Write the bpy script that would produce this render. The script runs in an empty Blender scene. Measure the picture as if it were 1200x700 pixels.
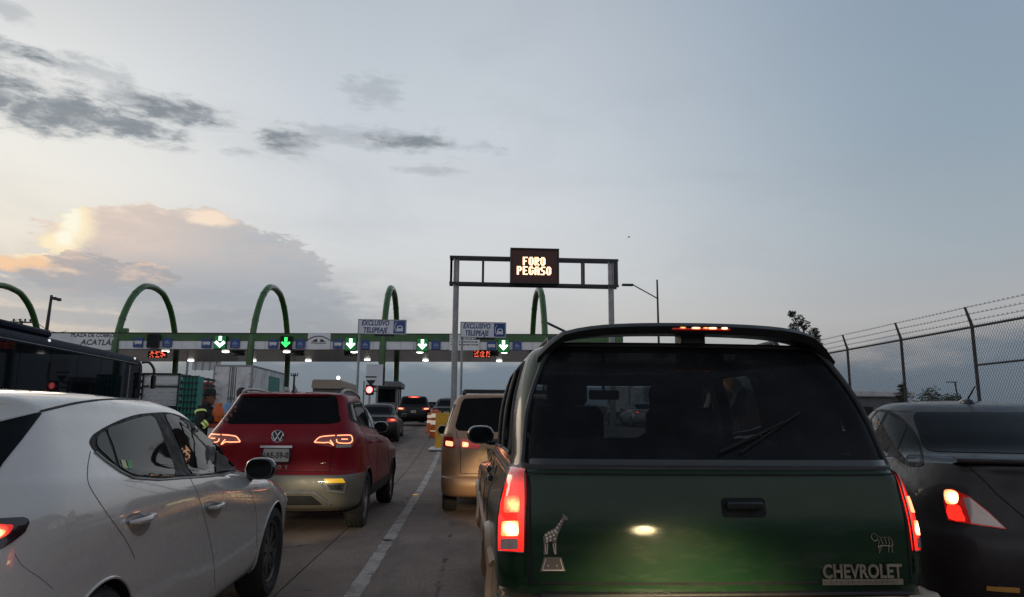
import bpy, bmesh, math, random
from mathutils import Vector, Matrix, geometry
from mathutils.bvhtree import BVHTree

random.seed(7)
SC = bpy.context.scene
COL = SC.collection
PI = math.pi
R = math.radians

# ------------------------------------------------------------------ camera
F_PX, PITCH, ROLL, YAW, CAM_H = 835.6, R(9.672), R(0.458), R(3.6145), 1.32
cp, sp, cy_, sy_ = math.cos(PITCH), math.sin(PITCH), math.cos(YAW), math.sin(YAW)
FW = Vector((sy_ * cp, cy_ * cp, sp))
RT = Vector((cy_, -sy_, 0))
UP = RT.cross(FW)
cr, sr = math.cos(ROLL), math.sin(ROLL)
RT, UP = RT * cr + UP * sr, UP * cr - RT * sr
cam_d = bpy.data.cameras.new('camera')
cam_d.sensor_width = 36
cam_d.sensor_fit = 'HORIZONTAL'
cam_d.lens = F_PX / 1200 * 36
cam_d.clip_start = 0.05
cam_d.clip_end = 8000
cam = bpy.data.objects.new('camera', cam_d)
COL.objects.link(cam)
m = Matrix.Identity(4)
for i in range(3):
    m[i][0], m[i][1], m[i][2] = RT[i], UP[i], -FW[i]
m[0][3], m[1][3], m[2][3] = 0, 0, CAM_H
cam.matrix_world = m
SC.camera = cam
EYE = Vector((0, 0, CAM_H))


def ray(px, py):
    return FW + RT * ((px - 600) / F_PX) + UP * ((350 - py) / F_PX)


def at(px, py, y):
    """world point at depth y that the photograph shows at pixel (px, py)"""
    d = ray(px, py)
    return EYE + d * (y / d.y)


def sm(t):
    t = max(0.0, min(1.0, t))
    return t * t * (3 - 2 * t)


def ground(y):
    return 0.95 * sm((y - 13) / 29) + 0.15 * sm((y - 40) / 14)


def lin(r, g, b):
    def f(c):
        c /= 255.0
        return c / 12.92 if c <= 0.04045 else ((c + 0.055) / 1.055) ** 2.4
    return (f(r), f(g), f(b))


# ------------------------------------------------------------------ world
SC.view_settings.view_transform = 'Standard'
SC.view_settings.look = 'None'
SC.view_settings.exposure = 0.0
SC.view_settings.gamma = 1.0
SC.render.film_transparent = False
SC.cycles.max_bounces = 8
SC.cycles.transparent_max_bounces = 16
SC.cycles.sample_clamp_indirect = 3.0
SC.cycles.caustics_reflective = False
SC.cycles.caustics_refractive = False

SUN_EL, SUN_AZ = 4.0, -40.0      # degrees; azimuth measured clockwise from +Y (the way the road runs)


class Nodes:
    def __init__(s, tree):
        s.t = tree
        s.n = tree.nodes
        s.l = tree.links

    def new(s, typ, **kw):
        n = s.n.new(typ)
        for k, v in kw.items():
            setattr(n, k, v)
        return n

    def put(s, sock, v):
        if isinstance(v, bpy.types.NodeSocket):
            s.l.new(v, sock)
        elif v is not None:
            if sock.type in ('RGBA',) and not isinstance(v, (int, float)) and len(v) == 3:
                v = (*v, 1)
            sock.default_value = v

    def m(s, op, a, b=None, c=None, clamp=False):
        n = s.new('ShaderNodeMath', operation=op, use_clamp=clamp)
        s.put(n.inputs[0], a)
        if b is not None:
            s.put(n.inputs[1], b)
        if c is not None:
            s.put(n.inputs[2], c)
        return n.outputs[0]

    def mix(s, f, a, b, blend='MIX'):
        n = s.new('ShaderNodeMix', data_type='RGBA', blend_type=blend)
        s.put(n.inputs[0], f)
        s.put(n.inputs[6], a)
        s.put(n.inputs[7], b)
        return n.outputs[2]

    def ss(s, x, lo, hi, a=0.0, b=1.0):
        n = s.new('ShaderNodeMapRange', interpolation_type='SMOOTHSTEP')
        s.put(n.inputs[0], x)
        s.put(n.inputs[1], lo)
        s.put(n.inputs[2], hi)
        s.put(n.inputs[3], a)
        s.put(n.inputs[4], b)
        return n.outputs[0]

    def noise(s, vec, scale, detail=4, rough=0.55, dist=0.0):
        n = s.new('ShaderNodeTexNoise')
        if vec is not None:
            s.l.new(vec, n.inputs['Vector'])
        n.inputs['Scale'].default_value = scale
        n.inputs['Detail'].default_value = detail
        n.inputs['Roughness'].default_value = rough
        n.inputs['Distortion'].default_value = dist
        return n.outputs[0]

    def xyz(s, x, y, z):
        n = s.new('ShaderNodeCombineXYZ')
        s.put(n.inputs[0], x)
        s.put(n.inputs[1], y)
        s.put(n.inputs[2], z)
        return n.outputs[0]


def build_world():
    w = bpy.data.worlds.new('World')
    SC.world = w
    w.use_nodes = True
    t = w.node_tree
    t.nodes.clear()
    N = Nodes(t)
    out = N.new('ShaderNodeOutputWorld')
    bg = N.new('ShaderNodeBackground')
    bg.inputs['Strength'].default_value = 0.1
    t.links.new(bg.outputs[0], out.inputs[0])
    sky = N.new('ShaderNodeTexSky', sky_type='NISHITA')
    sky.sun_disc = False
    sky.sun_elevation = R(SUN_EL)
    sky.sun_rotation = R(SUN_AZ)
    sky.dust_density = 3.0
    sky.altitude = 2240
    tc = N.new('ShaderNodeTexCoord')
    sep = N.new('ShaderNodeSeparateXYZ')
    t.links.new(tc.outputs['Generated'], sep.inputs[0])
    X, Y, Z = sep.outputs
    el = N.m('MULTIPLY', N.m('ARCSINE', Z), 180 / PI)
    az = N.m('MULTIPLY', N.m('ARCTAN2', X, Y), 180 / PI)
    D = tc.outputs['Generated']

    def ae(px, py):
        d = ray(px, py).normalized()
        return math.degrees(math.atan2(d.x, d.y)), math.degrees(math.asin(d.z))

    # clear evening sky: colour by height, brighter and warmer towards the set sun
    def ramp(stops):
        rp = N.new('ShaderNodeValToRGB')
        t.links.new(N.m('DIVIDE', N.m('MAXIMUM', el, 0.0), 90.0), rp.inputs[0])
        cr_ = rp.color_ramp
        while len(cr_.elements) < len(stops):
            cr_.elements.new(0.5)
        for e, (p, c) in zip(cr_.elements, stops):
            e.position = p / 90
            e.color = (*lin(*c), 1)
        return rp.outputs[0]
    mid = ramp([(0, (152, 160, 168)), (5, (176, 178, 181)), (7.5, (205, 202, 199)), (11, (215, 216, 216)), (16, (215, 219, 223)),
                (24, (203, 210, 218)), (34, (185, 194, 204)), (60, (120, 132, 148)), (90, (92, 105, 125))])
    left = ramp([(0, (176, 168, 164)), (6, (210, 199, 188)), (10, (241, 231, 215)), (17, (243, 240, 232)), (24, (230, 231, 230)),
                 (34, (186, 190, 195)), (60, (120, 132, 148)), (90, (92, 105, 125))])
    right = ramp([(0, (148, 152, 158)), (5, (168, 165, 165)), (8, (175, 176, 178)), (12, (164, 175, 183)), (20, (149, 167, 182)),
                  (34, (138, 157, 178)), (60, (104, 120, 142)), (90, (92, 105, 125))])
    front_ = N.ss(N.m('ABSOLUTE', az), 165, 70)
    base = N.mix(N.m('MULTIPLY', N.ss(az, -8, -34), front_), mid, left)
    base = N.mix(N.m('MULTIPLY', N.ss(az, 0, 40), front_), base, right)
    # the half of the sky behind the camera is further from the sun and dimmer
    back = N.ss(N.m('ABSOLUTE', az), 40, 120)
    base = N.mix(back, base, N.mix(1.0, base, (0.98, 0.96, 0.97), 'MULTIPLY'))

    mp = N.new('ShaderNodeMapping')
    t.links.new(D, mp.inputs[0])
    mp.inputs['Scale'].default_value = (1, 1, 3.2)
    DS = mp.outputs[0]
    # soft high mottling
    n0 = N.noise(DS, 3.2, 5, 0.6, 0.4)
    base = N.mix(N.ss(n0, 0.42, 0.75, 0.0, 0.16), base, lin(150, 158, 168))

    # slate bank of cloud along the horizon
    nb = N.noise(DS, 5.0, 6, 0.6)
    edge = N.m('ADD', 5.0, N.m('MULTIPLY', N.m('SUBTRACT', nb, 0.5), 9.0))
    bankf = N.ss(el, N.m('ADD', edge, 1.5), N.m('SUBTRACT', edge, 1.5))
    bankc = N.mix(N.ss(el, 0, 6), lin(92, 108, 125), lin(110, 125, 141))
    base = N.mix(N.m('MULTIPLY', bankf, 0.92), base, bankc)
    # grey-blue layers low on the left
    n1 = N.noise(DS, 4.0, 6, 0.62)
    lay = N.m('MULTIPLY', N.m('MULTIPLY', N.ss(el, 4, 7), N.ss(el, 12.5, 9)), N.ss(az, 0, -12))
    base = N.mix(N.m('MULTIPLY', lay, N.ss(n1, 0.36, 0.56, 0.15, 0.85)), base, lin(146, 152, 161))

    def blobs(lst, a, e):
        r = None
        for px, py, rx, ry in lst:
            a0, e0 = ae(px, py)
            a1, _ = ae(px + rx, py)
            _, e1 = ae(px, py - ry)
            da = N.m('DIVIDE', N.m('SUBTRACT', a, a0), abs(a1 - a0))
            de = N.m('DIVIDE', N.m('SUBTRACT', e, e0), abs(e1 - e0))
            q = N.m('SUBTRACT', 1.0, N.m('SQRT', N.m('ADD', N.m('MULTIPLY', da, da), N.m('MULTIPLY', de, de))))
            r = q if r is None else N.m('MAXIMUM', r, q)
        return r

    # dark ragged streaks, upper left
    n2 = N.noise(DS, 8.0, 8, 0.64, 0.5)
    n2b = N.noise(DS, 30.0, 6, 0.62, 0.3)
    rag = N.m('ADD', N.m('MULTIPLY', N.m('SUBTRACT', n2, 0.5), 2.0), N.m('MULTIPLY', N.m('SUBTRACT', n2b, 0.5), 1.8))
    st = blobs([(-10, 98, 120, 52), (70, 128, 130, 38), (150, 148, 80, 24), (215, 131, 95, 20), (330, 162, 38, 18), (480, 166, 70, 9), (-10, 55, 95, 20)], az, el)
    den = N.m('ADD', st, rag)
    wk = N.m('ADD', blobs([(440, 108, 50, 26), (500, 200, 80, 10), (285, 178, 30, 9), (390, 155, 60, 10), (340, 168, 50, 24), (470, 164, 125, 17), (540, 172, 60, 8), (110, 85, 60, 20), (5, 12, 40, 14), (130, 110, 80, 20)], az, el), N.m('MULTIPLY', rag, 1.25))
    stc = N.mix(N.ss(N.m('ADD', den, N.m('MULTIPLY', N.m('SUBTRACT', n2b, .5), 1.2)), 0.1, 1.1), lin(174, 179, 183), lin(132, 140, 147))
    op = N.m('MULTIPLY', N.ss(den, -0.15, 0.75, 0, 0.95), N.ss(n2b, 0.2, 0.6, 0.72, 1.0))
    base = N.mix(N.ss(wk, 0.0, 0.9, 0, 0.42), base, lin(150, 157, 164))
    base = N.mix(op, base, stc)

    # the big cumulus low on the left, edge lit by the sun behind it
    nc1 = N.noise(DS, 8.0, 8, 0.58, 0.2)
    nc2 = N.noise(DS, 24.0, 7, 0.58, 0.1)
    nc3 = N.noise(DS, 60.0, 5, 0.55, 0.0)
    wob = N.m('ADD', N.m('ADD', N.m('MULTIPLY', N.m('SUBTRACT', nc1, 0.5), 0.9), N.m('MULTIPLY', N.m('SUBTRACT', nc2, 0.5), 0.7)), N.m('MULTIPLY', N.m('SUBTRACT', nc3, 0.5), 0.6))
    cl = [(190, 300, 140, 58), (112, 276, 46, 38), (285, 302, 95, 40), (330, 318, 60, 26), (40, 315, 75, 20), (190, 335, 220, 28), (235, 272, 75, 28), (160, 285, 90, 45), (30, 318, 70, 16)]
    dn = N.m('ADD', blobs(cl, az, el), wob)
    cmask = N.ss(dn, 0.0, 0.17)
    body = N.mix(N.ss(az, -27, -15), lin(224, 205, 193), lin(182, 186, 191))
    body = N.mix(N.ss(nc2, 0.35, 0.62, 0, 0.4), body, lin(204, 193, 188))
    body = N.mix(N.ss(el, 12.6, 9.6, 0, 0.85), body, lin(168, 173, 181))
    rimf = N.ss(dn, 0.45, 0.02)
    body = N.mix(N.m('MULTIPLY', rimf, N.ss(az, -12, -26, 0, 0.5)), body, lin(243, 226, 208))

    def glow(lst, lo, hi, k=1.0):
        return N.ss(N.m('ADD', blobs(lst, az, el), N.m('MULTIPLY', wob, k)), lo, hi)
    bill = glow([(105, 318, 62, 22), (160, 322, 50, 16), (60, 322, 50, 15)], 0.0, 0.12, 1.2)
    bsh = N.mix(N.ss(N.m('ADD', N.m('MULTIPLY', el, 0.28), N.m('MULTIPLY', N.m('SUBTRACT', nc2, .5), 4.5)), 2.6, 3.9), lin(168, 166, 170), lin(232, 204, 184))
    cloud = N.mix(glow([(90, 262, 30, 34), (68, 286, 34, 20), (35, 300, 45, 14)], -0.05, 0.7), body, lin(255, 238, 202))
    cloud = N.mix(glow([(84, 260, 17, 26), (76, 278, 15, 14)], 0.0, 0.7, .6), cloud, (1.0, 0.96, 0.78))
    cloud = N.mix(glow([(248, 256, 40, 12)], 0.0, 0.7), cloud, lin(250, 228, 206))
    cloud = N.mix(N.m('MULTIPLY', bill, 0.9), cloud, bsh)
    cloud = N.mix(glow([(5, 308, 50, 15), (40, 306, 34, 10)], 0.0, 0.6, 1.2), cloud, lin(244, 202, 164))
    base = N.mix(cmask, base, cloud)
    # blue-grey bar across its foot
    bar = glow([(40, 332, 120, 10), (220, 356, 360, 24), (120, 375, 300, 12)], 0.0, 0.6, 0.9)
    base = N.mix(N.m('MULTIPLY', bar, 0.7), base, lin(160, 166, 174))
    # pink gaps under it
    gap = N.m('MULTIPLY', N.m('MULTIPLY', N.ss(az, -26, -34), N.m('MULTIPLY', N.ss(el, 7.5, 9), N.ss(el, 11.5, 10))), N.ss(nc1, 0.52, 0.6))
    base = N.mix(N.m('MULTIPLY', gap, 0.7), base, lin(222, 180, 164))
    # below the horizon
    base = N.mix(N.ss(el, -0.5, -3), base, (0.03, 0.032, 0.035))
    # colours are radiance; the background strength is 0.1
    scaled = N.mix(1.0, base, (10, 10, 10), 'MULTIPLY')
    fin = N.mix(0.06, scaled, sky.outputs[0])
    t.links.new(fin, bg.inputs['Color'])


build_world()
sun_d = bpy.data.lights.new('sun', 'SUN')
sun_d.energy = 0.5
sun_d.angle = R(25)
sun_d.color = (1.0, 0.80, 0.62)
sun = bpy.data.objects.new('sun', sun_d)
COL.objects.link(sun)
sd = Vector((math.sin(R(SUN_AZ)) * math.cos(R(SUN_EL)), math.cos(R(SUN_AZ)) * math.cos(R(SUN_EL)), math.sin(R(SUN_EL))))
sun.rotation_euler = sd.to_track_quat('Z', 'Y').to_euler()
sun.location = (-30, 40, 30)

# ------------------------------------------------------------------ materials
MATS = {}


def pmat(name, col, rough=0.5, metal=0.0, coat=0.0, emit=None, es=0.0, var=0.12, scale=6.0, bump=0.0, bscale=60, spec=0.5, dirt=None, coord='Object', coat_rough=0.04, ior=1.5):
    if name in MATS:
        return MATS[name]
    mt = bpy.data.materials.new(name)
    mt.use_nodes = True
    t = mt.node_tree
    N = Nodes(t)
    b = t.nodes['Principled BSDF']
    tc = N.new('ShaderNodeTexCoord')
    V = tc.outputs[coord]
    n = N.noise(V, scale, 5, 0.6)
    c = N.mix(N.ss(n, 0.3, 0.7), tuple(x * (1 - var) for x in col), tuple(min(1, x * (1 + var)) for x in col))
    rg = N.ss(N.noise(V, scale * 2.3, 4, 0.6), 0.3, 0.7, max(0, rough * 0.85), min(1, rough * 1.2))
    if dirt:
        dc, amt, dsc = dirt
        dm = N.ss(N.noise(V, dsc, 6, 0.65), 0.45, 0.7, 0, amt)
        c = N.mix(dm, c, dc)
        rg = N.m('ADD', rg, N.m('MULTIPLY', dm, 0.3), clamp=True)
    t.links.new(c, b.inputs['Base Color'])
    t.links.new(rg, b.inputs['Roughness'])
    b.inputs['Metallic'].default_value = metal
    b.inputs['Coat Weight'].default_value = coat
    b.inputs['Coat Roughness'].default_value = coat_rough
    b.inputs['IOR'].default_value = ior
    b.inputs['Coat IOR'].default_value = ior
    b.inputs['Specular IOR Level'].default_value = spec
    if emit:
        b.inputs['Emission Color'].default_value = (*emit, 1)
        b.inputs['Emission Strength'].default_value = es
    if bump:
        bp = N.new('ShaderNodeBump')
        bp.inputs['Strength'].default_value = bump
        bp.inputs['Distance'].default_value = 0.01
        t.links.new(N.noise(V, bscale, 5, 0.65), bp.inputs['Height'])
        t.links.new(bp.outputs[0], b.inputs['Normal'])
    MATS[name] = mt
    return mt


def glass(name, tint, refl=1.0, rough=0.02, haze=0.0):
    mt = bpy.data.materials.new(name)
    mt.use_nodes = True
    t = mt.node_tree
    t.nodes.clear()
    N = Nodes(t)
    o = N.new('ShaderNodeOutputMaterial')
    tr = N.new('ShaderNodeBsdfTransparent')
    tr.inputs[0].default_value = (*tint, 1)
    gl = N.new('ShaderNodeBsdfGlossy')
    gl.inputs['Roughness'].default_value = rough
    fr = N.new('ShaderNodeFresnel')
    fr.inputs[0].default_value = 1.5
    tc = N.new('ShaderNodeTexCoord')
    dust = N.ss(N.noise(tc.outputs['Object'], 3.0, 6, 0.65), 0.45, 0.75, 0, 0.012)
    f = N.m('ADD', N.m('MULTIPLY', fr.outputs[0], refl), dust, clamp=True)
    df = N.new('ShaderNodeBsdfDiffuse')
    df.inputs[0].default_value = (.30, .32, .36, 1)
    hz = N.new('ShaderNodeMixShader')
    t.links.new(N.ss(N.noise(tc.outputs['Object'], 2.2, 5, .6), .35, .7, haze * .5, haze * 1.3), hz.inputs[0])
    t.links.new(tr.outputs[0], hz.inputs[1])
    t.links.new(df.outputs[0], hz.inputs[2])
    mx = N.new('ShaderNodeMixShader')
    t.links.new(f, mx.inputs[0])
    t.links.new(hz.outputs[0], mx.inputs[1])
    t.links.new(gl.outputs[0], mx.inputs[2])
    t.links.new(mx.outputs[0], o.inputs[0])
    MATS[name] = mt
    return mt


DUST = (0.16, 0.14, 0.12)
M_trimblack = pmat('matt_black_trim', (0.008, 0.008, 0.008), 0.6, spec=0.2)
M_white = pmat('white_car_paint', (0.56, 0.52, 0.485), 0.28, 0.0, 1.0, var=0.015, ior=1.6, coat_rough=.03)
M_red = pmat('dark_red_car_paint', (0.19, 0.003, 0.010), 0.42, 0.0, 0.2, var=0.05, spec=0.3, ior=1.35, dirt=(DUST, 0.06, 2.0))
M_green = pmat('dark_green_car_paint', (0.0065, 0.026, 0.0105), 0.42, 0.0, 0.8, var=0.10, scale=2.5, dirt=((0.035, 0.045, 0.03), 0.22, 1.6), coat_rough=0.085, spec=0.2, ior=1.34)
t_ = M_green.node_tree
N_ = Nodes(t_)
tc_ = N_.new('ShaderNodeTexCoord')
mp_ = N_.new('ShaderNodeMapping')
mp_.inputs['Scale'].default_value = (1.2, 1.2, 5.0)
t_.links.new(tc_.outputs['Object'], mp_.inputs[0])
b_ = t_.nodes['Principled BSDF']
dust_ = N_.ss(N_.noise(mp_.outputs[0], 3.2, 7, .68), .48, .72, 0, .30)
sep_ = N_.new('ShaderNodeSeparateXYZ')
t_.links.new(tc_.outputs['Object'], sep_.inputs[0])
dust_ = N_.m('MULTIPLY', dust_, N_.ss(sep_.outputs[2], 1.15, .65, .45, 1.0))
scr_ = N_.ss(N_.noise(mp_.outputs[0], 46, 3, .5), .70, .74, 0, .4)
old_ = b_.inputs['Base Color'].links[0].from_socket
t_.links.new(N_.mix(N_.m('MAXIMUM', dust_, scr_), old_, (.060, .062, .045)), b_.inputs['Base Color'])
oldr_ = b_.inputs['Roughness'].links[0].from_socket
t_.links.new(N_.m('ADD', .09, N_.m('MULTIPLY', dust_, .35)), b_.inputs['Coat Roughness'])
M_gold = pmat('gold_beige_car_paint', (0.30, 0.175, 0.095), 0.40, 0.15, 0.3, var=0.05, dirt=(DUST, 0.18, 2.4), coat_rough=0.1)
M_clad = pmat('bronze_cladding_paint', (0.25, 0.15, 0.075), 0.4, 0.4, 0.5, var=0.06, dirt=(DUST, 0.2, 3), coat_rough=0.15)
M_grey = pmat('dark_grey_car_paint', (0.026, 0.020, 0.021), 0.45, 0.0, 0.35, var=0.04, dirt=(DUST, 0.10, 2.1), ior=1.33)
M_blackp = pmat('black_car_paint', (0.010, 0.010, 0.012), 0.35, 0.0, 0.3, var=0.1, dirt=(DUST, 0.05, 2), ior=1.3)
M_silver = pmat('silver_car_paint', (0.33, 0.34, 0.35), 0.35, 0.4, 0.8, var=0.05)
M_bluep = pmat('deep_blue_bus_paint', (0.008, 0.012, 0.026), 0.6, 0.0, 0.0, var=0.1, spec=0.5, ior=1.2, dirt=(DUST, 0.06, 1), coat_rough=.2)
M_bumper = pmat('grey_plastic_bumper', (0.15, 0.14, 0.115), 0.45, 0.2, 0.2, var=0.06, dirt=(DUST, 0.25, 3))
M_plastic = pmat('black_plastic', (0.018, 0.018, 0.019), 0.5, var=0.15, bump=0.1, bscale=200)
M_gloss = pmat('gloss_black_trim', (0.01, 0.01, 0.011), 0.15, 0, 0.6)
M_gap = pmat('dark_gap', (0.006, 0.006, 0.006), 0.8)
M_rubber = pmat('tyre_rubber', (0.022, 0.021, 0.021), 0.8, var=0.2, bump=0.25, bscale=40, dirt=((0.09, 0.08, 0.07), 0.4, 5))
M_alloy = pmat('alloy_rim', (0.33, 0.32, 0.31), 0.35, 0.8, var=0.1, dirt=((0.08, 0.07, 0.06), 0.4, 8))
M_chrome = pmat('chrome_trim', (0.6, 0.6, 0.6), 0.15, 1.0, var=0.05)
M_dglass = pmat('dark_car_glass', (0.006, 0.007, 0.008), 0.05, 0, 0, var=0.1, spec=0.5, ior=1.14, dirt=((0.02, 0.02, 0.02), 0.2, 2))
M_sideglass = pmat('tinted_side_glass', (0.007, 0.010, 0.010), 0.02, 0, 0, var=0.2, spec=0.5, ior=1.19)
M_busglass = pmat('bus_side_glass', (0.006, 0.008, 0.010), 0.03, 0, 0, var=0.2, spec=0.5, ior=1.17)
G_rear = glass('smoked_rear_glass', (0.31, 0.36, 0.395), 0.16, haze=.035)
G_side = glass('clear_side_glass', (0.42, 0.45, 0.45), 1.0)
M_lens = pmat('red_lamp_lens', (0.30, 0.008, 0.008), 0.12, 0, 1.0, emit=(1.0, 0.02, 0.012), es=0.16)
M_lensdim = pmat('dim_red_lamp_lens', (0.20, 0.008, 0.008), 0.12, 0, 1.0, emit=(1.0, 0.02, 0.012), es=0.03)  # faint red glow put into the lens, even where the lamp is off
M_lensglow = pmat('bright_red_lamp_lens', (0.35, 0.01, 0.008), 0.12, 0, 1.0, emit=(1.0, 0.016, 0.009), es=2.2)


def lamp_glow_mat(name, centres, spread, base, hot, k):
    """lens lit from inside by bulbs at the given heights (object z)"""
    mt = pmat(name, base, 0.12, 0, 1.0, emit=(1, .016, .009), es=1.0, coat_rough=.03)
    t = mt.node_tree
    N = Nodes(t)
    tc = N.new('ShaderNodeTexCoord')
    sp_ = N.new('ShaderNodeSeparateXYZ')
    t.links.new(tc.outputs['Object'], sp_.inputs[0])
    f = None
    for c in centres:
        g = N.ss(N.m('ABSOLUTE', N.m('SUBTRACT', sp_.outputs[2], c)), spread, 0.0)
        f = g if f is None else N.m('MAXIMUM', f, g)
    nz = N.noise(tc.outputs['Object'], 90, 2, .5)
    f = N.m('MULTIPLY', f, N.m('ADD', .75, N.m('MULTIPLY', nz, .5)))
    t.links.new(N.m('ADD', k * .10, N.m('MULTIPLY', f, k)), t.nodes['Principled BSDF'].inputs['Emission Strength'])
    return mt


M_bzlens = lamp_glow_mat('suv_lamp_lens', (.98, .89), .13, (.34, .01, .008), None, 2.6)
M_hot = pmat('lit_brake_lamp', (0.8, 0.3, 0.2), 0.3, emit=(1.0, 0.40, 0.12), es=2.0, var=0.3, scale=40)
M_hotter = pmat('lit_brake_lamp_core', (0.9, 0.5, 0.3), 0.3, emit=(1.0, 0.62, 0.26), es=3.2, var=0.3, scale=40)
M_hotred = pmat('lit_red_led', (0.8, 0.05, 0.04), 0.3, emit=(1.0, 0.10, 0.05), es=2.2)


def bulb_falloff(mt, edge, core, ke, kc, ribs=0.0):
    """lamp window brightest over its bulb, dimmer and redder towards its rim, with lens ribs"""
    t = mt.node_tree
    N = Nodes(t)
    tc = N.new('ShaderNodeTexCoord')
    vm = N.new('ShaderNodeVectorMath', operation='SUBTRACT')
    t.links.new(tc.outputs['Generated'], vm.inputs[0])
    vm.inputs[1].default_value = (.5, .5, .5)
    s_ = N.new('ShaderNodeSeparateXYZ')
    t.links.new(vm.outputs[0], s_.inputs[0])
    d = N.m('SQRT', N.m('ADD', N.m('MULTIPLY', s_.outputs[0], s_.outputs[0]), N.m('MULTIPLY', s_.outputs[2], s_.outputs[2])))
    d = N.m('ADD', d, N.m('MULTIPLY', N.m('SUBTRACT', N.noise(tc.outputs['Object'], 70, 3, .6), .5), .35))
    f = N.ss(d, 0.55, 0.08)
    rb = N.m('ADD', 1 - ribs, N.m('MULTIPLY', ribs, N.m('SINE', N.m('MULTIPLY', s_.outputs[2], 60))))
    b = t.nodes['Principled BSDF']
    t.links.new(N.mix(f, edge, core), b.inputs['Emission Color'])
    t.links.new(N.m('MULTIPLY', N.m('ADD', ke, N.m('MULTIPLY', f, kc)), rb), b.inputs['Emission Strength'])


bulb_falloff(M_hot, (1.0, .10, .03), (1.0, .55, .18), .75, 1.6, .18)
bulb_falloff(M_hotter, (1.0, .26, .07), (1.0, .74, .38), 2.0, 5.5, .15)
bulb_falloff(M_hotred, (1.0, .03, .015), (1.0, .22, .12), .5, 2.2, .1)
M_led = pmat('lit_orange_led', (0.8, 0.25, 0.1), 0.3, emit=(1.0, 0.34, 0.16), es=2.2)
M_amber = pmat('amber_reflector', (0.8, 0.45, 0.03), 0.25, 0, 0.8, emit=(1.0, 0.55, 0.03), es=0.45)  # emission imitates light caught by the reflector
M_clear = pmat('clear_lamp_lens', (0.48, 0.37, 0.33), 0.18, 0.2, 1.0)
M_plate = pmat('white_plate', (0.36, 0.345, 0.32), 0.45, var=0.05)
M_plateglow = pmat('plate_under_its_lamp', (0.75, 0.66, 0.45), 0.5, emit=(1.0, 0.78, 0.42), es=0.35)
M_ink = pmat('dark_print', (0.02, 0.02, 0.025), 0.6)
M_badge = pmat('badge_metal', (0.42, 0.36, 0.28), 0.3, 0.9)
M_seat = pmat('dark_seat_cloth', (0.030, 0.030, 0.032), 0.9, var=0.2)
M_skin = pmat('brown_skin', (0.21, 0.105, 0.065), 0.55, var=0.1)
M_hair = pmat('black_hair', (0.010, 0.009, 0.009), 0.6, var=0.3)
M_navy = pmat('dark_jacket_cloth', (0.012, 0.014, 0.018), 0.85, var=0.2)
M_sky = pmat('light_blue_shirt_cloth', (0.16, 0.29, 0.48), 0.8, var=0.15)
M_jeans = pmat('dark_trousers_cloth', (0.02, 0.025, 0.04), 0.85, var=0.2)
M_hivis = pmat('reflective_strip', (0.62, 0.72, 0.22), 0.4, emit=(0.6, 0.75, 0.2), es=0.12)  # low emission stands in for light the strip throws back
M_orange = pmat('orange_plastic', (0.62, 0.12, 0.02), 0.5, var=0.15)
M_redbox = pmat('red_plastic', (0.30, 0.03, 0.025), 0.5, var=0.1)
M_whitep = pmat('white_painted_metal', (0.60, 0.60, 0.60), 0.45, var=0.06, dirt=((0.2, 0.19, 0.17), 0.35, 1.5))
M_whitebox = pmat('white_box_panel', (0.72, 0.71, 0.72), 0.5, var=0.05, dirt=((0.22, 0.21, 0.2), 0.5, 1.1))
M_steel = pmat('galvanised_steel', (0.30, 0.30, 0.31), 0.5, 0.5, var=0.15, scale=3)
M_dsteel = pmat('dark_steel', (0.045, 0.045, 0.048), 0.5, 0.4, var=0.2, scale=3)
M_wire = pmat('weathered_wire', (0.075, 0.073, 0.072), 0.6, 0.5, var=0.2, scale=3)
M_gsteel = pmat('green_painted_steel', (0.035, 0.115, 0.022), 0.4, 0.0, 0.3, var=0.12, scale=1.2, dirt=((0.03, 0.05, 0.03), 0.5, 0.7))
M_fascia = pmat('pale_grey_fascia', (0.80, 0.79, 0.81), 0.5, 0.1, 0.2, var=0.04, scale=0.6, dirt=((0.25, 0.25, 0.25), 0.3, 0.5))
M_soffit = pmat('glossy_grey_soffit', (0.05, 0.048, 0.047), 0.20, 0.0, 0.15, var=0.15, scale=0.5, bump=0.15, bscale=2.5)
M_roofg = pmat('dark_roof_sheet', (0.03, 0.06, 0.03), 0.5)
M_sign = pmat('pale_sign_sheet', (0.70, 0.71, 0.76), 0.4, 0.05, 0.2, var=0.03, scale=1)
M_blue = pmat('blue_sign_sheet', (0.016, 0.055, 0.22), 0.4, 0, 0.3, var=0.08, scale=2)
M_bluetxt = pmat('blue_sign_letters', (0.02, 0.045, 0.18), 0.5)
M_whitetxt = pmat('white_sign_mark', (0.7, 0.7, 0.7), 0.5)
M_sigbox = pmat('signal_housing', (0.004, 0.022, 0.010), 0.5)
M_arrow = pmat('lit_white_arrow', (0.8, 0.95, 0.85), 0.4, emit=(0.80, 1.0, 0.90), es=2.2)
M_arrowg = pmat('lit_green_arrow', (0.1, 0.9, 0.2), 0.4, emit=(0.04, 1.0, 0.16), es=1.3)
M_halo = pmat('lit_green_face', (0.01, 0.12, 0.03), 0.5, emit=(0.01, 0.35, 0.07), es=0.22)
M_redled = pmat('lit_red_marks', (0.9, 0.1, 0.05), 0.4, emit=(1.0, 0.13, 0.06), es=1.5)
M_vms = pmat('message_board_face', (0.015, 0.008, 0.008), 0.45, emit=(1.0, 0.12, 0.04), es=0.012)
M_vmstxt = pmat('lit_orange_letters', (1, 0.5, 0.3), 0.4, emit=(1.0, 0.60, 0.36), es=2.6)
M_lampw = pmat('lit_white_lamp', (1, 1, 0.95), 0.4, emit=(1.0, 0.97, 0.88), es=4.0)
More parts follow.
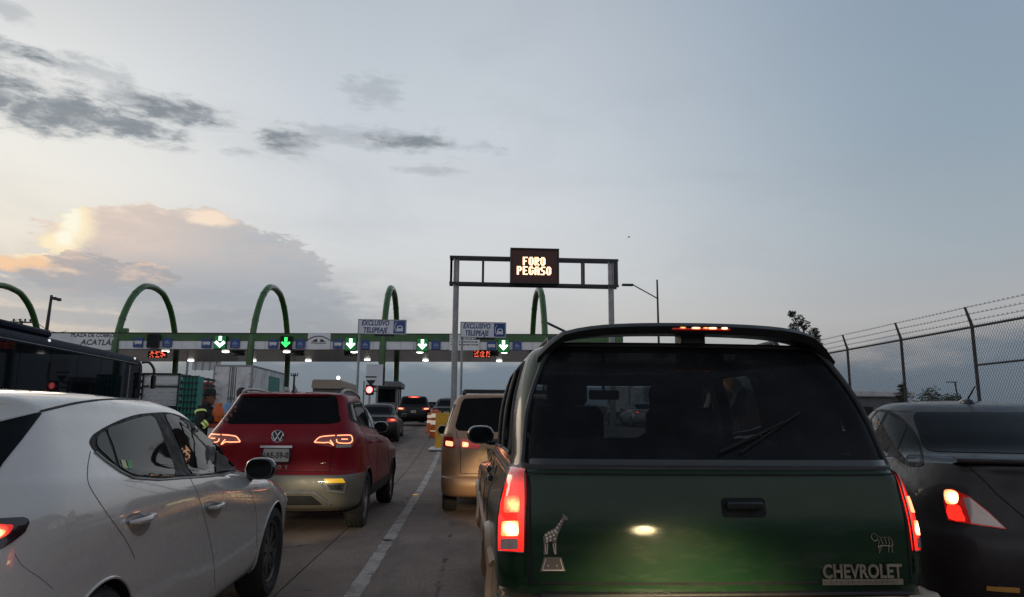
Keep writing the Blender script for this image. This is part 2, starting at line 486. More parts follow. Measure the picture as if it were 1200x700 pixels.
M_yellow = pmat('yellow_painted_plastic', (0.62, 0.33, 0.02), 0.45, var=0.08, dirt=((0.2, 0.13, 0.03), 0.4, 4))
M_conc = pmat('weathered_concrete', (0.24, 0.235, 0.225), 0.85, var=0.15, scale=2, bump=0.3, bscale=30, dirt=((0.12, 0.115, 0.11), 0.5, 1.2))
M_tan = pmat('tan_roof_sheet', (0.30, 0.24, 0.19), 0.7, var=0.1)
M_wall = pmat('grey_render_wall', (0.13, 0.13, 0.14), 0.8, var=0.1, scale=1)
M_teal = pmat('green_plastic_crate', (0.045, 0.24, 0.19), 0.5, var=0.15)
M_crate = pmat('white_plastic_crate', (0.80, 0.80, 0.80), 0.5, var=0.1)
M_bark = pmat('dark_bark', (0.035, 0.028, 0.022), 0.9, var=0.3, scale=10)
M_leaf = pmat('dark_green_leaf', (0.022, 0.036, 0.017), 0.7, var=0.4, scale=2)
M_leaf2 = pmat('blue_green_needle', (0.018, 0.032, 0.022), 0.7, var=0.4, scale=2)
M_booth = pmat('booth_grey_sheet', (0.15, 0.15, 0.155), 0.5, 0.2, var=0.1)
M_sticker = pmat('ivory_sticker', (0.72, 0.60, 0.48), 0.5, var=0.1, scale=40)
M_stickerd = pmat('brown_sticker', (0.17, 0.125, 0.095), 0.5, var=0.1)
M_stlabel = pmat('yellow_green_label', (0.50, 0.55, 0.28), 0.5)
M_stlabel2 = pmat('green_label', (0.10, 0.35, 0.14), 0.5)


# ------------------------------------------------------------------ mesh helpers
class MB:
    def __init__(s):
        s.v, s.f, s.mi = [], [], []

    def add(s, vs, fs, mi=0):
        o = len(s.v)
        s.v += [tuple(v) for v in vs]
        s.f += [tuple(i + o for i in f) for f in fs]
        s.mi += [mi] * len(fs)
        return s

    def box(s, c, d, rot=None, mi=0, taper=(1, 1)):
        hx, hy, hz = d[0] / 2, d[1] / 2, d[2] / 2
        vs = []
        for z in (-1, 1):
            k = (1, 1) if z < 0 else taper
            for x, y in ((-1, -1), (1, -1), (1, 1), (-1, 1)):
                vs.append(Vector((x * hx * k[0], y * hy * k[1], z * hz)))
        if rot is not None:
            vs = [rot @ v for v in vs]
        c = Vector(c)
        return s.add([v + c for v in vs], [(3, 2, 1, 0), (4, 5, 6, 7), (0, 1, 5, 4), (1, 2, 6, 5), (2, 3, 7, 6), (3, 0, 4, 7)], mi)

    def rbox(s, c, d, r=0.02, mi=0):
        """box with rounded edges round z and chamfered top and bottom"""
        hx, hy, hz = d[0] / 2, d[1] / 2, d[2] / 2
        r = min(r, hx * .98, hy * .98, hz * .98)
        rings = []
        for z, k in ((-hz, r * .6), (-hz + r * .6, 0), (hz - r * .6, 0), (hz, r * .6)):
            ring = []
            for qx, qy, a0 in ((1, 1, 0), (-1, 1, 90), (-1, -1, 180), (1, -1, 270)):
                for a in (0, 30, 60, 90):
                    t = R(a0 + a)
                    rr = max(r - k, r * .25)
                    ring.append((c[0] + qx * (hx - r) + math.cos(t) * rr, c[1] + qy * (hy - r) + math.sin(t) * rr, c[2] + z))
            rings.append(ring)
        return s.rings(rings, True, True, mi)

    def rings(s, rings, cap0=False, cap1=False, mi=0, loop=True):
        n = len(rings[0])
        vs = [p for r in rings for p in r]
        fs = []
        for i in range(len(rings) - 1):
            for j in range(n if loop else n - 1):
                a, b = i * n + j, i * n + (j + 1) % n
                fs.append((a, b, b + n, a + n))
        if cap0:
            fs.append(tuple(reversed(range(n))))
        if cap1:
            fs.append(tuple(range((len(rings) - 1) * n, len(rings) * n)))
        return s.add(vs, fs, mi)

    def tube(s, pts, r, n=8, closed=False, mi=0, flat=1.0, caps=True):
        pts = [Vector(p) for p in pts]
        rr = r if isinstance(r, (list, tuple)) else [r] * len(pts)
        rings = []
        nrm = None
        L = len(pts)
        for i, p in enumerate(pts):
            a = pts[i - 1] if (i > 0 or closed) else p
            b = pts[(i + 1) % L] if (i < L - 1 or closed) else p
            t = (b - a)
            if t.length < 1e-9:
                t = Vector((0, 0, 1))
            t.normalize()
            if nrm is None:
                nrm = t.orthogonal().normalized()
            else:
                nrm = nrm - t * nrm.dot(t)
                if nrm.length < 1e-6:
                    nrm = t.orthogonal()
                nrm.normalize()
            bi = t.cross(nrm)
            rings.append([p + nrm * math.cos(2 * PI * k / n) * rr[i] + bi * math.sin(2 * PI * k / n) * rr[i] * flat for k in range(n)])
        if closed:
            rings.append(rings[0])
        return s.rings(rings, caps and not closed, caps and not closed, mi)

    def lathe(s, prof, axis='X', n=24, c=(0, 0, 0), mi=0, cap0=False, cap1=False):
        rings = []
        for a, r in prof:
            ring = []
            for k in range(n):
                t = 2 * PI * k / n
                u, v = math.cos(t) * r, math.sin(t) * r
                p = {'X': (a, u, v), 'Y': (v, a, u), 'Z': (u, v, a)}[axis]
                ring.append((p[0] + c[0], p[1] + c[1], p[2] + c[2]))
            rings.append(ring)
        return s.rings(rings, cap0, cap1, mi)

    def ball(s, c, r, nu=12, nv=8, mi=0):
        r = r if isinstance(r, (tuple, list)) else (r, r, r)
        rings = []
        for i in range(nv + 1):
            ph = -PI / 2 + PI * i / nv
            k = max(math.cos(ph), 0.02)
            rings.append([(c[0] + r[0] * k * math.cos(2 * PI * j / nu), c[1] + r[1] * k * math.sin(2 * PI * j / nu), c[2] + r[2] * math.sin(ph)) for j in range(nu)])
        return s.rings(rings, True, True, mi)

    def prism(s, poly, y0, y1, axis='Y', mi=0):
        """outline (a, b) extruded: axis Y -> (a, y, b); axis X -> (x, a, b); axis Z -> (a, b, z)"""
        f = {'Y': lambda a, b, t: (a, t, b), 'X': lambda a, b, t: (t, a, b), 'Z': lambda a, b, t: (a, b, t)}[axis]
        return s.rings([[f(a, b, y0) for a, b in poly], [f(a, b, y1) for a, b in poly]], True, True, mi)

    def mesh(s, name, mats, smooth=True, angle=35, fix=True):
        nn = getattr(s, 'n', None)
        if nn and len(nn) == len(s.v):
            me = bpy.data.meshes.new(name)
            fs = []
            for f in s.f:
                a, b, c = (Vector(s.v[i]) for i in f[:3])
                d = (b - a).cross(c - a)
                fs.append(tuple(reversed(f)) if d.dot(Vector(nn[f[0]])) < 0 else f)
            me.from_pydata(s.v, [], fs)
            me.materials.append(mats[0] if isinstance(mats, (list, tuple)) else mats)
            me.polygons.foreach_set('use_smooth', [True] * len(me.polygons))
            me.update()
            me.normals_split_custom_set_from_vertices([tuple(q) for q in nn])
            return me
        me = bpy.data.meshes.new(name)
        me.from_pydata(s.v, [], s.f)
        for mt in (mats if isinstance(mats, (list, tuple)) else [mats]):
            me.materials.append(mt)
        if any(s.mi):
            me.polygons.foreach_set('material_index', s.mi)
        if fix:
            bm = bmesh.new()
            bm.from_mesh(me)
            bmesh.ops.recalc_face_normals(bm, faces=bm.faces)
            bm.to_mesh(me)
            bm.free()
        finish(me, smooth, angle)
        return me

    def build(s, name, mats, parent=None, smooth=True, angle=35, loc=None, fix=True):
        o = link(name, s.mesh(name, mats, smooth, angle, fix), parent)
        if loc is not None:
            o.location = loc
        return o


def finish(me, smooth=True, angle=35):
    if smooth:
        me.polygons.foreach_set('use_smooth', [True] * len(me.polygons))
        me.set_sharp_from_angle(angle=R(angle))
    me.update()


def link(name, data, parent=None):
    o = bpy.data.objects.new(name, data)
    COL.objects.link(o)
    if parent is not None:
        o.parent = parent
    return o


def tag(o, label=None, cat=None, group=None, kind=None):
    if label:
        o['label'] = label
    if cat:
        o['category'] = cat
    if group:
        o['group'] = group
    if kind:
        o['kind'] = kind
    return o


def thing(name, label, cat, loc=(0, 0, 0), rz=0.0, group=None):
    o = link(name, None)
    o.location = loc
    o.rotation_euler = (0, 0, rz)
    o.empty_display_size = 0.2
    return tag(o, label, cat, group)


def copy_tree(o, parent=None):
    c = o.copy()
    COL.objects.link(c)
    if parent is not None:
        c.parent = parent
    for ch in o.children:
        copy_tree(ch, c)
    return c


def text_mesh(s, size, extrude=0.002, align='CENTER', shear=0.0, bold=0.0, spacing=1.0):
    cu = bpy.data.curves.new('text', 'FONT')
    cu.body = s
    cu.size = size
    cu.extrude = extrude
    cu.align_x = align
    cu.align_y = 'CENTER'
    cu.shear = shear
    cu.offset = bold
    cu.space_character = spacing
    cu.resolution_u = 3
    o = bpy.data.objects.new('text', cu)
    COL.objects.link(o)
    dg = bpy.context.evaluated_depsgraph_get()
    me = bpy.data.meshes.new_from_object(o.evaluated_get(dg))
    bpy.data.objects.remove(o)
    bpy.data.curves.remove(cu)
    return me


ROT_REAR = Matrix.Rotation(PI / 2, 4, 'X')     # text lying in XY stands up, read by someone looking along +Y


def text_on(name, s, size, mat, parent, loc, sx=1.0, **kw):
    me = text_mesh(s, size, **kw)
    me.transform(Matrix.Diagonal((sx, 1, 1, 1)))
    me.transform(ROT_REAR)
    me.materials.clear()
    me.materials.append(mat)
    o = link(name, me, parent)
    o.location = loc
    return o


def smooth_poly(pts, n=5, closed=True):
    """Catmull-Rom through 2-D or 3-D points"""
    P = [Vector(p) for p in pts]
    L = len(P)
    out = []
    rng = L if closed else L - 1
    for i in range(rng):
        if closed:
            a, b, c, d = P[i - 1], P[i], P[(i + 1) % L], P[(i + 2) % L]
        else:
            a, b, c, d = P[max(i - 1, 0)], P[i], P[i + 1], P[min(i + 2, L - 1)]
        for k in range(n):
            t = k / n
            out.append(0.5 * ((2 * b) + (c - a) * t + (2 * a - 5 * b + 4 * c - d) * t * t + (3 * b - a - 3 * c + d) * t ** 3))
    if not closed:
        out.append(P[-1])
    return out


def round_poly(pts, r=0.03, n=4):
    """polygon with rounded corners; a point may carry its own radius as third value"""
    L = len(pts)
    out = []
    for i in range(L):
        p = Vector(pts[i][:2])
        rr = pts[i][2] if len(pts[i]) > 2 else r
        a = Vector(pts[i - 1][:2]) - p
        b = Vector(pts[(i + 1) % L][:2]) - p
        k = min(rr, a.length * .45, b.length * .45)
        if k < 1e-4:
            out.append(p)
            continue
        s, e = p + a.normalized() * k, p + b.normalized() * k
        for j in range(n + 1):
            t = j / n
            out.append(s * (1 - t) ** 2 + p * 2 * t * (1 - t) + e * t * t)
    return out


def densify(poly, step, closed=True):
    out = []
    L = len(poly)
    for i in range(L if closed else L - 1):
        a, b = poly[i], poly[(i + 1) % L]
        n = max(1, int((b - a).length / step))
        for k in range(n):
            out.append(a.lerp(b, k / n))
    if not closed:
        out.append(poly[-1])
    return out


# ------------------------------------------------------------------ car bodies: stacked plan outlines ("rings"), lofted
def interp(lst, y):
    if not isinstance(lst, (list, tuple)):
        return lst
    if y <= lst[0][0]:
        return lst[0][1]
    for (a, va), (b, vb) in zip(lst, lst[1:]):
        if y <= b:
            t = (y - a) / (b - a)
            t = t * t * (3 - 2 * t) * .5 + t * .5
            return va + (vb - va) * t
    return lst[-1][1]


def ring_pts(r, ns):
    """right half from rear centre to front centre -> list of Vector"""
    yr, yf = r['yr'], r['yf']
    w = r['w']
    rx, ry = r.get('rc', (0.22, 0.28))
    fx, fy = r.get('fc', (0.35, 0.5))
    bow, bowf = r.get('bow', 0.03), r.get('bowf', 0.08)
    wmax = lambda y: interp(w, y)
    wr = wmax(yr + bow + ry)
    wf = wmax(yf - bowf - fy)
    rx, fx = min(rx, wr * .8), min(fx, wf * .8)
    P = []
    nb, nc = 8, 8
    for i in range(nb):
        x = (wr - rx) * i / nb
        P.append((x, yr + bow * (x / max(wr - rx, 1e-6)) ** 2))
    for i in range(nc):
        t = PI / 2 * i / nc
        P.append((wr - rx + rx * math.sin(t), yr + bow + ry * (1 - math.cos(t))))
    y0, y1 = yr + bow + ry, yf - bowf - fy
    for i in range(ns):
        y = y0 + (y1 - y0) * i / ns
        P.append((wmax(y), y))
    for i in range(nc):
        t = PI / 2 * i / nc
        P.append((wf - fx + fx * math.cos(t), y1 + fy * math.sin(t)))
    for i in range(nb + 1):
        x = (wf - fx) * (1 - i / nb)
        P.append((x, yf - bowf * (x / max(wf - fx, 1e-6)) ** 2))
    crown = r.get('crown', 0.0)
    return [Vector((x, y, interp(r['z'], y) + crown * (1 - (x / max(wr, .01)) ** 2))) for x, y in P]


def loft(rings, ns=44, sub=4):
    """-> grid[v][u] of full closed loops and the ring position of each row"""
    ctrl = [ring_pts(r, ns) for r in rings]
    rows, pos = [], []
    for i in range(len(ctrl) - 1):
        sh0, sh1 = rings[i].get('sharp'), rings[i + 1].get('sharp')
        a = ctrl[i - 1] if i > 0 and not sh0 else None
        d = ctrl[i + 2] if i + 2 < len(ctrl) and not sh1 else None
        k_ = rings[i].get('sub', sub)
        for k in range(k_):
            t = k / k_
            row = []
            for j in range(len(ctrl[i])):
                b, c = ctrl[i][j], ctrl[i + 1][j]
                pa = a[j] if a else b * 2 - c
                pd = d[j] if d else c * 2 - b
                # limit tangents so close rings do not overshoot
                h = (c - b).length
                m0 = (c - pa) * .5
                m1 = (pd - b) * .5
                for mm in (m0, m1):
                    if mm.length > 1.2 * h and mm.length > 0:
                        mm *= 1.2 * h / mm.length
                t2, t3 = t * t, t * t * t
                row.append(b * (2 * t3 - 3 * t2 + 1) + m0 * (t3 - 2 * t2 + t) + c * (-2 * t3 + 3 * t2) + m1 * (t3 - t2))
            rows.append(row)
            pos.append(i + t)
    rows.append(ctrl[-1])
    pos.append(len(ctrl) - 1)
    full = []
    for row in rows:
        full.append(row + [Vector((-p.x, p.y, p.z)) for p in reversed(row[1:-1])])
    return full, pos


def shell_mesh(full, pos, cap0=True, cap1=True, matf=None, mats=None, name='shell'):
    n = len(full[0])
    vs = [p for r in full for p in r]
    fs, mi = [], []
    for i in range(len(full) - 1):
        for j in range(n):
            a, b = i * n + j, i * n + (j + 1) % n
            fs.append((a, b, b + n, a + n))
            if matf:
                c = (vs[a] + vs[b] + vs[a + n] + vs[b + n]) / 4
                mi.append(matf(c, (pos[i] + pos[i + 1]) / 2))
            else:
                mi.append(0)
    if cap0:
        fs.append(tuple(reversed(range(n))))
        mi.append(0)
    if cap1:
        fs.append(tuple(range((len(full) - 1) * n, len(full) * n)))
        mi.append(0)
    me = bpy.data.meshes.new(name)
    me.from_pydata(vs, [], fs)
    for mt in mats or [M_plastic]:
        me.materials.append(mt)
    me.polygons.foreach_set('material_index', mi)
    bm = bmesh.new()
    bm.from_mesh(me)
    bmesh.ops.remove_doubles(bm, verts=bm.verts, dist=1e-5)
    bmesh.ops.recalc_face_normals(bm, faces=bm.faces)
    bm.to_mesh(me)
    bm.free()
    return me


def bvh_of(me):
    return BVHTree.FromPolygons([v.co.copy() for v in me.vertices], [tuple(p.vertices) for p in me.polygons])


def boolean_cut(me, cutters):
    """difference of me with a list of MB solids (in order); returns a new mesh"""
    a = bpy.data.objects.new('a', me)
    COL.objects.link(a)
    tmp = []
    for mb in cutters:
        b = bpy.data.objects.new('b', mb.mesh('b', M_gap, smooth=False))
        COL.objects.link(b)
        md = a.modifiers.new('cut', 'BOOLEAN')
        md.operation = 'DIFFERENCE'
        md.solver = 'EXACT'
        md.object = b
        md.material_mode = 'TRANSFER'
        tmp.append(b)
    dg = bpy.context.evaluated_depsgraph_get()
    out = bpy.data.meshes.new_from_object(a.evaluated_get(dg))
    for o in [a] + tmp:
        bpy.data.objects.remove(o)
    return out


def split_mesh(me, names, parent, angle=35):
    """one object per material of the mesh: names maps material name -> object name (None drops the faces)"""
    res = {}
    for mname, oname in names.items():
        idx = [i for i, mt in enumerate(me.materials) if mt and mt.name == mname]
        if not idx:
            continue
        used = {}
        vs, fs = [], []
        for p in me.polygons:
            if p.material_index in idx:
                f = []
                for vi in p.vertices:
                    if vi not in used:
                        used[vi] = len(vs)
                        vs.append(me.vertices[vi].co.copy())
                    f.append(used[vi])
                fs.append(f)
        if not fs:
            continue
        m2 = bpy.data.meshes.new(oname)
        m2.from_pydata(vs, [], fs)
        m2.materials.append(me.materials[idx[0]])
        finish(m2, True, angle)
        res[oname] = link(oname, m2, parent)
        if oname in ('bumper', 'lower_cladding', 'wheel_well', 'wheel_arch_cladding', 'window_opening'):
            split_loose(res[oname])
    return res


def split_loose(o):
    """one object per separate piece of a mesh, all with the same name"""
    me = o.data
    par = list(range(len(me.vertices)))

    def find(i):
        while par[i] != i:
            par[i] = par[par[i]]
            i = par[i]
        return i
    for e in me.edges:
        a, b = find(e.vertices[0]), find(e.vertices[1])
        if a != b:
            par[a] = b
    groups = {}
    for p in me.polygons:
        groups.setdefault(find(p.vertices[0]), []).append(p)
    if len(groups) < 2:
        return [o]
    base = o.name.split('.')[0]
    res = []
    for ps in groups.values():
        used, vs, fs = {}, [], []
        for p in ps:
            f = []
            for vi in p.vertices:
                if vi not in used:
                    used[vi] = len(vs)
                    vs.append(me.vertices[vi].co.copy())
                f.append(used[vi])
            fs.append(f)
        m2 = bpy.data.meshes.new(base)
        m2.from_pydata(vs, [], fs)
        m2.materials.append(me.materials[0])
        finish(m2, True, 35)
        res.append((m2, o.parent, o.location.copy()))
    bpy.data.objects.remove(o)
    out = []
    for m2, pa, lc in res:
        q = link(base, m2, pa)
        q.location = lc
        out.append(q)
    return out


class Surf:
    """projects outlines and lines onto a car body"""
    def __init__(s, me):
        s.b = bvh_of(me)
        s.co = [v.co.copy() for v in me.vertices]
        s.nv = [v.normal.copy() for v in me.vertices]
        s.fv = [tuple(p.vertices) for p in me.polygons]

    def smooth_n(s, p, i, n):
        """normal of the smooth skin at p on face i"""
        if len(s.fv[i]) > 4:
            return n
        a = Vector((0, 0, 0))
        for k in s.fv[i]:
            w = s.nv[k]
            if w.dot(n) > .5:
                a += w / ((s.co[k] - p).length_squared + 1e-5)
        return a.normalized() if a.length > 0 else n

    def hit(s, a, b, axis):
        if axis == 'X+':
            o, d = Vector((4, a, b)), Vector((-1, 0, 0))
        elif axis == 'X-':
            o, d = Vector((-4, a, b)), Vector((1, 0, 0))
        elif axis == 'Y-':
            o, d = Vector((a, -4, b)), Vector((0, 1, 0))
        elif axis == 'Y+':
            o, d = Vector((a, 12, b)), Vector((0, -1, 0))
        else:
            o, d = Vector((a, b, 6)), Vector((0, 0, -1))
        p, n, i, _ = s.b.ray_cast(o, d)
        if p is None:
            q = o + d * 3.2
            p, n, i, _ = s.b.find_nearest(q)
        n = s.smooth_n(p, i, n)
        if n.dot(d) > 0:
            n = -n
        return p, n

    def panel(s, poly, axis, off=0.004, step=0.04, skirt=0.012):
        pl = densify([Vector(p[:2]) for p in poly], step)
        xs, ys = [p.x for p in pl], [p.y for p in pl]
        pts = list(pl)
        n = len(pl)
        x = min(xs) + step / 2
        while x < max(xs):
            y = min(ys) + step / 2
            while y < max(ys):
                q = Vector((x, y))
                # keep interior points clear of the outline
                inside = False
                dmin = 9
                for i in range(n):
                    a, b = pl[i], pl[(i + 1) % n]
                    if (a.y > y) != (b.y > y) and x < (b.x - a.x) * (y - a.y) / (b.y - a.y) + a.x:
                        inside = not inside
                    dmin = min(dmin, (a - q).length)
                if inside and dmin > step * .5:
                    pts.append(q)
                y += step
            x += step
        r = geometry.delaunay_2d_cdt(pts, [(i, (i + 1) % n) for i in range(n)], [], 1, 1e-5)
        vs, fs = r[0], r[2]
        P = []
        for v in vs:
            p, nn = s.hit(v.x, v.y, axis)
            P.append((p, nn))
        mb = MB()
        V = [p + nn * off for p, nn in P]
        F = [tuple(f) for f in fs]
        # skirt down into the body round the outline
        cnt = {}
        for f in F:
            for i in range(len(f)):
                e = (f[i], f[(i + 1) % len(f)])
                cnt[tuple(sorted(e))] = cnt.get(tuple(sorted(e)), 0) + 1
        NN = [q[1] for q in P]
        mp = {}
        for e, c in cnt.items():
            if c == 1:
                for i in e:
                    if i not in mp:
                        out = P[i][1]
                        mp[i] = len(V)
                        V += [P[i][0] + P[i][1] * off, P[i][0] - P[i][1] * skirt]
                        NN += [out, out]
                F.append((mp[e[0]], mp[e[1]], mp[e[1]] + 1, mp[e[0]] + 1))
        mb.add(V, F)
        mb.n = NN
        return mb

    def line(s, pts, axis, r=0.004, off=0.0, n=6, step=0.04, closed=False, flat=1.0):
        P = densify([Vector(p[:2]) for p in pts], step, closed)
        mb = MB()
        q = []
        for p in P:
            h, nn = s.hit(p.x, p.y, axis)
            q.append(h + nn * off)
        mb.tube(q, r, n, closed=closed, flat=flat)
        return mb


def mirror_mb(mb):
    m2 = MB()
    m2.v = [(-x, y, z) for x, y, z in mb.v]
    m2.f = [tuple(reversed(f)) for f in mb.f]
    m2.mi = list(mb.mi)
    if getattr(mb, 'n', None):
        m2.n = [Vector((-q[0], q[1], q[2])) for q in mb.n]
    return m2


def shift_mb(mb, d):
    mb.v = [(x + d[0], y + d[1], z + d[2]) for x, y, z in mb.v]
    return mb


WHEELS = {}


def wheel(parent, x, y, r, width, side, spokes=5, rim_mat=None, rim_frac=0.68):
    """tyre with its rim as a child; side +1 = outer face towards +x"""
    key = (round(r, 3), width, spokes, side, rim_mat.name if rim_mat else '')
    if key not in WHEELS:
        h = width / 2
        ri = r * rim_frac
        t = MB()
        prof = [(-h * .7, ri), (-h, ri + (r - ri) * .35), (-h, r * .93), (-h * .8, r * .985), (-h * .5, r), (h * .5, r), (h * .8, r * .985), (h, r * .93), (h, ri + (r - ri) * .35), (h * .7, ri)]
        t.lathe(prof, 'X', 40)
        for k in range(40):      # tread blocks
            a = 2 * PI * k / 40
            for sx in (-.5, .0, .5):
                t.box((sx * h, math.cos(a + sx * .08) * r, math.sin(a + sx * .08) * r), (h * .42, r * .10, .012), Matrix.Rotation(a - PI / 2, 3, 'X'))
        tm = t.mesh('tyre', M_rubber)
        w = MB()
        s_ = side
        w.lathe([(s_ * h * .72, ri * 1.02), (s_ * h * .80, ri * .99), (s_ * h * .72, ri * .93), (s_ * h * .1, ri * .90), (-s_ * h * .6, ri * .9)], 'X', 36)
        w.lathe([(s_ * h * .15, ri * .9), (s_ * h * .1, ri * .3), (s_ * h * .1, 0.001)], 'X', 24, mi=1)
        w.lathe([(s_ * h * .3, ri * .24), (s_ * h * .66, ri * .21), (s_ * h * .70, ri * .12), (s_ * h * .70, 0.001)], 'X', 18)
        for k in range(spokes):
            a = 2 * PI * k / spokes + .3
            for da in (-.10, .10):
                rot = Matrix.Rotation(a + da * 1.6, 3, 'X')
                w.box(rot @ Vector((s_ * h * .55, 0, ri * .56)), (.022, ri * .13, ri * .74), rot)
        wm = w.mesh('rim', [rim_mat or M_alloy, M_gap])
        WHEELS[key] = (tm, wm)
    tm, wm = WHEELS[key]
    o = link('wheel', tm, parent)
    o.location = (x, y, r)
    link('rim', wm, o)
    return o


def wheels(parent, wx, ys, r, width=0.2, **kw):
    for y in ys:
        wheel(parent, wx, y, r, width, 1, **kw)
        wheel(parent, -wx, y, r, width, -1, **kw)


def arch_cut(ys, z, r, w):
    c = MB()
    for y in ys:
        for s in (1, -1):
            c.lathe([(s * (w - .30), r), (s * (w + .35), r)], 'X', 44, (0, y, z), cap0=True, cap1=True)
    return c


def arch_lip(S, y, z, r, axis, a0=-12, a1=192, tr=0.014, off=0.0, flat=1.0):
    pts = [(y + math.cos(R(a)) * r, z + math.sin(R(a)) * r) for a in range(a0, a1 + 1, 6)]
    return S.line(pts, axis, tr, off, step=.5, flat=flat)


def strip(S, parts, name, mat, parent, **kw):
    """several projected lines as one part"""
    mb = MB()
    for pts, axis in parts:
        q = S.line(pts, axis, **kw)
        mb.add(q.v, q.f)
    return mb.build(name, mat, parent)


def spot(name, parent, loc, power, col=(1, .86, .62), size=70, down=24, blend=.35, rad=.06, yaw=0):
    d = bpy.data.lights.new(name, 'SPOT')
    d.energy = power
    d.color = col
    d.spot_size = R(size)
    d.spot_blend = blend
    d.shadow_soft_size = rad
    o = bpy.data.objects.new(name, d)
    COL.objects.link(o)
    o.parent = parent
    o.location = loc
    o.rotation_euler = (R(90 - down), 0, R(yaw))
    return o


def plate_part(parent, loc, text, mat=None, w=.30, h=.15, tilt=0):
    mb = MB()
    mb.prism([(p.x, p.y) for p in round_poly([(-w / 2, -h / 2), (w / 2, -h / 2), (w / 2, h / 2), (-w / 2, h / 2)], .015)], -.006, .004, 'Y')
    o = mb.build('licence_plate', mat or M_plate, parent, loc=loc)
    if text:
        text_on('plate_lettering', text, h * .62, M_ink, o, (0, -.0075, -.004), sx=.86, bold=.002)
    fr = MB()
    pl = round_poly([(-w / 2 - .006, -h / 2 - .006), (w / 2 + .006, -h / 2 - .006), (w / 2 + .006, h / 2 + .006), (-w / 2 - .006, h / 2 + .006)], .018)
    fr.tube([(p.x, 0, p.y) for p in pl], .008, 6, closed=True)
    fr.build('plate_frame', M_gloss, o)
    return o

# ------------------------------------------------------------------ ground and road
def structure(name, mb, mat, parent=None, **kw):
    o = mb.build(name, mat, parent, **kw)
    if parent is None:
        o['kind'] = 'structure'
    return o


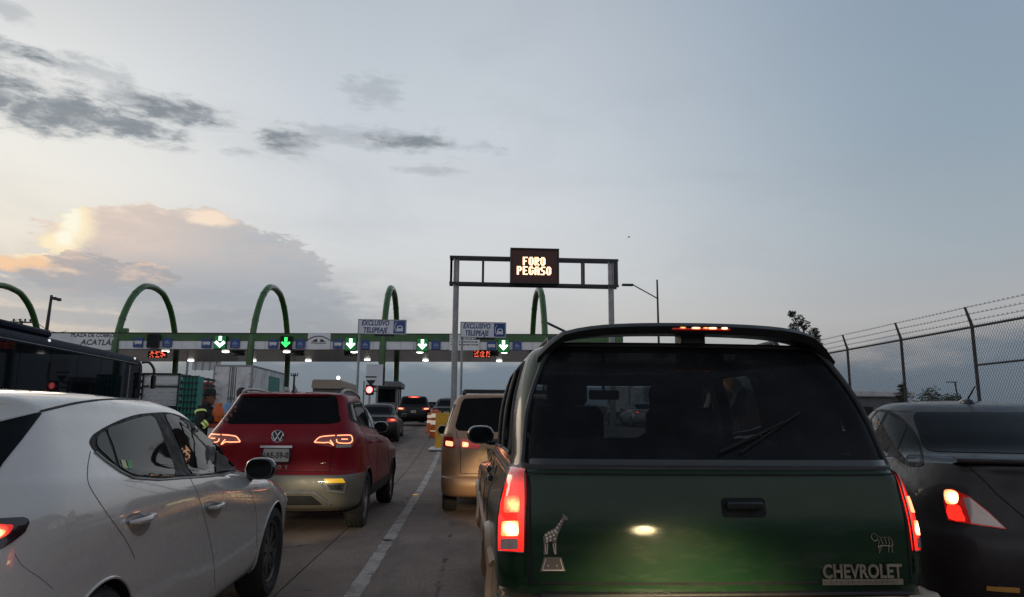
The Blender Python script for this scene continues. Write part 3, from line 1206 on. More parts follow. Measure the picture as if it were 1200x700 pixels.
def build_ground():
    ys = [-60, -20, -6] + [i * 1.0 for i in range(-4, 60)] + [64, 80, 120, 200, 400, 900, 2500, 6000]
    xs = [-4000, -800, -200, -60, 60, 200, 800, 4000]
    mb = MB()
    mb.rings([[(x, y, ground(y) - 0.05) for x in xs] for y in ys], loop=False)
    structure('ground', mb, pmat('dusty_soil', (0.10, 0.09, 0.075), 0.95, var=0.2, scale=0.4, bump=0.3, bscale=4), smooth=True)
    # concrete carriageway: a bed, slabs laid on it with open joints
    bed = MB()
    bed.rings([[(x, y, ground(y) - 0.035) for x in (-60, -20, 0, 20)] for y in ys[2:-7]], loop=False)
    road = structure('road', bed, pmat('joint_sealant', (0.018, 0.017, 0.016), 0.85))
    mt = bpy.data.materials.new('worn_concrete_road')
    mt.use_nodes = True
    t = mt.node_tree
    N = Nodes(t)
    b = t.nodes['Principled BSDF']
    tc = N.new('ShaderNodeTexCoord')
    geo = N.new('ShaderNodeNewGeometry')
    V = geo.outputs['Position']
    oi = N.new('ShaderNodeObjectInfo')
    mp = N.new('ShaderNodeMapping')
    t.links.new(V, mp.inputs[0])
    mp.inputs['Scale'].default_value = (1, 0.22, 1)
    c1 = N.noise(V, 1.1, 6, 0.62)
    c2 = N.noise(V, 42, 6, 0.7)
    c3 = N.noise(mp.outputs[0], 2.2, 5, 0.6)
    c = N.mix(N.ss(c1, 0.3, 0.7), (0.215, 0.157, 0.127), (0.31, 0.232, 0.188))
    c = N.mix(N.ss(c2, 0.35, 0.68, 0, 0.75), c, (0.110, 0.087, 0.074))
    c = N.mix(N.ss(c3, 0.48, 0.66, 0, 0.75), c, (0.125, 0.098, 0.084))
    # oil and rubber along the wheel paths
    sx = N.new('ShaderNodeSeparateXYZ')
    t.links.new(V, sx.inputs[0])
    lane = N.m('ABSOLUTE', N.m('SUBTRACT', N.m('FRACT', N.m('DIVIDE', N.m('ADD', sx.outputs[0], 1.0), 3.2)), 0.5))
    oil = N.m('MULTIPLY', N.ss(lane, 0.22, 0.05), N.ss(c3, 0.35, 0.6))
    c = N.mix(N.m('MULTIPLY', oil, 0.8), c, (0.062, 0.050, 0.043))
    vo = N.new('ShaderNodeTexVoronoi', feature='DISTANCE_TO_EDGE')
    t.links.new(V, vo.inputs['Vector'])
    vo.inputs['Scale'].default_value = 0.33
    crack = N.m('MULTIPLY', N.ss(N.m('ADD', vo.outputs[0], N.m('MULTIPLY', N.m('SUBTRACT', N.noise(V, 5, 5, .7), .5), .05)), 0.008, 0.002), N.ss(c1, .48, .58))
    c = N.mix(N.m('MULTIPLY', crack, .8), c, (0.03, 0.028, 0.027))
    hs = N.m('ADD', 0.90, N.m('MULTIPLY', oi.outputs['Random'], 0.2))
    cv = N.new('ShaderNodeHueSaturation')
    t.links.new(c, cv.inputs['Color'])
    t.links.new(hs, cv.inputs['Value'])
    sp = N.ss(N.noise(V, 7, 4, 0.5), 0.66, 0.70)
    c = N.mix(N.m('MULTIPLY', sp, 0.5), cv.outputs[0], (0.05, 0.047, 0.045))
    t.links.new(c, b.inputs['Base Color'])
    b.inputs['Roughness'].default_value = 0.78
    b.inputs['Specular IOR Level'].default_value = 0.35
    bp = N.new('ShaderNodeBump')
    bp.inputs['Strength'].default_value = 0.55
    bp.inputs['Distance'].default_value = 0.006
    t.links.new(N.m('ADD', c2, N.m('MULTIPLY', c3, .4)), bp.inputs['Height'])
    t.links.new(bp.outputs[0], b.inputs['Normal'])
    # the joint seen between the car lanes wanders slightly
    edges = [-26.5, -23.0, -19.4, -15.8, -12.2, -8.6, -5.0, -1.41, 2.15, 5.7, 9.3, 12.6]
    y0 = -4.0
    lens = [4.6, 4.9, 5.6, 4.8, 5.2, 5.0, 5.4, 5.1, 5.0, 5.2, 5.3, 5.1]
    rnd = random.Random(3)
    y = y0
    for L in lens:
        for xa, xb in zip(edges, edges[1:]):
            mb = MB()
            g = .008
            n = 4
            dz = rnd.uniform(-.002, .002)
            top = [[(x, y + .006 + (L - .012) * i / n, ground(y + L * i / n) + dz) for x in (xa + g, (xa + xb) / 2, xb - g)] for i in range(n + 1)]
            mb.rings(top, loop=False)
            sk = [[(xa + g, p[0][1], p[0][2]), (xa + g, p[0][1], p[0][2] - .034)] for p in top]
            mb.rings(sk, loop=False)
            sk = [[(xb - g, p[0][1], p[0][2]), (xb - g, p[0][1], p[0][2] - .034)] for p in top]
            mb.rings(sk, loop=False)
            for e in (0, -1):
                mb.rings([[p for p in top[e]], [(p[0], p[1], p[2] - .034) for p in top[e]]], loop=False)
            mb.build('concrete_slab', mt, road)
        y += L
    far = MB()
    far.rings([[(x, yy, ground(yy) - .006) for x in (-60, 0, 24)] for yy in [y, y + 5, 70, 100, 160, 300]], loop=False)
    far.build('road_surface', mt, road)
    # painted lane line, chipped
    pm = bpy.data.materials.new('worn_white_road_paint')
    pm.use_nodes = True
    t = pm.node_tree
    N = Nodes(t)
    b = t.nodes['Principled BSDF']
    geo = N.new('ShaderNodeNewGeometry')
    V = geo.outputs['Position']
    n1 = N.noise(V, 22, 6, 0.7)
    n2 = N.noise(V, 3.0, 4, 0.6)
    wear = N.ss(N.m('ADD', n1, N.m('MULTIPLY', N.m('SUBTRACT', n2, .5), .9)), 0.46, 0.60)
    c = N.mix(N.m('MULTIPLY', wear, .85), (0.42, 0.37, 0.33), (0.20, 0.16, 0.135))
    t.links.new(c, b.inputs['Base Color'])
    b.inputs['Roughness'].default_value = 0.7
    mb = MB()
    rnd = random.Random(5)
    pts = []
    yy = -2.0
    while yy < 27:
        w = .062 + rnd.uniform(-.006, .006)
        off = rnd.uniform(-.004, .004)
        pts.append([(-.825 - w + off, yy, ground(yy) + .0045), (-.825 + w + off, yy, ground(yy) + .0045)])
        yy += .12
    mb.rings(pts, loop=False)
    o = mb.build('lane_line', pm)
    o['kind'] = 'structure'
    # cat's eyes
    for i, q in enumerate([(487, 581)]):
        d = ray(*q)
        p = EYE + d * (-EYE.z / d.z)
        st = MB()
        st.box((0, 0, .012), (.11, .10, .014), taper=(.8, .8))
        s = st.build('road_stud', M_sticker, loc=(p.x, p.y, .004))
        tag(s, 'small pale reflective stud set on the white lane line', 'road stud')
        ln = MB()
        ln.box((0, -.046, .014), (.085, .012, .010))
        ln.build('reflector', M_amber, s)
    d = ray(454, 634)
    p = EYE + d * (-EYE.z / d.z)
    mb = MB()
    mb.add([(p.x + .055 * math.cos(a) * (1 + .3 * math.sin(3 * a)), p.y + .05 * math.sin(a) * (1 + .2 * math.cos(2 * a)), .009) for a in [k * PI / 7 for k in range(14)]], [tuple(range(14))])
    o = mb.build('road_patch', M_gap)
    o['kind'] = 'structure'


build_ground()

# distant hills on the horizon
mb = MB()
rnd = random.Random(11)
prev = 0
row0, row1, row2 = [], [], []
for i in range(161):
    a = R(-85 + 170 * i / 160)
    hgt = 34 + 14 * math.sin(a * 5 + 1) + 9 * math.sin(a * 13) + rnd.uniform(-3, 3)
    for row, rr, z in ((row0, 1900, -2), (row1, 2150, hgt * .8), (row2, 2500, hgt)):
        row.append((math.sin(a) * rr, math.cos(a) * rr, z))
mb.rings([row0, row1, row2], loop=False)
o = mb.build('hills', pmat('far_hillside', (0.060, 0.072, 0.085), 0.95, var=0.25, scale=0.01))
o['kind'] = 'structure'

# ------------------------------------------------------------------ toll plaza
PN, PF = 54.0, 65.0              # near and far edge of the canopy
GP = ground(54)
TILT = 0.0117
XL, XR = -70.0, 12.0


def pz(x, z):
    return z + TILT * (x + 3)


canopy = thing('toll_canopy', 'long flat toll plaza canopy with green top band and pale fascia across the lanes', 'toll plaza canopy', (0, PN, GP))
cz = lambda x, z: pz(x, z) - GP


def slab(mb, x0, x1, y0, y1, z0, z1, mi=0):
    """box that follows the slight fall of the canopy"""
    vs = []
    for z in (z0, z1):
        for x, y in ((x0, y0), (x1, y0), (x1, y1), (x0, y1)):
            vs.append((x, y, cz(x, z)))
    mb.add(vs, [(3, 2, 1, 0), (4, 5, 6, 7), (0, 1, 5, 4), (1, 2, 6, 5), (2, 3, 7, 6), (3, 0, 4, 7)], mi)


mb = MB()
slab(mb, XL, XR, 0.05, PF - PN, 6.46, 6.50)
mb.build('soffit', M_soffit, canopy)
mb = MB()
slab(mb, XL, XR, 0.05, PF - PN, 6.52, 7.60)
mb.build('roof', M_roofg, canopy)
mb = MB()
slab(mb, -25.85, XR, -.06, .04, 7.12, 7.66)
slab(mb, XL, -25.85, -.02, .04, 7.12, 7.66)
mb.build('green_band', M_gsteel, canopy)
mb = MB()
slab(mb, XL, XR, -.10, .06, 7.665, 7.72)
mb.build('roof_edge', M_dsteel, canopy)
x = XL
pan = None
k = 0
while x < XR - .1:
    w = 1.0
    if pan is None:
        mb = MB()
        mb.box((w / 2, -.0, 0), (w - .02, .08, .60))
        pan = mb.mesh('fascia_panel', M_fascia)
    if x > -32:
        o = link('fascia_panel', pan, canopy)
        o.location = (x, .02 + random.uniform(-.004, .004), cz(x + .5, 6.80))
        o.rotation_euler = (0, -TILT, 0)
    else:
        if k == 0:
            q = MB()
            slab(q, XL, x + 38, -.02, .04, 6.5, 7.1)
            q.build('fascia_backing', M_fascia, canopy)
            k = 1
    x += w
# signboard with the plaza's name on the left of the fascia
nm = MB()
xc = -27.0 - 3.4
slab(nm, xc - 5.2, -25.86, -.16, -.07, 6.42, 7.62)
o = nm.build('name_board', M_fascia, canopy)
x_r = -26.95
text_on('board_lettering', 'PLAZA DE COBRO', .40, M_ink, o, (at(110, 393.5, PN).x, -.165, at(110, 393.5, PN).z - GP), sx=.92, bold=.008)
text_on('board_lettering', 'ACATLÁN', .56, M_ink, o, (at(117, 402, PN).x, -.165, at(117, 402, PN).z - GP), sx=1.0, shear=.2, bold=.01)
# white logo plaque and notice plaque on the fascia
pl = MB()
a, b = at(361.5, 391, PN), at(387, 410, PN)
slab(pl, a.x, b.x, -.15, -.07, b.z - TILT * (b.x + 3), a.z - TILT * (b.x + 3) + .05)
o = pl.build('logo_plaque', M_fascia, canopy)
lg = MB()
c = at(374, 399, PN)
for s in (1, -1):      # two ridges under an arc
    lg.prism([(s * .08, -.12), (s * .52, -.12), (s * .30, .02), (s * .14, .10)][::s], -.012, 0, 'Y')
lg.tube([(t / 10 * .85, 0, .30 - .32 * (t / 10) ** 2) for t in range(-10, 11)], .035, 5)
lg.box((0, -.004, -.22), (1.15, .012, .05))
lg.build('logo', M_ink, o, loc=(c.x, -.155, c.z - GP))
pl = MB()
a, b = at(527, 392, PN), at(562, 411, PN)
slab(pl, a.x, b.x, -.15, -.07, b.z - TILT * (b.x + 3), a.z - TILT * (b.x + 3))
o = pl.build('notice_plaque', M_fascia, canopy)
lg = MB()
rnd = random.Random(4)
for zz in range(3):    # lines of small print too far away to read
    x = a.x + .12
    while x < b.x - .2:
        w = rnd.uniform(.08, .25)
        if not (-.75 < x - (a.x + b.x) / 2 < -.45):
            lg.box((x + w / 2, -.154, (a.z + b.z) / 2 - GP + .25 - zz * .22), (w, .01, .075))
        x += w + .06
q = lg.build('notice_print', M_ink, o)
q['kind'] = 'stuff'
# small camera housings under the near edge
for px in (278, 348, 411, 577):
    p = at(px, 421, PN + 2.0)
    mb = MB()
    mb.rbox((p.x, 2.0, cz(p.x, 6.46) - .13), (1.0, .5, .22), .05)
    mb.box((p.x, 2.0, cz(p.x, 6.46) + .0), (.1, .1, .06))
    mb.build('camera_housing', M_dsteel, canopy)

# arches that straddle the canopy, one leg on each side
ARCH = [(-37.4, 'leftmost green arch, its left leg out of the picture beyond the coach'),
        (-25.75, 'green arch beside the plaza name board, near leg behind the coach front'),
        (-16.0, 'green arch standing over the white box truck'),
        (-6.3, 'green arch behind the left telepeaje sign'),
        (5.97, 'green arch furthest right, half hidden by the dark green car roof')]
ABASE = GP
for ax, lab in ARCH:
    o = thing('canopy_arch', lab, 'arch', (ax, 59.5, ABASE), 0, 'green arches over the toll canopy')
    top = 12.05 - ABASE + TILT * (ax + 6)
    H = top
    rad = .25
    prof = [(-5.62, 0), (-5.62, 3.0), (-5.56, 5.2), (-5.25, 6.7), (-4.6, 8.2), (-3.5, 9.65), (-2.0, 10.65), (-.6, 10.93), (0, 10.95)]
    prof = [(a, b * H / 10.95) for a, b in prof]
    prof = prof + [(-a, b) for a, b in reversed(prof[:-1])]
    pts = smooth_poly([(0, a, b) for a, b in prof], 5, closed=False)
    n = len(pts)
    for nm_, seg in (('near_leg', pts[:n // 2 + 1]), ('far_leg', pts[n // 2:])):
        mb = MB()
        mb.tube(seg, rad, 12)
        mb.build(nm_, M_gsteel, o)
    for fi in (8, 18, 26, len(pts) - 27, len(pts) - 19, len(pts) - 9):     # bolted joints along the tube
        c_, d_ = pts[fi], (pts[fi + 1] - pts[fi - 1]).normalized()
        mb = MB()
        mb.tube([c_ - d_ * .05, c_ + d_ * .05], rad * 1.07, 14)
        mb.build('joint_flange', M_gsteel, o)
    for yy in (-5.62, 5.62):
        mb = MB()
        mb.rbox((0, yy, .25), (1.0, 1.0, .5), .08)
        mb.build('leg_footing', M_conc, o)
    if ax > 0:
        mb = MB()
        p0, p1 = at(640, 378, 56), at(690, 402, 56)
        mb.tube([p0 - Vector((ax, 59.5, ABASE)), p1 - Vector((ax, 59.5, ABASE))], .10, 8)
        mb.build('brace', M_dsteel, o)
    elif ax < -20 and ax > -30:
        mb = MB()
        mb.box((.5, -5.4, 6.5), (.5, .3, .35))
        mb.build('bracket', M_gsteel, o)

# lane signals: (px, py, kind)
SIG = [(179, 399, 'off', 'unlit dark lane signal left of all the lit arrows on the toll fascia'),
       (258, 401, 'chevron', 'lane signal with a white chevron arrow above the white truck'),
       (335, 401.5, 'green', 'lane signal with a dimmer pure green arrow'),
       (411, 403, 'white', 'lane signal with white down arrow beside the left telepeaje sign pole'),
       (495, 404, 'white', 'lane signal with white down arrow midway between the two telepeaje signs'),
       (590, 405, 'white', 'lane signal with white down arrow below the right telepeaje sign')]


def arrow_poly(w, h):
    s = w * .16
    return [(0, -h / 2), (w / 2, -h * .02), (w * .36, h * .10), (s, -h * .06), (s, h / 2), (-s, h / 2), (-s, -h * .06), (-w * .36, h * .10), (-w / 2, -h * .02)]


for px, py, kind, lab in SIG:
    p = at(px, py, PN - .35)
    o = thing('lane_signal', lab, 'lane signal', p, 0, 'lane signals on the toll fascia')
    mb = MB()
    mb.rbox((0, .1, -.02), (.88, .22, 1.02), .04)
    mb.build('housing', M_dsteel if kind == 'off' else M_sigbox, o)
    mb = MB()
    mb.box((0, -.018, -.02), (.80, .012, .94))
    mb.build('face', M_gap if kind in ('off', 'green') else M_halo, o)
    if kind == 'chevron':
        mb = MB()
        mb.prism([(0, -.42), (.40, -.05), (.24, .10), (0, -.13), (-.24, .10), (-.40, -.05)], -.05, -.03, 'Y')
        mb.rbox((0, -.04, .27), (.22, .02, .32), .02)
        mb.build('arrow', M_arrow, o)
    elif kind != 'off':
        mb = MB()
        mb.prism(arrow_poly(.70, .76), -.05, -.03, 'Y')
        mb.build('arrow', M_arrow if kind == 'white' else M_arrowg, o)

# blue service plates either side of each signal: bus plate left, car plate right
PLATES = [(162, 401.5, 0, 'blue bus plate on the fascia left of the unlit signal'), (196, 401.5, 1, 'blue car plate on the fascia right of the unlit signal'),
          (242, 402.5, 0, 'blue bus plate left of the white chevron signal'), (275.5, 402.5, 1, 'blue car plate right of the white chevron signal'),
          (320, 403, 0, 'blue bus plate left of the green arrow signal'), (352, 403, 1, 'blue car plate between green arrow signal and logo plaque'),
          (396, 403.5, 0, 'blue bus plate right of the logo plaque'), (428, 404, 1, 'blue car plate just right of the left telepeaje sign pole'),
          (511, 404.5, 1, 'blue car plate just left of the message gantry post'),
          (576, 405.5, 0, 'blue bus plate below the right telepeaje sign'), (606, 405.5, 1, 'blue car plate right of the last lit arrow')]
for px, py, kind, lab in PLATES:
    p = at(px, py, PN - .1)
    o = thing('service_sign', lab, 'lane sign', p, 0, 'blue plates on the toll fascia')
    mb = MB()
    mb.prism([(q.x, q.y) for q in round_poly([(-.34, -.34), (.34, -.34), (.34, .34), (-.34, .34)], .04)], -.03, .06, 'Y')
    mb.build('plate', M_blue, o)
    mb = MB()
    if kind == 0:
        mb.prism([(q.x, q.y) for q in round_poly([(-.27, -.09), (.27, -.09), (.27, .12), (-.27, .12)], .04)], -.036, -.03, 'Y')
        for s in (-.15, .15):
            mb.lathe([(-.036, .05), (-.031, .05)], 'Y', 10, (s, 0, -.11), cap0=True, cap1=True)
    else:
        mb.prism([(-.2, -.10), (.2, -.10), (.2, .02), (.10, .04), (.05, .14), (-.11, .14), (-.15, .03), (-.2, .0)], -.036, -.03, 'Y')
        mb.box((0, -.033, -.22), (.42, .006, .05))
    mb.build('pictogram', M_whitetxt if kind == 0 else pmat('pale_blue_mark', (.20, .27, .45), .5), o)

# round lamps under the canopy
for i, (px, py, yy, lab) in enumerate([
        (194, 411.3, 55.0, 'ceiling lamp under the canopy below the leftmost blue plates'), (224, 418, 63.5, 'far row ceiling lamp above the crate truck'),
        (264.5, 411.3, 55.2, 'near row ceiling lamp under the chevron signal'), (297, 418.3, 63.5, 'far row ceiling lamp right of the arch leg over the white truck'),
        (336, 411.5, 55.2, 'near row ceiling lamp under the green arrow signal'), (361.5, 418.7, 63.5, 'far row ceiling lamp below the logo plaque'),
        (415, 412.3, 55.2, 'near row ceiling lamp under the arrow by the left telepeaje pole'), (430.5, 418.7, 62.5, 'far row ceiling lamp right of the left telepeaje pole'),
        (492, 413.5, 55.3, 'near row ceiling lamp under the arrow between the telepeaje signs'), (498.7, 420.3, 63.0, 'far row ceiling lamp under the arrow between the telepeaje signs'),
        (591, 414.2, 55.3, 'near row ceiling lamp under the rightmost arrow'), (585, 420.8, 63.5, 'far row ceiling lamp nearest the dark green car')]):
    p = at(px, py, yy)
    p.z = pz(p.x, 6.46)
    o = thing('ceiling_lamp', lab, 'ceiling lamp', p, 0, 'lamps under the toll canopy')
    mb = MB()
    mb.lathe([(0, .20), (-.02, .235), (-.035, .235)], 'Z', 16)
    mb.build('housing', M_dsteel, o)
    mb = MB()
    mb.lathe([(-.03, .27), (-.07, .25), (-.10, .14), (-.11, .001)], 'Z', 16)
    mb.build('diffuser', M_lampw, o)

# red text display under the near edge; the left panel imitates a reddish reflection
for px, py, seed, lab in ((565, 415, 1, 'red lit text display below the notice plaque'), (184, 415.5, 2, 'red lit marks imitating a reddish reflection below the unlit signal')):
    p = at(px, py, PN + .3)
    o = thing('red_lit_panel', lab, 'display', p, 0, 'red displays under the canopy edge')
    mb = MB()
    mb.rbox((0, .1, 0), (1.35, .16, .48), .03)
    mb.box((0, .12, .3), (.1, .06, .30))
    mb.build('housing', M_gap, o)
    rr = random.Random(seed)
    mb = MB()
    for r_ in range(5):
        for c_ in range(17):
            if rr.random() < (.62 if r_ in (0, 2, 4) else .4) and c_ % 6 != 5:
                mb.box((-.56 + c_ * .07, .012, .18 - r_ * .09), (.055, .012, .065))
    mb.build('lit_segments', M_redled, o, smooth=False)

# islands, booths, barriers between the lanes
for ax, y0 in ((-16.0, 44), (-6.3, 40), (5.97, 40), (-25.75, 46)):
    mb = MB()
    mb.rbox((0, 14, .10), (1.6, 28, .34), .4)
    o = mb.build('traffic_island', M_conc, loc=(ax + .45, y0, GP))
    o['kind'] = 'structure'
for ax, lab in ((-5.45, 'grey toll booth behind the green arch leg at the middle lanes'), (-15.2, 'grey toll booth on the island behind the white box truck'), (6.8, 'grey toll booth on the island hidden behind the dark green car')):
    o = thing('toll_booth', lab, 'toll booth', (ax, 50, GP + .25), 0, 'toll booths')
    mb = MB()
    mb.rbox((0, 1.5, .5), (1.5, 3.0, 1.0), .06)
    mb.build('base_wall', M_booth, o)
    mb = MB()
    for sx in (-1, 1):
        for yy in (.08, 1.5, 2.92):
            mb.box((sx * .70, yy, 1.55), (.09, .09, 1.12))
    mb.box((0, .05, 1.55), (1.3, .05, 1.12))
    mb.build('frame', M_booth, o)
    mb = MB()
    mb.box((0, .02, 1.55), (1.2, .03, .9))
    for sx in (-1, 1):
        mb.box((sx * .69, 1.5, 1.55), (.02, 2.7, 1.08))
    mb.build('window', M_dglass, o)
    mb = MB()
    mb.rbox((0, 1.4, 2.32), (1.95, 3.6, .42), .12)
    mb.build('roof', M_booth, o)
    mb = MB()
    mb.box((-.1, -.42, 2.28), (.32, .03, .18))
    mb.build('lane_number_plate', M_tan, o)

# white notice board and red stop light at the island nose
o = thing('notice_board', 'white notice board with dark triangle on a pole before the toll booth', 'sign', (at(425, 437, 46).x, 46, GP))
a, b = at(425, 427, 46), at(452, 452, 46)
mb = MB()
mb.box(((b.x - a.x) / 2, 0, (a.z + b.z) / 2 - GP), (b.x - a.x - .45, .08, a.z - b.z))
mb.build('board', M_sign, o)
mb = MB()
mb.box(((b.x - a.x) - .35, .05, (a.z + b.z) / 2 - GP - .1), (.5, .08, a.z - b.z - .2))
mb.build('backing_panel', M_dsteel, o)
mb = MB()
mb.prism([(.25, 2.65), (.85, 2.65), (.55, 2.25)], -.056, -.045, 'Y')
mb.box((.55, -.05, 2.85), (.7, .01, .08))
mb.box((.55, -.05, 1.95), (.85, .01, .07))
mb.build('print', M_ink, o)
mb = MB()
mb.tube([(.95, .06, 0), (.95, .06, 3.5)], .06, 8)
mb.tube([(.1, .06, 0), (.1, .06, 2.6)], .05, 8)
mb.build('post', M_steel, o)
p = at(433, 457, 45)
o = thing('stop_light', 'round red stop light glowing at the lane entrance by the white notice board', 'traffic light', (p.x, 45, GP))
mb = MB()
mb.rbox((0, .12, p.z - GP), (.5, .24, .62), .06)
mb.build('housing', M_gap, o)
mb = MB()
mb.tube([(0, .12, 0), (0, .12, p.z - GP - .25)], .06, 8)
mb.build('post', M_steel, o)
mb = MB()
mb.lathe([(-.02, .20), (-.03, .17), (-.04, .10), (-.045, .001)], 'Y', 20, (0, 0, p.z - GP))
vz = MB()  # hood added to keep the red lamp out of the coach windows
vz.lathe([(.0, .215), (-.34, .235), (-.34, .225), (.0, .205)], 'Y', 24, (0, 0, p.z - GP))
vz.build('added_visor', M_gap, o)
mb.build('lamp', pmat('lit_red_signal', (1, .2, .15), .4, emit=(1.0, .16, .15), es=5.0), o)

# ------------------------------------------------------------------ message gantry
gz = ground(30)
o = thing('message_gantry', 'steel gantry over the road carrying the red lit message board', 'sign gantry', (0, 30, gz))
zt, zb = 8.16 - gz, 7.03 - gz
xl, xr = -.72, 6.40
for nm_, z in (('upper_chord', zt), ('lower_chord', zb)):
    mb = MB()
    for yy in (-.22, .22):
        mb.box(((xl + xr) / 2, yy, z), (xr - xl + .14, .10, .10))
    mb.build(nm_, M_dsteel, o)
for x in (xl, xl + .0, at(566, 320, 30).x, at(683, 320, 30).x, xr):
    mb = MB()
    for yy in (-.22, .22):
        mb.box((x, yy, (zt + zb) / 2), (.09, .08, zt - zb - .10))
    mb.build('upright', M_dsteel, o)
for x0_ in (xl + .22, xr - .22):
    mb = MB()
    mb.tube([(x0_, 0, 0), (x0_, 0, zt)], .125, 14)
    mb.build('post', M_steel, o)
    mb = MB()
    mb.rbox((x0_, 0, .08), (.6, .6, .16), .03)
    mb.build('base_plate', M_conc, o)
brd = thing('message_board', 'dark electronic message board showing FORO PEGASO in lit letters', 'message board', (at(626.5, 312, 29.6).x, 29.6, 0))
a, b = at(598, 291, 29.6), at(655, 333.5, 29.6)
w, h, zc = b.x - a.x, a.z - b.z, (a.z + b.z) / 2
mb = MB()
mb.rbox((0, .12, zc), (w, .34, h), .03)
hb = mb.build('housing', M_dsteel, brd)
mb = MB()
mb.box((0, -.055, zc), (w - .14, .012, h - .14))
mb.build('face', M_vms, brd)
mb = MB()
mb.box((0, -.085, zc + h / 2 - .03), (w, .10, .05))
mb.box((0, -.085, zc - h / 2 + .03), (w, .06, .05))
for s in (-1, 1):
    mb.box((s * (w / 2 - .03), -.085, zc), (.05, .07, h - .12))
mb.build('hood', M_dsteel, brd)
FONT5 = {'F': '11111 11000 11000 11110 11000 11000 11000', 'O': '01110 11011 11011 11011 11011 11011 01110', 'R': '11110 11011 11011 11110 11100 11010 11011',
         'P': '11110 11011 11011 11110 11000 11000 11000', 'E': '11111 11000 11000 11110 11000 11000 11111', 'G': '01110 11011 11000 11011 11011 11011 01110',
         'A': '01110 11011 11011 11111 11011 11011 11011', 'S': '01111 11000 11000 01110 00011 00011 11110'}
mb = MB()
for row, word in enumerate(('FORO', 'PEGASO')):
    cw = .250
    z0 = zc + (.30 if row == 0 else -.11)
    for i, ch in enumerate(word):
        x0_ = (i - len(word) / 2) * cw + .01
        mb = MB()
        for r_, bits in enumerate(FONT5[ch].split()):
            for c_, bit in enumerate(bits):
                if bit == '1':
                    mb.box((x0_ + c_ * .043, -.066, z0 - r_ * .052 + .06), (.040, .010, .049))
        mb.build('lit_letter', M_vmstxt, brd, smooth=False)

# ------------------------------------------------------------------ telepeaje signs
for i, (x0_, y0_, x1_, y1_, pp, lab) in enumerate(((420, 374.2, 476, 392.5, 420, 'EXCLUSIVO TELEPEAJE sign on the left, hung in front of a green arch'), (539.5, 377.3, 593, 396.5, 541, 'EXCLUSIVO TELEPEAJE sign on the right, beside the gantry post'))):
    Y = 40
    a, b = at(x0_, y0_, Y), at(x1_, y1_, Y)
    w, h = b.x - a.x, a.z - b.z
    g = ground(Y)
    o = thing('toll_sign', lab, 'road sign', (a.x, Y, g), 0, 'telepeaje signs')
    zc = (a.z + b.z) / 2 - g
    mb = MB()
    mb.rbox((w / 2, 0, zc), (w, .10, h), .02)
    mb.build('panel', M_sign, o)
    mb = MB()
    for z in (-1, 1):
        mb.box((w / 2, -.055, zc + z * (h / 2 - .02)), (w, .03, .035))
    for s in (.02, w - .02):
        mb.box((s, -.055, zc), (.035, .03, h - .08))
    mb.build('border', M_steel, o)
    text_on('lettering', 'EXCLUSIVO', .40, M_bluetxt, o, (w * .355, -.056, zc + .20), sx=.70, shear=.22, bold=.012, spacing=1.05)
    text_on('lettering', 'TELEPEAJE', .40, M_bluetxt, o, (w * .355, -.056, zc - .20), sx=.70, shear=.22, bold=.012, spacing=1.05)
    mb = MB()
    mb.box((w * .855, -.054, zc), (w * .24, .012, h * .84))
    pc = mb.build('pictogram_field', M_blue, o)
    mb = MB()
    mb.tube([(w * .755 + .12 - .10 * math.sin(t * PI / 8), -.064, zc - .28 + t * .07) for t in range(9)], .03, 5, flat=.4)
    mb.prism([(w * .80, zc - .24), (w * .93, zc - .24), (w * .93, zc - .04), (w * .905, zc + .08), (w * .825, zc + .08), (w * .80, zc - .04)], -.068, -.060, 'Y')
    mb.build('car_mark', M_sign, pc)
    mb = MB()
    mb.box((w * .865, -.071, zc - .02), (w * .07, .006, .10))
    mb.build('car_mark_window', M_blue, pc)
    px = at(pp, 420, Y).x - a.x
    mb = MB()
    mb.tube([(max(px, .06), .06, 0), (max(px, .06), .06, zc + h / 2)], .065, 10)
    mb.build('post', M_steel, o)
    mb = MB()
    mb.box((w * .55, .07, zc - h / 2 - .04), (w * .42, .06, .12))
    mb.build('bracket', M_dsteel, o)

# ------------------------------------------------------------------ street furniture far away
def street_lamp(px, top, base_y, Y, arm_px, arm_py, elbow_py, lab, r=.07):
    p = at(px, top, Y)
    g = ground(Y)
    o = thing('street_lamp', lab, 'street lamp', (p.x, Y, g))
    mb = MB()
    mb.tube([(0, 0, 0), (0, 0, p.z - g)], [r * 1.4, r * .8], 10)
    mb.build('pole', M_dsteel, o)
    e, q = at(px, elbow_py, Y), at(arm_px, arm_py, Y)
    q0 = at(arm_px + (px - arm_px) * .30, arm_py + .5, Y)
    mb = MB()
    mb.tube([(0, 0, e.z - g), q0 - Vector((p.x, Y, g)), q - Vector((p.x, Y, g))], r * .55, 8)
    mb.build('arm', M_dsteel, o)
    mb = MB()
    c = q - Vector((p.x, Y, g))
    s = 1 if arm_px < px else -1
    mb.rbox((c.x + s * .25, c.y, c.z), (.75, .30, .13), .05)
    mb.build('lamp_head', M_dsteel, o)
    return o


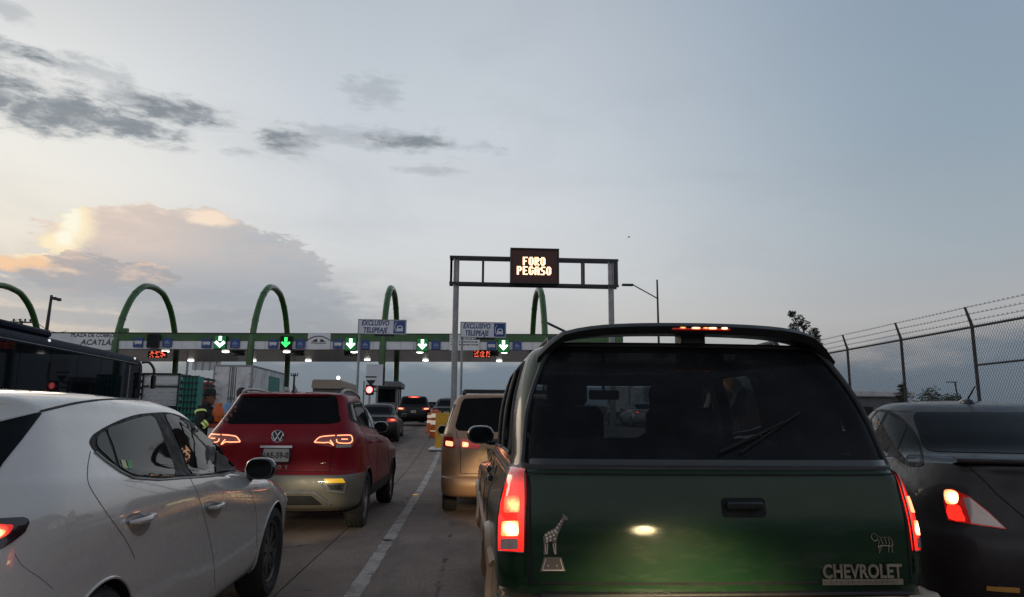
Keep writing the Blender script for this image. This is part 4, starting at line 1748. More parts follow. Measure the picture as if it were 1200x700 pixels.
street_lamp(770, 328, 0, 45, 731, 334, 350, 'tall unlit street lamp with one long arm above the dark green car roof')
street_lamp(622, 437, 0, 120, 601, 438.5, 447, 'small far street lamp seen beside the dark green car window', r=.12)
p = at(60.5, 346, 72)
q = at(54.5, 388, 72)
o = thing('lamp_post', 'leaning black lamp post with two small floodlights standing beyond the coach', 'lamp post', (q.x - .6, 72, 1.1))
mb = MB()
d = p - o.location
mb.tube([(0, 0, 0), q - o.location, d], [.22, .17, .12], 8)
mb.build('pole', M_dsteel, o)
for s in (.35, .75):
    mb = MB()
    mb.rbox((d.x + s, d.y, d.z - .25 - s * .25), (.32, .4, .28), .05)
    mb.build('floodlight', M_dsteel, o)
mb = MB()
mb.box((d.x + .45, d.y, d.z - .28), (.9, .06, .06), Matrix.Rotation(.3, 3, 'Y'))
mb.build('crossarm', M_dsteel, o)


def utility_pole(px, top, Y, wpx, lab, r=.16):
    p = at(px, top, Y)
    o = thing('utility_pole', lab, 'utility pole', (p.x, Y, 1.1), 0, 'utility poles beyond the plaza')
    H = p.z - 1.1
    mb = MB()
    mb.tube([(0, 0, 0), (0, 0, H)], [r, r * .75], 8)
    mb.build('pole', M_dsteel, o)
    w = wpx * Y / F_PX
    mb = MB()
    mb.box((0, 0, H - .2), (w, .14, .16))
    mb.build('crossarm', M_dsteel, o)
    for s in (-.46, -.12, .16, .46):
        mb = MB()
        mb.tube([(s * w, 0, H - .12), (s * w, 0, H + .22)], [.09, .12], 6)
        mb.build('insulator', M_dsteel, o)
    return o


utility_pole(26, 376, 90, 20, 'utility pole with insulated crossarm rising behind the coach roof')
utility_pole(345, 439, 120, 8, 'small far utility pole just right of the dark red car aerial', .22)
mb = MB()
for k, dz in enumerate((0, -.5)):
    a, b = at(26, 374, 90), at(-160, 372, 92)
    mb.tube([a.lerp(b, t / 8) + Vector((0, 0, dz - 1.2 * (1 - (t / 4 - 1) ** 2))) for t in range(9)], .04, 4)
a, b = at(34, 375, 90), at(78, 392, 120)
for dz in (0, .6):
    mb.tube([a.lerp(b, t / 8) + Vector((0, 0, dz - 1.0 * (1 - (t / 4 - 1) ** 2))) for t in range(9)], .04, 4)
o = mb.build('power_line', M_gap)
tag(o, 'thin dark power lines strung from the utility pole behind the coach', 'power line')
# far lit lamp seen as a point over the low roofs
p = at(396.5, 443, 130)
o = thing('far_lamp', 'distant white lamp glowing over the tan roof', 'street lamp', (p.x, 130, 1.1))
mb = MB()
mb.tube([(0, 0, 0), (0, 0, p.z - 1.1)], .1, 6)
mb.build('pole', M_dsteel, o)
mb = MB()
mb.ball((0, -.1, p.z - 1.1), .32)
mb.build('lamp', M_lampw, o)
# low buildings beyond the plaza
for a_, b_, top, Y, dep, mat, lab in ((366, 402, 445, 110, 14, M_tan, 'low tan roofed building far beyond the toll lanes behind the red car'), (228, 252, 448, 105, 10, M_tan, 'low tan building far beyond the plaza left of the white truck'),):
    a, b = at(a_, top, Y), at(b_, top, Y)
    o = thing('low_building', lab, 'building', ((a.x + b.x) / 2, Y, 1.05))
    w = b.x - a.x
    h = a.z - 1.05
    mb = MB()
    mb.box((0, dep / 2, h * .42), (w * .94, dep, h * .84))
    mb.build('wall', M_wall, o)
    mb = MB()
    mb.prism([(q.x, q.y) for q in round_poly([(-w / 2, h * .78), (w / 2, h * .78), (w * .47, h), (-w * .47, h)], .3)], -.5, dep + .5, 'Y')
    mb.build('roof', mat, o)
    for k in range(3):
        mb = MB()
        mb.box(((k - 1) * w * .28, -.03, h * .4), (w * .12, .08, h * .3))
        mb.build('window', M_dglass, o)
# pale overhead sign seen beyond the canopy
a, b = at(226, 422.5, 74), at(258, 434, 74)
o = thing('overhead_sign', 'pale overhead sign panel beyond the canopy left of the white truck', 'road sign', (a.x, 74, GP))
mb = MB()
mb.box(((b.x - a.x) / 2, 0, (a.z + b.z) / 2 - GP), (b.x - a.x, .12, a.z - b.z))
mb.build('panel', M_whitep, o)
mb = MB()
for k in range(4):
    mb.box(((b.x - a.x) * (k + .5) / 4, -.1, (a.z + b.z) / 2 - GP), (.07, .08, a.z - b.z + .2))
mb.box(((b.x - a.x) * .5, -.12, a.z - GP), (b.x - a.x + 1.6, .1, .12))
mb.build('frame', M_steel, o)
mb = MB()
mb.tube([(-.5, 0, 0), (-.5, 0, a.z - GP)], .12, 8)
mb.build('post', M_steel, o)

# ------------------------------------------------------------------ divider: yellow box and barrel
p = at(520, 502, 24.5)
g = ground(24.5)
o = thing('crash_cushion', 'yellow plastic barrier box with white arrow plate between the lanes', 'barrier', (p.x - .02, 24.5, g))
h = at(520, 484, 24.5).z - g
mb = MB()
mb.rbox((.05, .5, h / 2), (.62, 1.2, h), .06)
mb.build('body', M_yellow, o)
mb = MB()
mb.prism([(.0 - .04, h * .36), (.0 + .10, h * .5), (.0 - .04, h * .64), (-.16, h * .5)], -.125, -.10, 'Y')
mb.build('arrow_plate', M_sign, o)
mb = MB()
mb.rbox((.0, .2, .03), (.9, 2.0, .06), .1)
mb.build('base', M_whitep, o)
for px, py0, py1, Y, lab in ((511, 481.5, 498, 30, 'orange traffic barrel with bright white bands behind the yellow barrier'), (506, 484, 497, 33, 'further orange barrel half hidden behind the first')):
    g = ground(Y)
    p = at(px, py1, Y)
    H = at(px, py0, Y).z - g
    o = thing('traffic_barrel', lab, 'traffic barrel', (p.x, Y, g), 0, 'orange barrels in the lane divider')
    mb = MB()
    mb.lathe([(0, .30), (.06, .30), (.06, .25), (H * .5, .22), (H, .19), (H + .02, .001)], 'Z', 18)
    mb.build('body', M_orange, o)
    for k in (.22, .48, .74):
        mb = MB()
        mb.lathe([(H * k, .25 - .05 * k), (H * (k + .15), .247 - .05 * (k + .15))], 'Z', 18)
        mb.build('reflective_band', pmat('white_reflective_band', (.75, .68, .6), .4, emit=(1, .8, .6), es=.25), o)  # slight emission imitates headlight thrown back by the bands

# ------------------------------------------------------------------ fence on the right
FX = 11.0
fence = thing('chain_link_fence', 'tall chain-link fence topped with barbed wire along the right side', 'fence', (FX, 0, 0))
Y0, Y1 = 8.6, 31.5
ZT, ZB = 3.40, 0.9
py = [14.77 + 2.58 * k for k in range(-2, 7)]
for y in py:
    mb = MB()
    mb.tube([(0, y, .6), (0, y, ZT + .03), (-.10, y + .03, ZT + .44)], [.036, .036, .024], 8)
    mb.build('post', M_dsteel, fence)
mb = MB()
mb.tube([(0, Y0, ZT), (0, Y1, ZT)], .026, 8)
mb.build('top_rail', M_dsteel, fence)
mb = MB()
mb.tube([(0, Y0, 2.57), (0, py[2], 2.57)], .022, 8)
mb.build('mid_rail', M_dsteel, fence)
for k, (dx, z) in enumerate(((-.04, ZT + .14), (-.07, ZT + .28), (-.10, ZT + .43))):
    mb = MB()
    pts = []
    n = 60
    for i in range(n + 1):
        y = Y0 + (Y1 - Y0) * i / n
        sag = -.012 * abs(math.sin(PI * (y - py[0]) / 2.58))
        pts.append((dx, y, z + sag))
    mb.tube(pts, .0048, 4)
    y = Y0
    while y < 24:
        for s in (1, -1):
            mb.tube([(dx - .02, y - .012 * s, z + .02 * s), (dx + .02, y + .012 * s, z - .02 * s)], .0035, 3)
        y += .13
    mb.build('barbed_wire', M_wire, fence)
mesh = MB()
pitch = .076
L = Y1 - Y0
H = ZT - ZB
n = int((L + H * .62) / pitch)
sl = .62             # run per rise of the diamond
rw = .0030
for s in (1, -1):
    for i in range(n + 1):
        y = Y0 + i * pitch - (H * sl if s > 0 else 0)
        a = (y, ZB) if s > 0 else (y + H * sl, ZB)
        b = (y + H * sl, ZT + .0) if s > 0 else (y, ZT)
        # clip to the fence's ends
        def cut(p_, q_):
            (ya, za), (yb, zb_) = p_, q_
            if ya > yb:
                ya, za, yb, zb_ = yb, zb_, ya, za
            if yb <= Y0 or ya >= Y1:
                return None
            if ya < Y0:
                za += (zb_ - za) * (Y0 - ya) / (yb - ya)
                ya = Y0
            if yb > Y1:
                zb_ = za + (zb_ - za) * (Y1 - ya) / (yb - ya)
                yb = Y1
            return (ya, za), (yb, zb_)
        r_ = cut(a, b)
        if r_:
            (ya, za), (yb, zb_) = r_
            mesh.tube([(.004 * s, ya, za), (.004 * s, yb, zb_)], rw, 3, caps=False)
    for i in range(int(L / pitch)):     # twisted wire ends standing above the rail
        y = Y0 + i * pitch
        mesh.tube([(0, y, ZT), (.004 * s, y + .012 * s, ZT + .055)], rw, 3, caps=False)
o = mesh.build('chain_link_mesh', M_wire, fence, smooth=False, fix=False)
o['kind'] = 'stuff'
mb = MB()
mb.rbox((0, (Y0 + Y1) / 2, .45), (.22, Y1 - Y0, .92), .04)
o = mb.build('boundary_wall', M_conc, loc=(FX, 0, 0))
tag(o, 'low concrete wall under the chain-link fence', 'wall')
# low warehouse behind the fence, pale parapet
a, b = at(930, 459, 48), at(1062, 457, 48)
o = thing('low_warehouse', 'long low warehouse with pale roof edge behind the chain-link fence', 'building', (a.x, 48, 0.9))
w, h = b.x - a.x, (a.z + b.z) / 2 - .9
mb = MB()
mb.box((w / 2, 6, h * .42), (w, 12, h * .84))
mb.build('wall', M_wall, o)
mb = MB()
mb.rbox((w / 2, 6, h * .92), (w + .8, 12.8, h * .16), .1)
mb.build('roof_parapet', M_whitep, o)
for k in range(4):
    mb = MB()
    mb.box((w * (k + .5) / 4, -.02, h * .45), (1.0, .08, .7))
    mb.build('window', M_dglass, o)
p = at(1119, 448, 60)
o = thing('pylon', 'thin far pole with a short top arm seen through the fence', 'pole', (p.x, 60, 1.0))
mb = MB()
q = at(1124, 466, 60)
mb.tube([(q.x - p.x + .1, 0, 0), (0, 0, p.z - 1.0)], .07, 6)
mb.build('pole', M_dsteel, o)
mb = MB()
mb.box((-.3, 0, p.z - 1.0), (1.0, .08, .08))
mb.build('crossarm', M_dsteel, o)


# ------------------------------------------------------------------ trees
def leaf_cloud(centres, n, size, rnd):
    mb = MB()
    for _ in range(n):
        c, r = rnd.choice(centres)
        while True:
            v = Vector((rnd.uniform(-1, 1), rnd.uniform(-1, 1), rnd.uniform(-1, 1)))
            if v.length < 1:
                break
        p = Vector(c) + Vector((v.x * r[0], v.y * r[1], v.z * r[2]))
        u = Vector((rnd.gauss(0, 1), rnd.gauss(0, 1), rnd.gauss(0, .7))).normalized()
        w = u.orthogonal().normalized() * size * rnd.uniform(.3, .5)
        u = u * size * rnd.uniform(.6, 1.2)
        mb.add([p - u, p + w * .9, p + u, p - w * .9], [(0, 1, 2, 3)])
    return mb


rnd = random.Random(21)
Y = 36
# thin broadleaf tree seen above the roof
base = at(945, 470, Y)
g = ground(Y)
o = thing('broadleaf_tree', 'sparse dark tree rising above the right end of the dark green car roof', 'tree', (base.x + .6, Y, g))
ox = o.location
tr = MB()
topp = at(936, 368, Y) - ox
t1 = at(948, 410, Y) - ox
tr.tube([(0, 0, 0), (t1.x * .6, .1, t1.z * .55), t1, topp * .98], [.16, .12, .06, .015], 8)
cent = []
for px, py_, rr in ((928, 368, 5), (936, 375, 8), (930, 383, 6), (943, 381, 7), (934, 391, 6), (941, 398, 8), (954, 389, 6), (957, 396, 6), (951, 402, 7), (960, 404, 4), (946, 410, 8), (965, 412, 5), (936, 408, 8), (955, 420, 9), (940, 424, 10)):
    c = at(px, py_, Y + rnd.uniform(-.5, .5)) - ox
    k = rr * Y / F_PX
    cent.append((c, (k, k, k * .9)))
    st = t1.lerp(topp, rnd.uniform(.1, .8)) if py_ < 405 else t1 * rnd.uniform(.75, 1)
    tr.tube([st, st.lerp(c, .5) + Vector((0, 0, .06)), c], [.03, .02, .008], 5)
tr.build('trunk', M_bark, o)
leaf_cloud(cent, 1900, .10, rnd).build('crown', M_leaf, o, smooth=False, fix=False)

Y = 30
p = at(1057, 447, Y)
g = ground(Y)
o = thing('conifer', 'small dark pointed conifer behind the second fence post', 'tree', (p.x, Y, g))
H = p.z - g
tr = MB()
tr.tube([(0, 0, 0), (0, 0, H)], [.10, .01], 8)
tr.build('trunk', M_bark, o)
mb = MB()
for k in range(15):
    z = .35 + (H - .4) * k / 15
    rr = (1 - z / H) * 1.35 + .05
    for j in range(12):
        a = rnd.uniform(0, 2 * PI)
        L = rr * rnd.uniform(.6, 1.1)
        for q_ in range(5):
            t = (q_ + 1) / 5
            c = Vector((math.cos(a) * L * t, math.sin(a) * L * t, z - L * t * .25 + rnd.uniform(-.05, .05)))
            u = Vector((math.cos(a), math.sin(a), rnd.uniform(-.3, .6))) * .12
            w = Vector((-math.sin(a), math.cos(a), rnd.uniform(-.4, .4))) * .05
            mb.add([c - u, c + w, c + u, c - w], [(0, 1, 2, 3)])
mb.build('crown', M_leaf2, o, smooth=False, fix=False)
for px, top, wpx, lab in ((1086, 456, 46, 'dark rounded shrub just right of the conifer behind the fence'), (1112, 463, 24, 'lower dark shrub at the right end of the planting behind the fence')):
    p = at(px, top, Y)
    o = thing('shrub', lab, 'shrub', (p.x, Y, g), 0, 'shrubs behind the fence')
    H = p.z - g
    k = wpx * Y / F_PX / 2
    tr = MB()
    cent = []
    for j in range(12):
        c = Vector((rnd.uniform(-.75, .75) * k, rnd.uniform(-.5, .5), H * rnd.uniform(.6, .93)))
        c.z -= abs(c.x / k) ** 2 * H * .12
        cent.append((c, (.36, .36, H * .16)))
        tr.tube([(rnd.uniform(-.1, .1), 0, 0), c * .6, c], [.03, .02, .008], 5)
    tr.build('trunk', M_bark, o)
    leaf_cloud(cent, 900, .085, rnd).build('crown', M_leaf, o, smooth=False, fix=False)

# ------------------------------------------------------------------ cars near the camera
class CarSurf(Surf):
    """car skin that also answers where a sight line of the photograph meets it"""
    def __init__(s, me, loc, rz=0.0):
        super().__init__(me)
        s.M = Matrix.Translation(Vector(loc)) @ Matrix.Rotation(rz, 4, 'Z')
        s.I = s.M.inverted()
        s.e = s.I @ EYE
        s.r3 = s.I.to_3x3()

    def pix(s, px, py):
        d = (s.r3 @ ray(px, py)).normalized()
        p, n, i, _ = s.b.ray_cast(s.e, d)
        if p is None:
            best = None
            for k in range(1, 200):
                q = s.e + d * (k * .06)
                c, n_, _, dist = s.b.find_nearest(q)
                if best is None or dist < best[2]:
                    best = (c, n_, dist)
            p, n = best[0], best[1]
            i = s.b.find_nearest(p)[2]
        n = s.smooth_n(p, i, n)
        if n.dot(d) > 0:
            n = -n
        return p, n

    def pixpanel(s, poly, off=.004, step=5.0, skirt=.012):
        keep = s.hit
        s.hit = lambda a, b, axis: s.pix(a, -b)
        try:
            return s.panel([(p[0], -p[1]) for p in poly], 'P', off, step, skirt)
        finally:
            s.hit = keep

    def pixline(s, pts, r=.003, off=0.0, step=5.0, closed=False, flat=1.0, n=6):
        keep = s.hit
        s.hit = lambda a, b, axis: s.pix(a, -b)
        try:
            return s.line([(p[0], -p[1]) for p in pts], 'P', r, off, n, step, closed, flat)
        finally:
            s.hit = keep


def both(mb, name, mat, parent, **kw):
    """a part on the right-hand or left-hand side and its mirror image on the other"""
    a = mb.build(name, mat, parent, **kw)
    b = mirror_mb(mb).build(name, mat, parent, **kw)
    return a, b


def sp(pts, n=4):
    return [(p.x, p.y) for p in smooth_poly([(a, b, 0) for a, b in pts], n)]


def door_mirror(parent, x, y, z, side, mat, w=.20, h=.15, face=True):
    """door mirror housing with its glass, side +1 right"""
    mb = MB()
    rings = []
    for t, k in ((0, .55), (.25, .85), (.6, 1.0), (.9, .96), (1, .86)):
        rings.append([(x + side * (.0 + w / 2) + side * math.cos(a) * abs(math.cos(a)) ** -.35 * w / 2 * k if abs(math.cos(a)) > 1e-3 else x + side * w / 2,
                       y + .11 - .15 * t,
                       z + math.sin(a) * h / 2 * k) for a in [2 * PI * i / 20 for i in range(20)]])
    mb.rings(rings, True, True)
    mb.tube([(x - side * .06, y + .07, z - h * .42), (x + side * .03, y + .05, z - h * .38), (x + side * .09, y + .03, z - h * .2)], [.03, .032, .04], 8, flat=.7)
    o = mb.build('door_mirror', mat, parent)
    if face:
        g = MB()
        ring = [(x + side * w / 2 + math.cos(a) * abs(math.cos(a)) ** -.35 * w * .40 if abs(math.cos(a)) > 1e-3 else x + side * w / 2, y - .043, z + math.sin(a) * h * .40) for a in [2 * PI * i / 20 for i in range(20)]]
        g.rings([ring, [(p[0], p[1] + .006, p[2]) for p in ring]], True, True)
        g.build('mirror_glass', M_chrome if face == 'bright' else M_sideglass, o)
    return o


def person_bust(name, parent, loc, label, cap=False, lean=0.0):
    """seated upper body, one continuous surface: hips, chest, shoulders, neck, head"""
    o = thing(name, label, 'person', loc, 0)
    mb = MB()
    prof = [(0, .17, .13), (.12, .18, .13), (.28, .20, .13), (.40, .22, .13), (.47, .20, .11), (.515, .12, .085), (.535, .062, .062), (.59, .058, .06), (.62, .068, .085), (.67, .078, .10), (.73, .080, .105), (.79, .070, .09), (.83, .04, .05), (.845, .008, .01)]
    rings = []
    for z, a, b in prof:
        rings.append([(math.cos(t) * a + lean * z, math.sin(t) * b + .02 * (z > .6), z) for t in [2 * PI * k / 18 for k in range(18)]])
    mb.rings(rings, True, True)
    for s in (-1, 1):      # upper arms reaching forward
        mb.tube([(s * .20, .0, .43), (s * .25, .05, .28), (s * .23, .22, .12), (s * .17, .42, .16)], [.06, .055, .048, .038], 10)
    b = mb.build('body', M_navy, o)
    hd = MB()
    hd.ball((lean * .75, .01, .755), (.088, .112, .098), 16, 10)
    hd.build('hair', M_hair, o)
    return o


# ---- white hatchback, left foreground
MZ = (-2.30, 2.22, 0)
o = thing('white_hatchback', 'white hatchback in the left foreground, black door mirror and smoked tail lamp', 'car', MZ, R(0.6))
hood = lambda z0, z1, z2, z3: [(0, z0), (1.0, z1), (2.6, z2), (3.3, z3)]
rg = [
    dict(yr=.24, yf=4.20, w=.76, z=.21, rc=(.3, .3)),
    dict(yr=.10, yf=4.38, w=.85, z=.27, rc=(.3, .38)),
    dict(yr=.03, yf=4.45, w=[(0, .87), (.8, .885), (2.2, .872), (3.5, .885), (4.4, .86)], z=.42, rc=(.3, .42)),
    dict(yr=.00, yf=4.46, w=[(0, .88), (.8, .905), (2.2, .878), (3.5, .905), (4.4, .86)], z=.62, rc=(.3, .45)),
    dict(yr=.02, yf=4.42, w=[(0, .88), (.8, .905), (2.2, .884), (3.5, .90), (4.4, .85)], z=[(0, .84), (3.5, .76), (4.4, .66)], rc=(.3, .45)),
    dict(yr=.05, yf=4.36, w=[(0, .86), (.8, .89), (2.2, .880), (3.4, .87), (4.3, .80)], z=[(0, .98), (1.4, .93), (2.6, .87), (3.4, .85), (4.3, .70)], rc=(.3, .45)),
    dict(yr=.11, yf=4.25, w=[(0, .82), (.8, .855), (2.2, .850), (3.4, .80), (4.2, .70)], z=[(0, 1.08), (1.0, 1.05), (2.0, .99), (2.7, .93), (3.4, .905), (4.2, .76)], rc=(.3, .45)),
    dict(yr=.18, yf=3.35, w=[(0, .78), (.8, .815), (2.2, .800), (3.2, .72)], z=[(0, 1.14), (1.0, 1.11), (2.0, 1.04), (2.7, .985), (3.2, .965)], rc=(.3, .42), fc=(.4, .42), crown=.01),
    dict(yr=.32, yf=3.12, w=[(0, .71), (.9, .735), (2.2, .715), (3, .67)], z=[(0, 1.25), (1.2, 1.22), (2.0, 1.185), (2.9, 1.13)], rc=(.26, .36), fc=(.42, .32), bowf=.14),
    dict(yr=.44, yf=2.83, w=[(0, .64), (1.0, .665), (2.2, .64)], z=[(0, 1.335), (1.2, 1.33), (2.0, 1.31), (2.7, 1.25)], rc=(.24, .3), fc=(.42, .30), bowf=.14),
    dict(yr=.40, yf=2.66, w=[(0, .56), (1.1, .60), (2.2, .57)], z=[(0, 1.375), (.6, 1.395), (1.3, 1.405), (2.0, 1.385), (2.6, 1.335)], rc=(.22, .25), fc=(.40, .28), bowf=.12),
    dict(yr=.75, yf=2.50, w=.40, z=[(0, 1.42), (1.4, 1.435), (2.1, 1.425), (2.5, 1.38)], rc=(.2, .2), fc=(.25, .2), bowf=.08),
    dict(yr=1.1, yf=2.2, w=.12, z=1.442, rc=(.1, .1), fc=(.1, .1)),
]
full, pos = loft(rg, 52, 5)
me = shell_mesh(full, pos, mats=[M_white, M_gap], name='hatchback_shell')
S = CarSurf(me, MZ, R(0.6))
cut = boolean_cut(me, [arch_cut((.83, 3.54), .335, .352, .905)])
split_mesh(cut, {'white_car_paint': 'body', 'dark_gap': 'wheel_well'}, o)
wheels(o, .795, (.83, 3.54), .326, .205, spokes=7, rim_mat=pmat('dark_alloy_rim', (.10, .10, .105), .35, .7, var=.2))
DLO = [(105, 519), (108, 511), (114, 506), (126, 499), (144, 491), (160, 486.2), (180, 484), (198, 484), (216, 490), (238, 505), (260, 525.5), (273, 542), (275, 551), (260, 556.5), (223, 559), (186, 561.5), (156, 559.5), (141, 552), (123, 539), (111, 529)]
both(S.pixpanel(sp(DLO, 3), .003, 5), 'window_surround', M_trimblack, o)
QP = [(112.5, 516), (116, 510), (122, 507), (127, 521), (134, 543), (124, 535), (114, 525)]
RD = [(125, 504), (138, 498), (160, 490.8), (177, 488.6), (184, 499), (194, 524), (204, 556), (186, 558.5), (158, 556.8), (141, 549), (137, 541), (131, 521)]
FD = [(193, 487.5), (204, 487.8), (215, 493.5), (236, 507.5), (256, 526.5), (268, 541), (270.5, 549), (262, 552.5), (225, 555.5), (213, 530), (203, 508)]
for q in (QP, RD, FD):
    a_, b_ = both(S.pixpanel(sp(q, 3), .0065, 5), 'window', M_sideglass, o)
    if q is RD:
        st = S.pixpanel([(139, 540), (145, 541), (148, 550.5), (143, 550)], .009, 4)
        st.build('window_sticker', M_stlabel, a_)
        st = S.pixpanel([(146.5, 541), (152.5, 541.5), (154, 551), (149, 551)], .009, 4)
        st.build('window_sticker', M_stlabel2, a_)
both(S.pixpanel([(252, 531), (262, 536), (275, 550), (275, 553), (251, 554.5)], .014, 4, .02), 'mirror_sail', M_trimblack, o)
both(S.pixline([(111, 530), (123, 540), (141, 553), (156, 560.5), (186, 562.5), (223, 560), (260, 557.5), (276, 552.5)], .006, .002), 'window_trim', M_alloy, o)
both(S.pixpanel([(178.5, 488), (191, 487.5), (222, 557.5), (206, 558)], .005, 4), 'pillar_cover', M_trimblack, o)
gaps = MB()
for ln in ([(106, 529), (103, 545), (102.5, 560), (105, 570), (111.5, 581), (124, 600), (148.6, 635), (158, 655)], [(223, 561), (229, 573), (234, 586), (243, 620), (250, 655), (252, 690)], [(277, 556), (292, 574), (300, 600), (301, 640)],
           [(17, 649), (27, 664), (45, 676), (62, 690)]):
    q = S.pixline(smooth_poly([(a, b, 0) for a, b in ln], 3, closed=False), .0018 if ln[0][0] != 17 else .001, .0)
    gaps.add(q.v, q.f)
q = S.pixline(smooth_poly([(45, 483, 0), (81, 474.2, 0), (105, 470.2, 0), (130, 468.2, 0), (165, 468.5, 0)], 3, closed=False), .006, -.001)
gaps.add(q.v, q.f)
for q in both(gaps, 'panel_gap', pmat('grey_gap', (.05, .05, .05), .8), o):
    split_loose(q)
both(S.pixpanel([(p[0], p[1]) for p in [(44.5, 484), (48.5, 485), (26, 515), (3, 543.5), (-14, 572), (-60, 580), (-60, 500), (0, 495)]], .004, 6), 'rear_window', M_dglass, o)
both(S.pixpanel([(-70, 476), (-20, 474.5), (0, 475.3), (20, 476.6), (44.5, 484), (0, 494.8), (-60, 500)], .012, 6, .02), 'roof_spoiler', M_white, o)
TL = [(-60, 611), (0, 608), (26, 606.6), (31.5, 608.5), (33, 613), (28, 624), (14, 635.5), (0, 644), (-60, 660)]
lo, lo2 = both(S.pixpanel([(a, b) for a, b in TL], .006, 5, .02), 'tail_lamp', pmat('smoked_lamp_lens', (.03, .006, .008), .15, 0, 1.0), o)
S.pixpanel(sp([(-30, 617), (4, 615.5), (13, 617), (10, 624), (0, 631), (-30, 640)], 3), .009, 4).build('lamp_glow', M_hotred, lo)
S.pixpanel(sp([(-20, 621), (1, 622), (3, 625), (-3, 630), (-20, 634)], 3), .012, 4).build('lamp_core', M_hotter, lo)
for hx, hy in ((162.5, 611), (250, 594.5)):
    k = 1.0 if hx < 200 else .72
    cup = [(hx - 15 * k, hy - 1), (hx - 10 * k, hy - 8 * k), (hx - 1, hy - 10 * k), (hx + 6 * k, hy - 7 * k), (hx + 14 * k, hy - 1), (hx + 11 * k, hy + 9 * k), (hx + 3 * k, hy + 17 * k), (hx - 6 * k, hy + 15 * k), (hx - 12 * k, hy + 6 * k)]
    p, n = S.pix(hx, hy)
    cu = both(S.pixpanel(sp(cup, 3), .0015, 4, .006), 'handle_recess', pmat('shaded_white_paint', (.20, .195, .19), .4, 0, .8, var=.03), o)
    mb = MB()
    mb.tube([p + n * .005 + Vector((0, -.105, .008)), p + n * .034 + Vector((0, -.075, .006)), p + n * .042 + Vector((0, 0, .004)), p + n * .034 + Vector((0, .075, .010)), p + n * .006 + Vector((0, .11, .016))], [.008, .016, .018, .015, .007], 10, flat=.8)
    both(mb, 'door_handle', M_white, o)
pm, _ = S.pix(276, 553)
for s in (1, -1):
    door_mirror(o, s * (abs(pm.x) + .035), pm.y + .10, pm.z + .015, s, M_gloss, .21, .155)
mb = MB()
for s in (1, -1):
    q = arch_lip(S, .83, .335, .353, 'X+' if s > 0 else 'X-', -20, 200, .007)
    mb.add(q.v, q.f)
    q = arch_lip(S, 3.54, .335, .353, 'X+' if s > 0 else 'X-', -20, 200, .007)
    mb.add(q.v, q.f)
split_loose(mb.build('wheel_arch_lip', M_white, o))
for s in (1, -1):
    q = S.panel([(p.x, p.y) for p in round_poly([(3.95, .64), (4.25, .70), (4.40, .62), (4.38, .56), (4.1, .55)], .03)], 'X+' if s > 0 else 'X-', .004)
    hl = q.build('headlamp', M_clear, o)
mb = MB()
mb.box((0, 2.2, .20), (1.3, 3.2, .06))
mb.build('underbody', M_gap, o)
q = S.panel([(p.x, p.y) for p in round_poly([(-.6, 1.02), (.6, 1.02), (.52, 1.26), (-.52, 1.26)], .08)], 'Y+', .004)
q.build('windscreen', M_dglass, o)
plate_part(o, (0, .03, .72), '')
for s in (-.6, .6):
    spot('headlight', o, (s, 4.46, .66), 90, (1, .86, .58), 34, 11, .9)

# ---- dark red compact suv ahead of it
TA = (-2.14, 8.42, 0)
o = thing('red_suv', 'dark red compact SUV ahead of the white hatchback with lit split LED tail lamps', 'car', TA, R(-1.0))
rg = [
    dict(yr=.26, yf=4.2, w=.78, z=.26, rc=(.25, .3)),
    dict(yr=.10, yf=4.38, w=.88, z=.33, rc=(.28, .36)),
    dict(yr=.02, yf=4.45, w=.915, z=.48, rc=(.28, .42)),
    dict(yr=.00, yf=4.46, w=.92, z=.60, rc=(.28, .42)),
    dict(yr=.015, yf=4.45, w=.92, z=.68, rc=(.28, .42), sub=3),
    dict(yr=.045, yf=4.44, w=.918, z=.70, rc=(.28, .42), sub=3),
    dict(yr=.055, yf=4.42, w=.915, z=.84, rc=(.28, .42)),
    dict(yr=.035, yf=4.38, w=[(0, .91), (2, .915), (4.3, .88)], z=[(0, 1.04), (4.3, .86)], rc=(.27, .42)),
    dict(yr=.07, yf=4.25, w=[(0, .885), (2, .89), (4.2, .80)], z=[(0, 1.15), (2.6, 1.06), (3.4, 1.02), (4.2, .94)], rc=(.25, .42)),
    dict(yr=.13, yf=3.35, w=[(0, .83), (2, .845), (3.2, .76)], z=[(0, 1.23), (1.5, 1.17), (2.6, 1.10), (3.2, 1.06)], rc=(.22, .36), fc=(.4, .5)),
    dict(yr=.28, yf=2.85, w=[(0, .75), (2, .77), (2.8, .70)], z=[(0, 1.40), (1.5, 1.36), (2.7, 1.28)], rc=(.20, .30), fc=(.4, .45)),
    dict(yr=.42, yf=2.40, w=[(0, .68), (1.5, .69), (2.4, .64)], z=[(0, 1.555), (1.5, 1.54), (2.4, 1.46)], rc=(.18, .24), fc=(.4, .4)),
    dict(yr=.40, yf=2.20, w=[(0, .60), (1.5, .62), (2.2, .58)], z=[(0, 1.605), (1.2, 1.625), (2.2, 1.56)], rc=(.16, .2), fc=(.4, .35)),
    dict(yr=.8, yf=1.9, w=.36, z=[(0, 1.635), (1.2, 1.655), (2, 1.63)], rc=(.1, .2), fc=(.2, .2)),
    dict(yr=1.1, yf=1.6, w=.12, z=1.662, rc=(.05, .1), fc=(.1, .1)),
]


def ta_mat(c, v):
    if v < 4.2 and (c.y < .85 or c.y > 3.9):
        return 2
    if v < 2.0 or (v < 4.0 and (abs(c.y - .90) < .46 or abs(c.y - 3.58) < .46) and (c.z - .345) ** 2 + min((c.y - .9) ** 2, (c.y - 3.58) ** 2) < .43 ** 2):
        return 3
    return 0


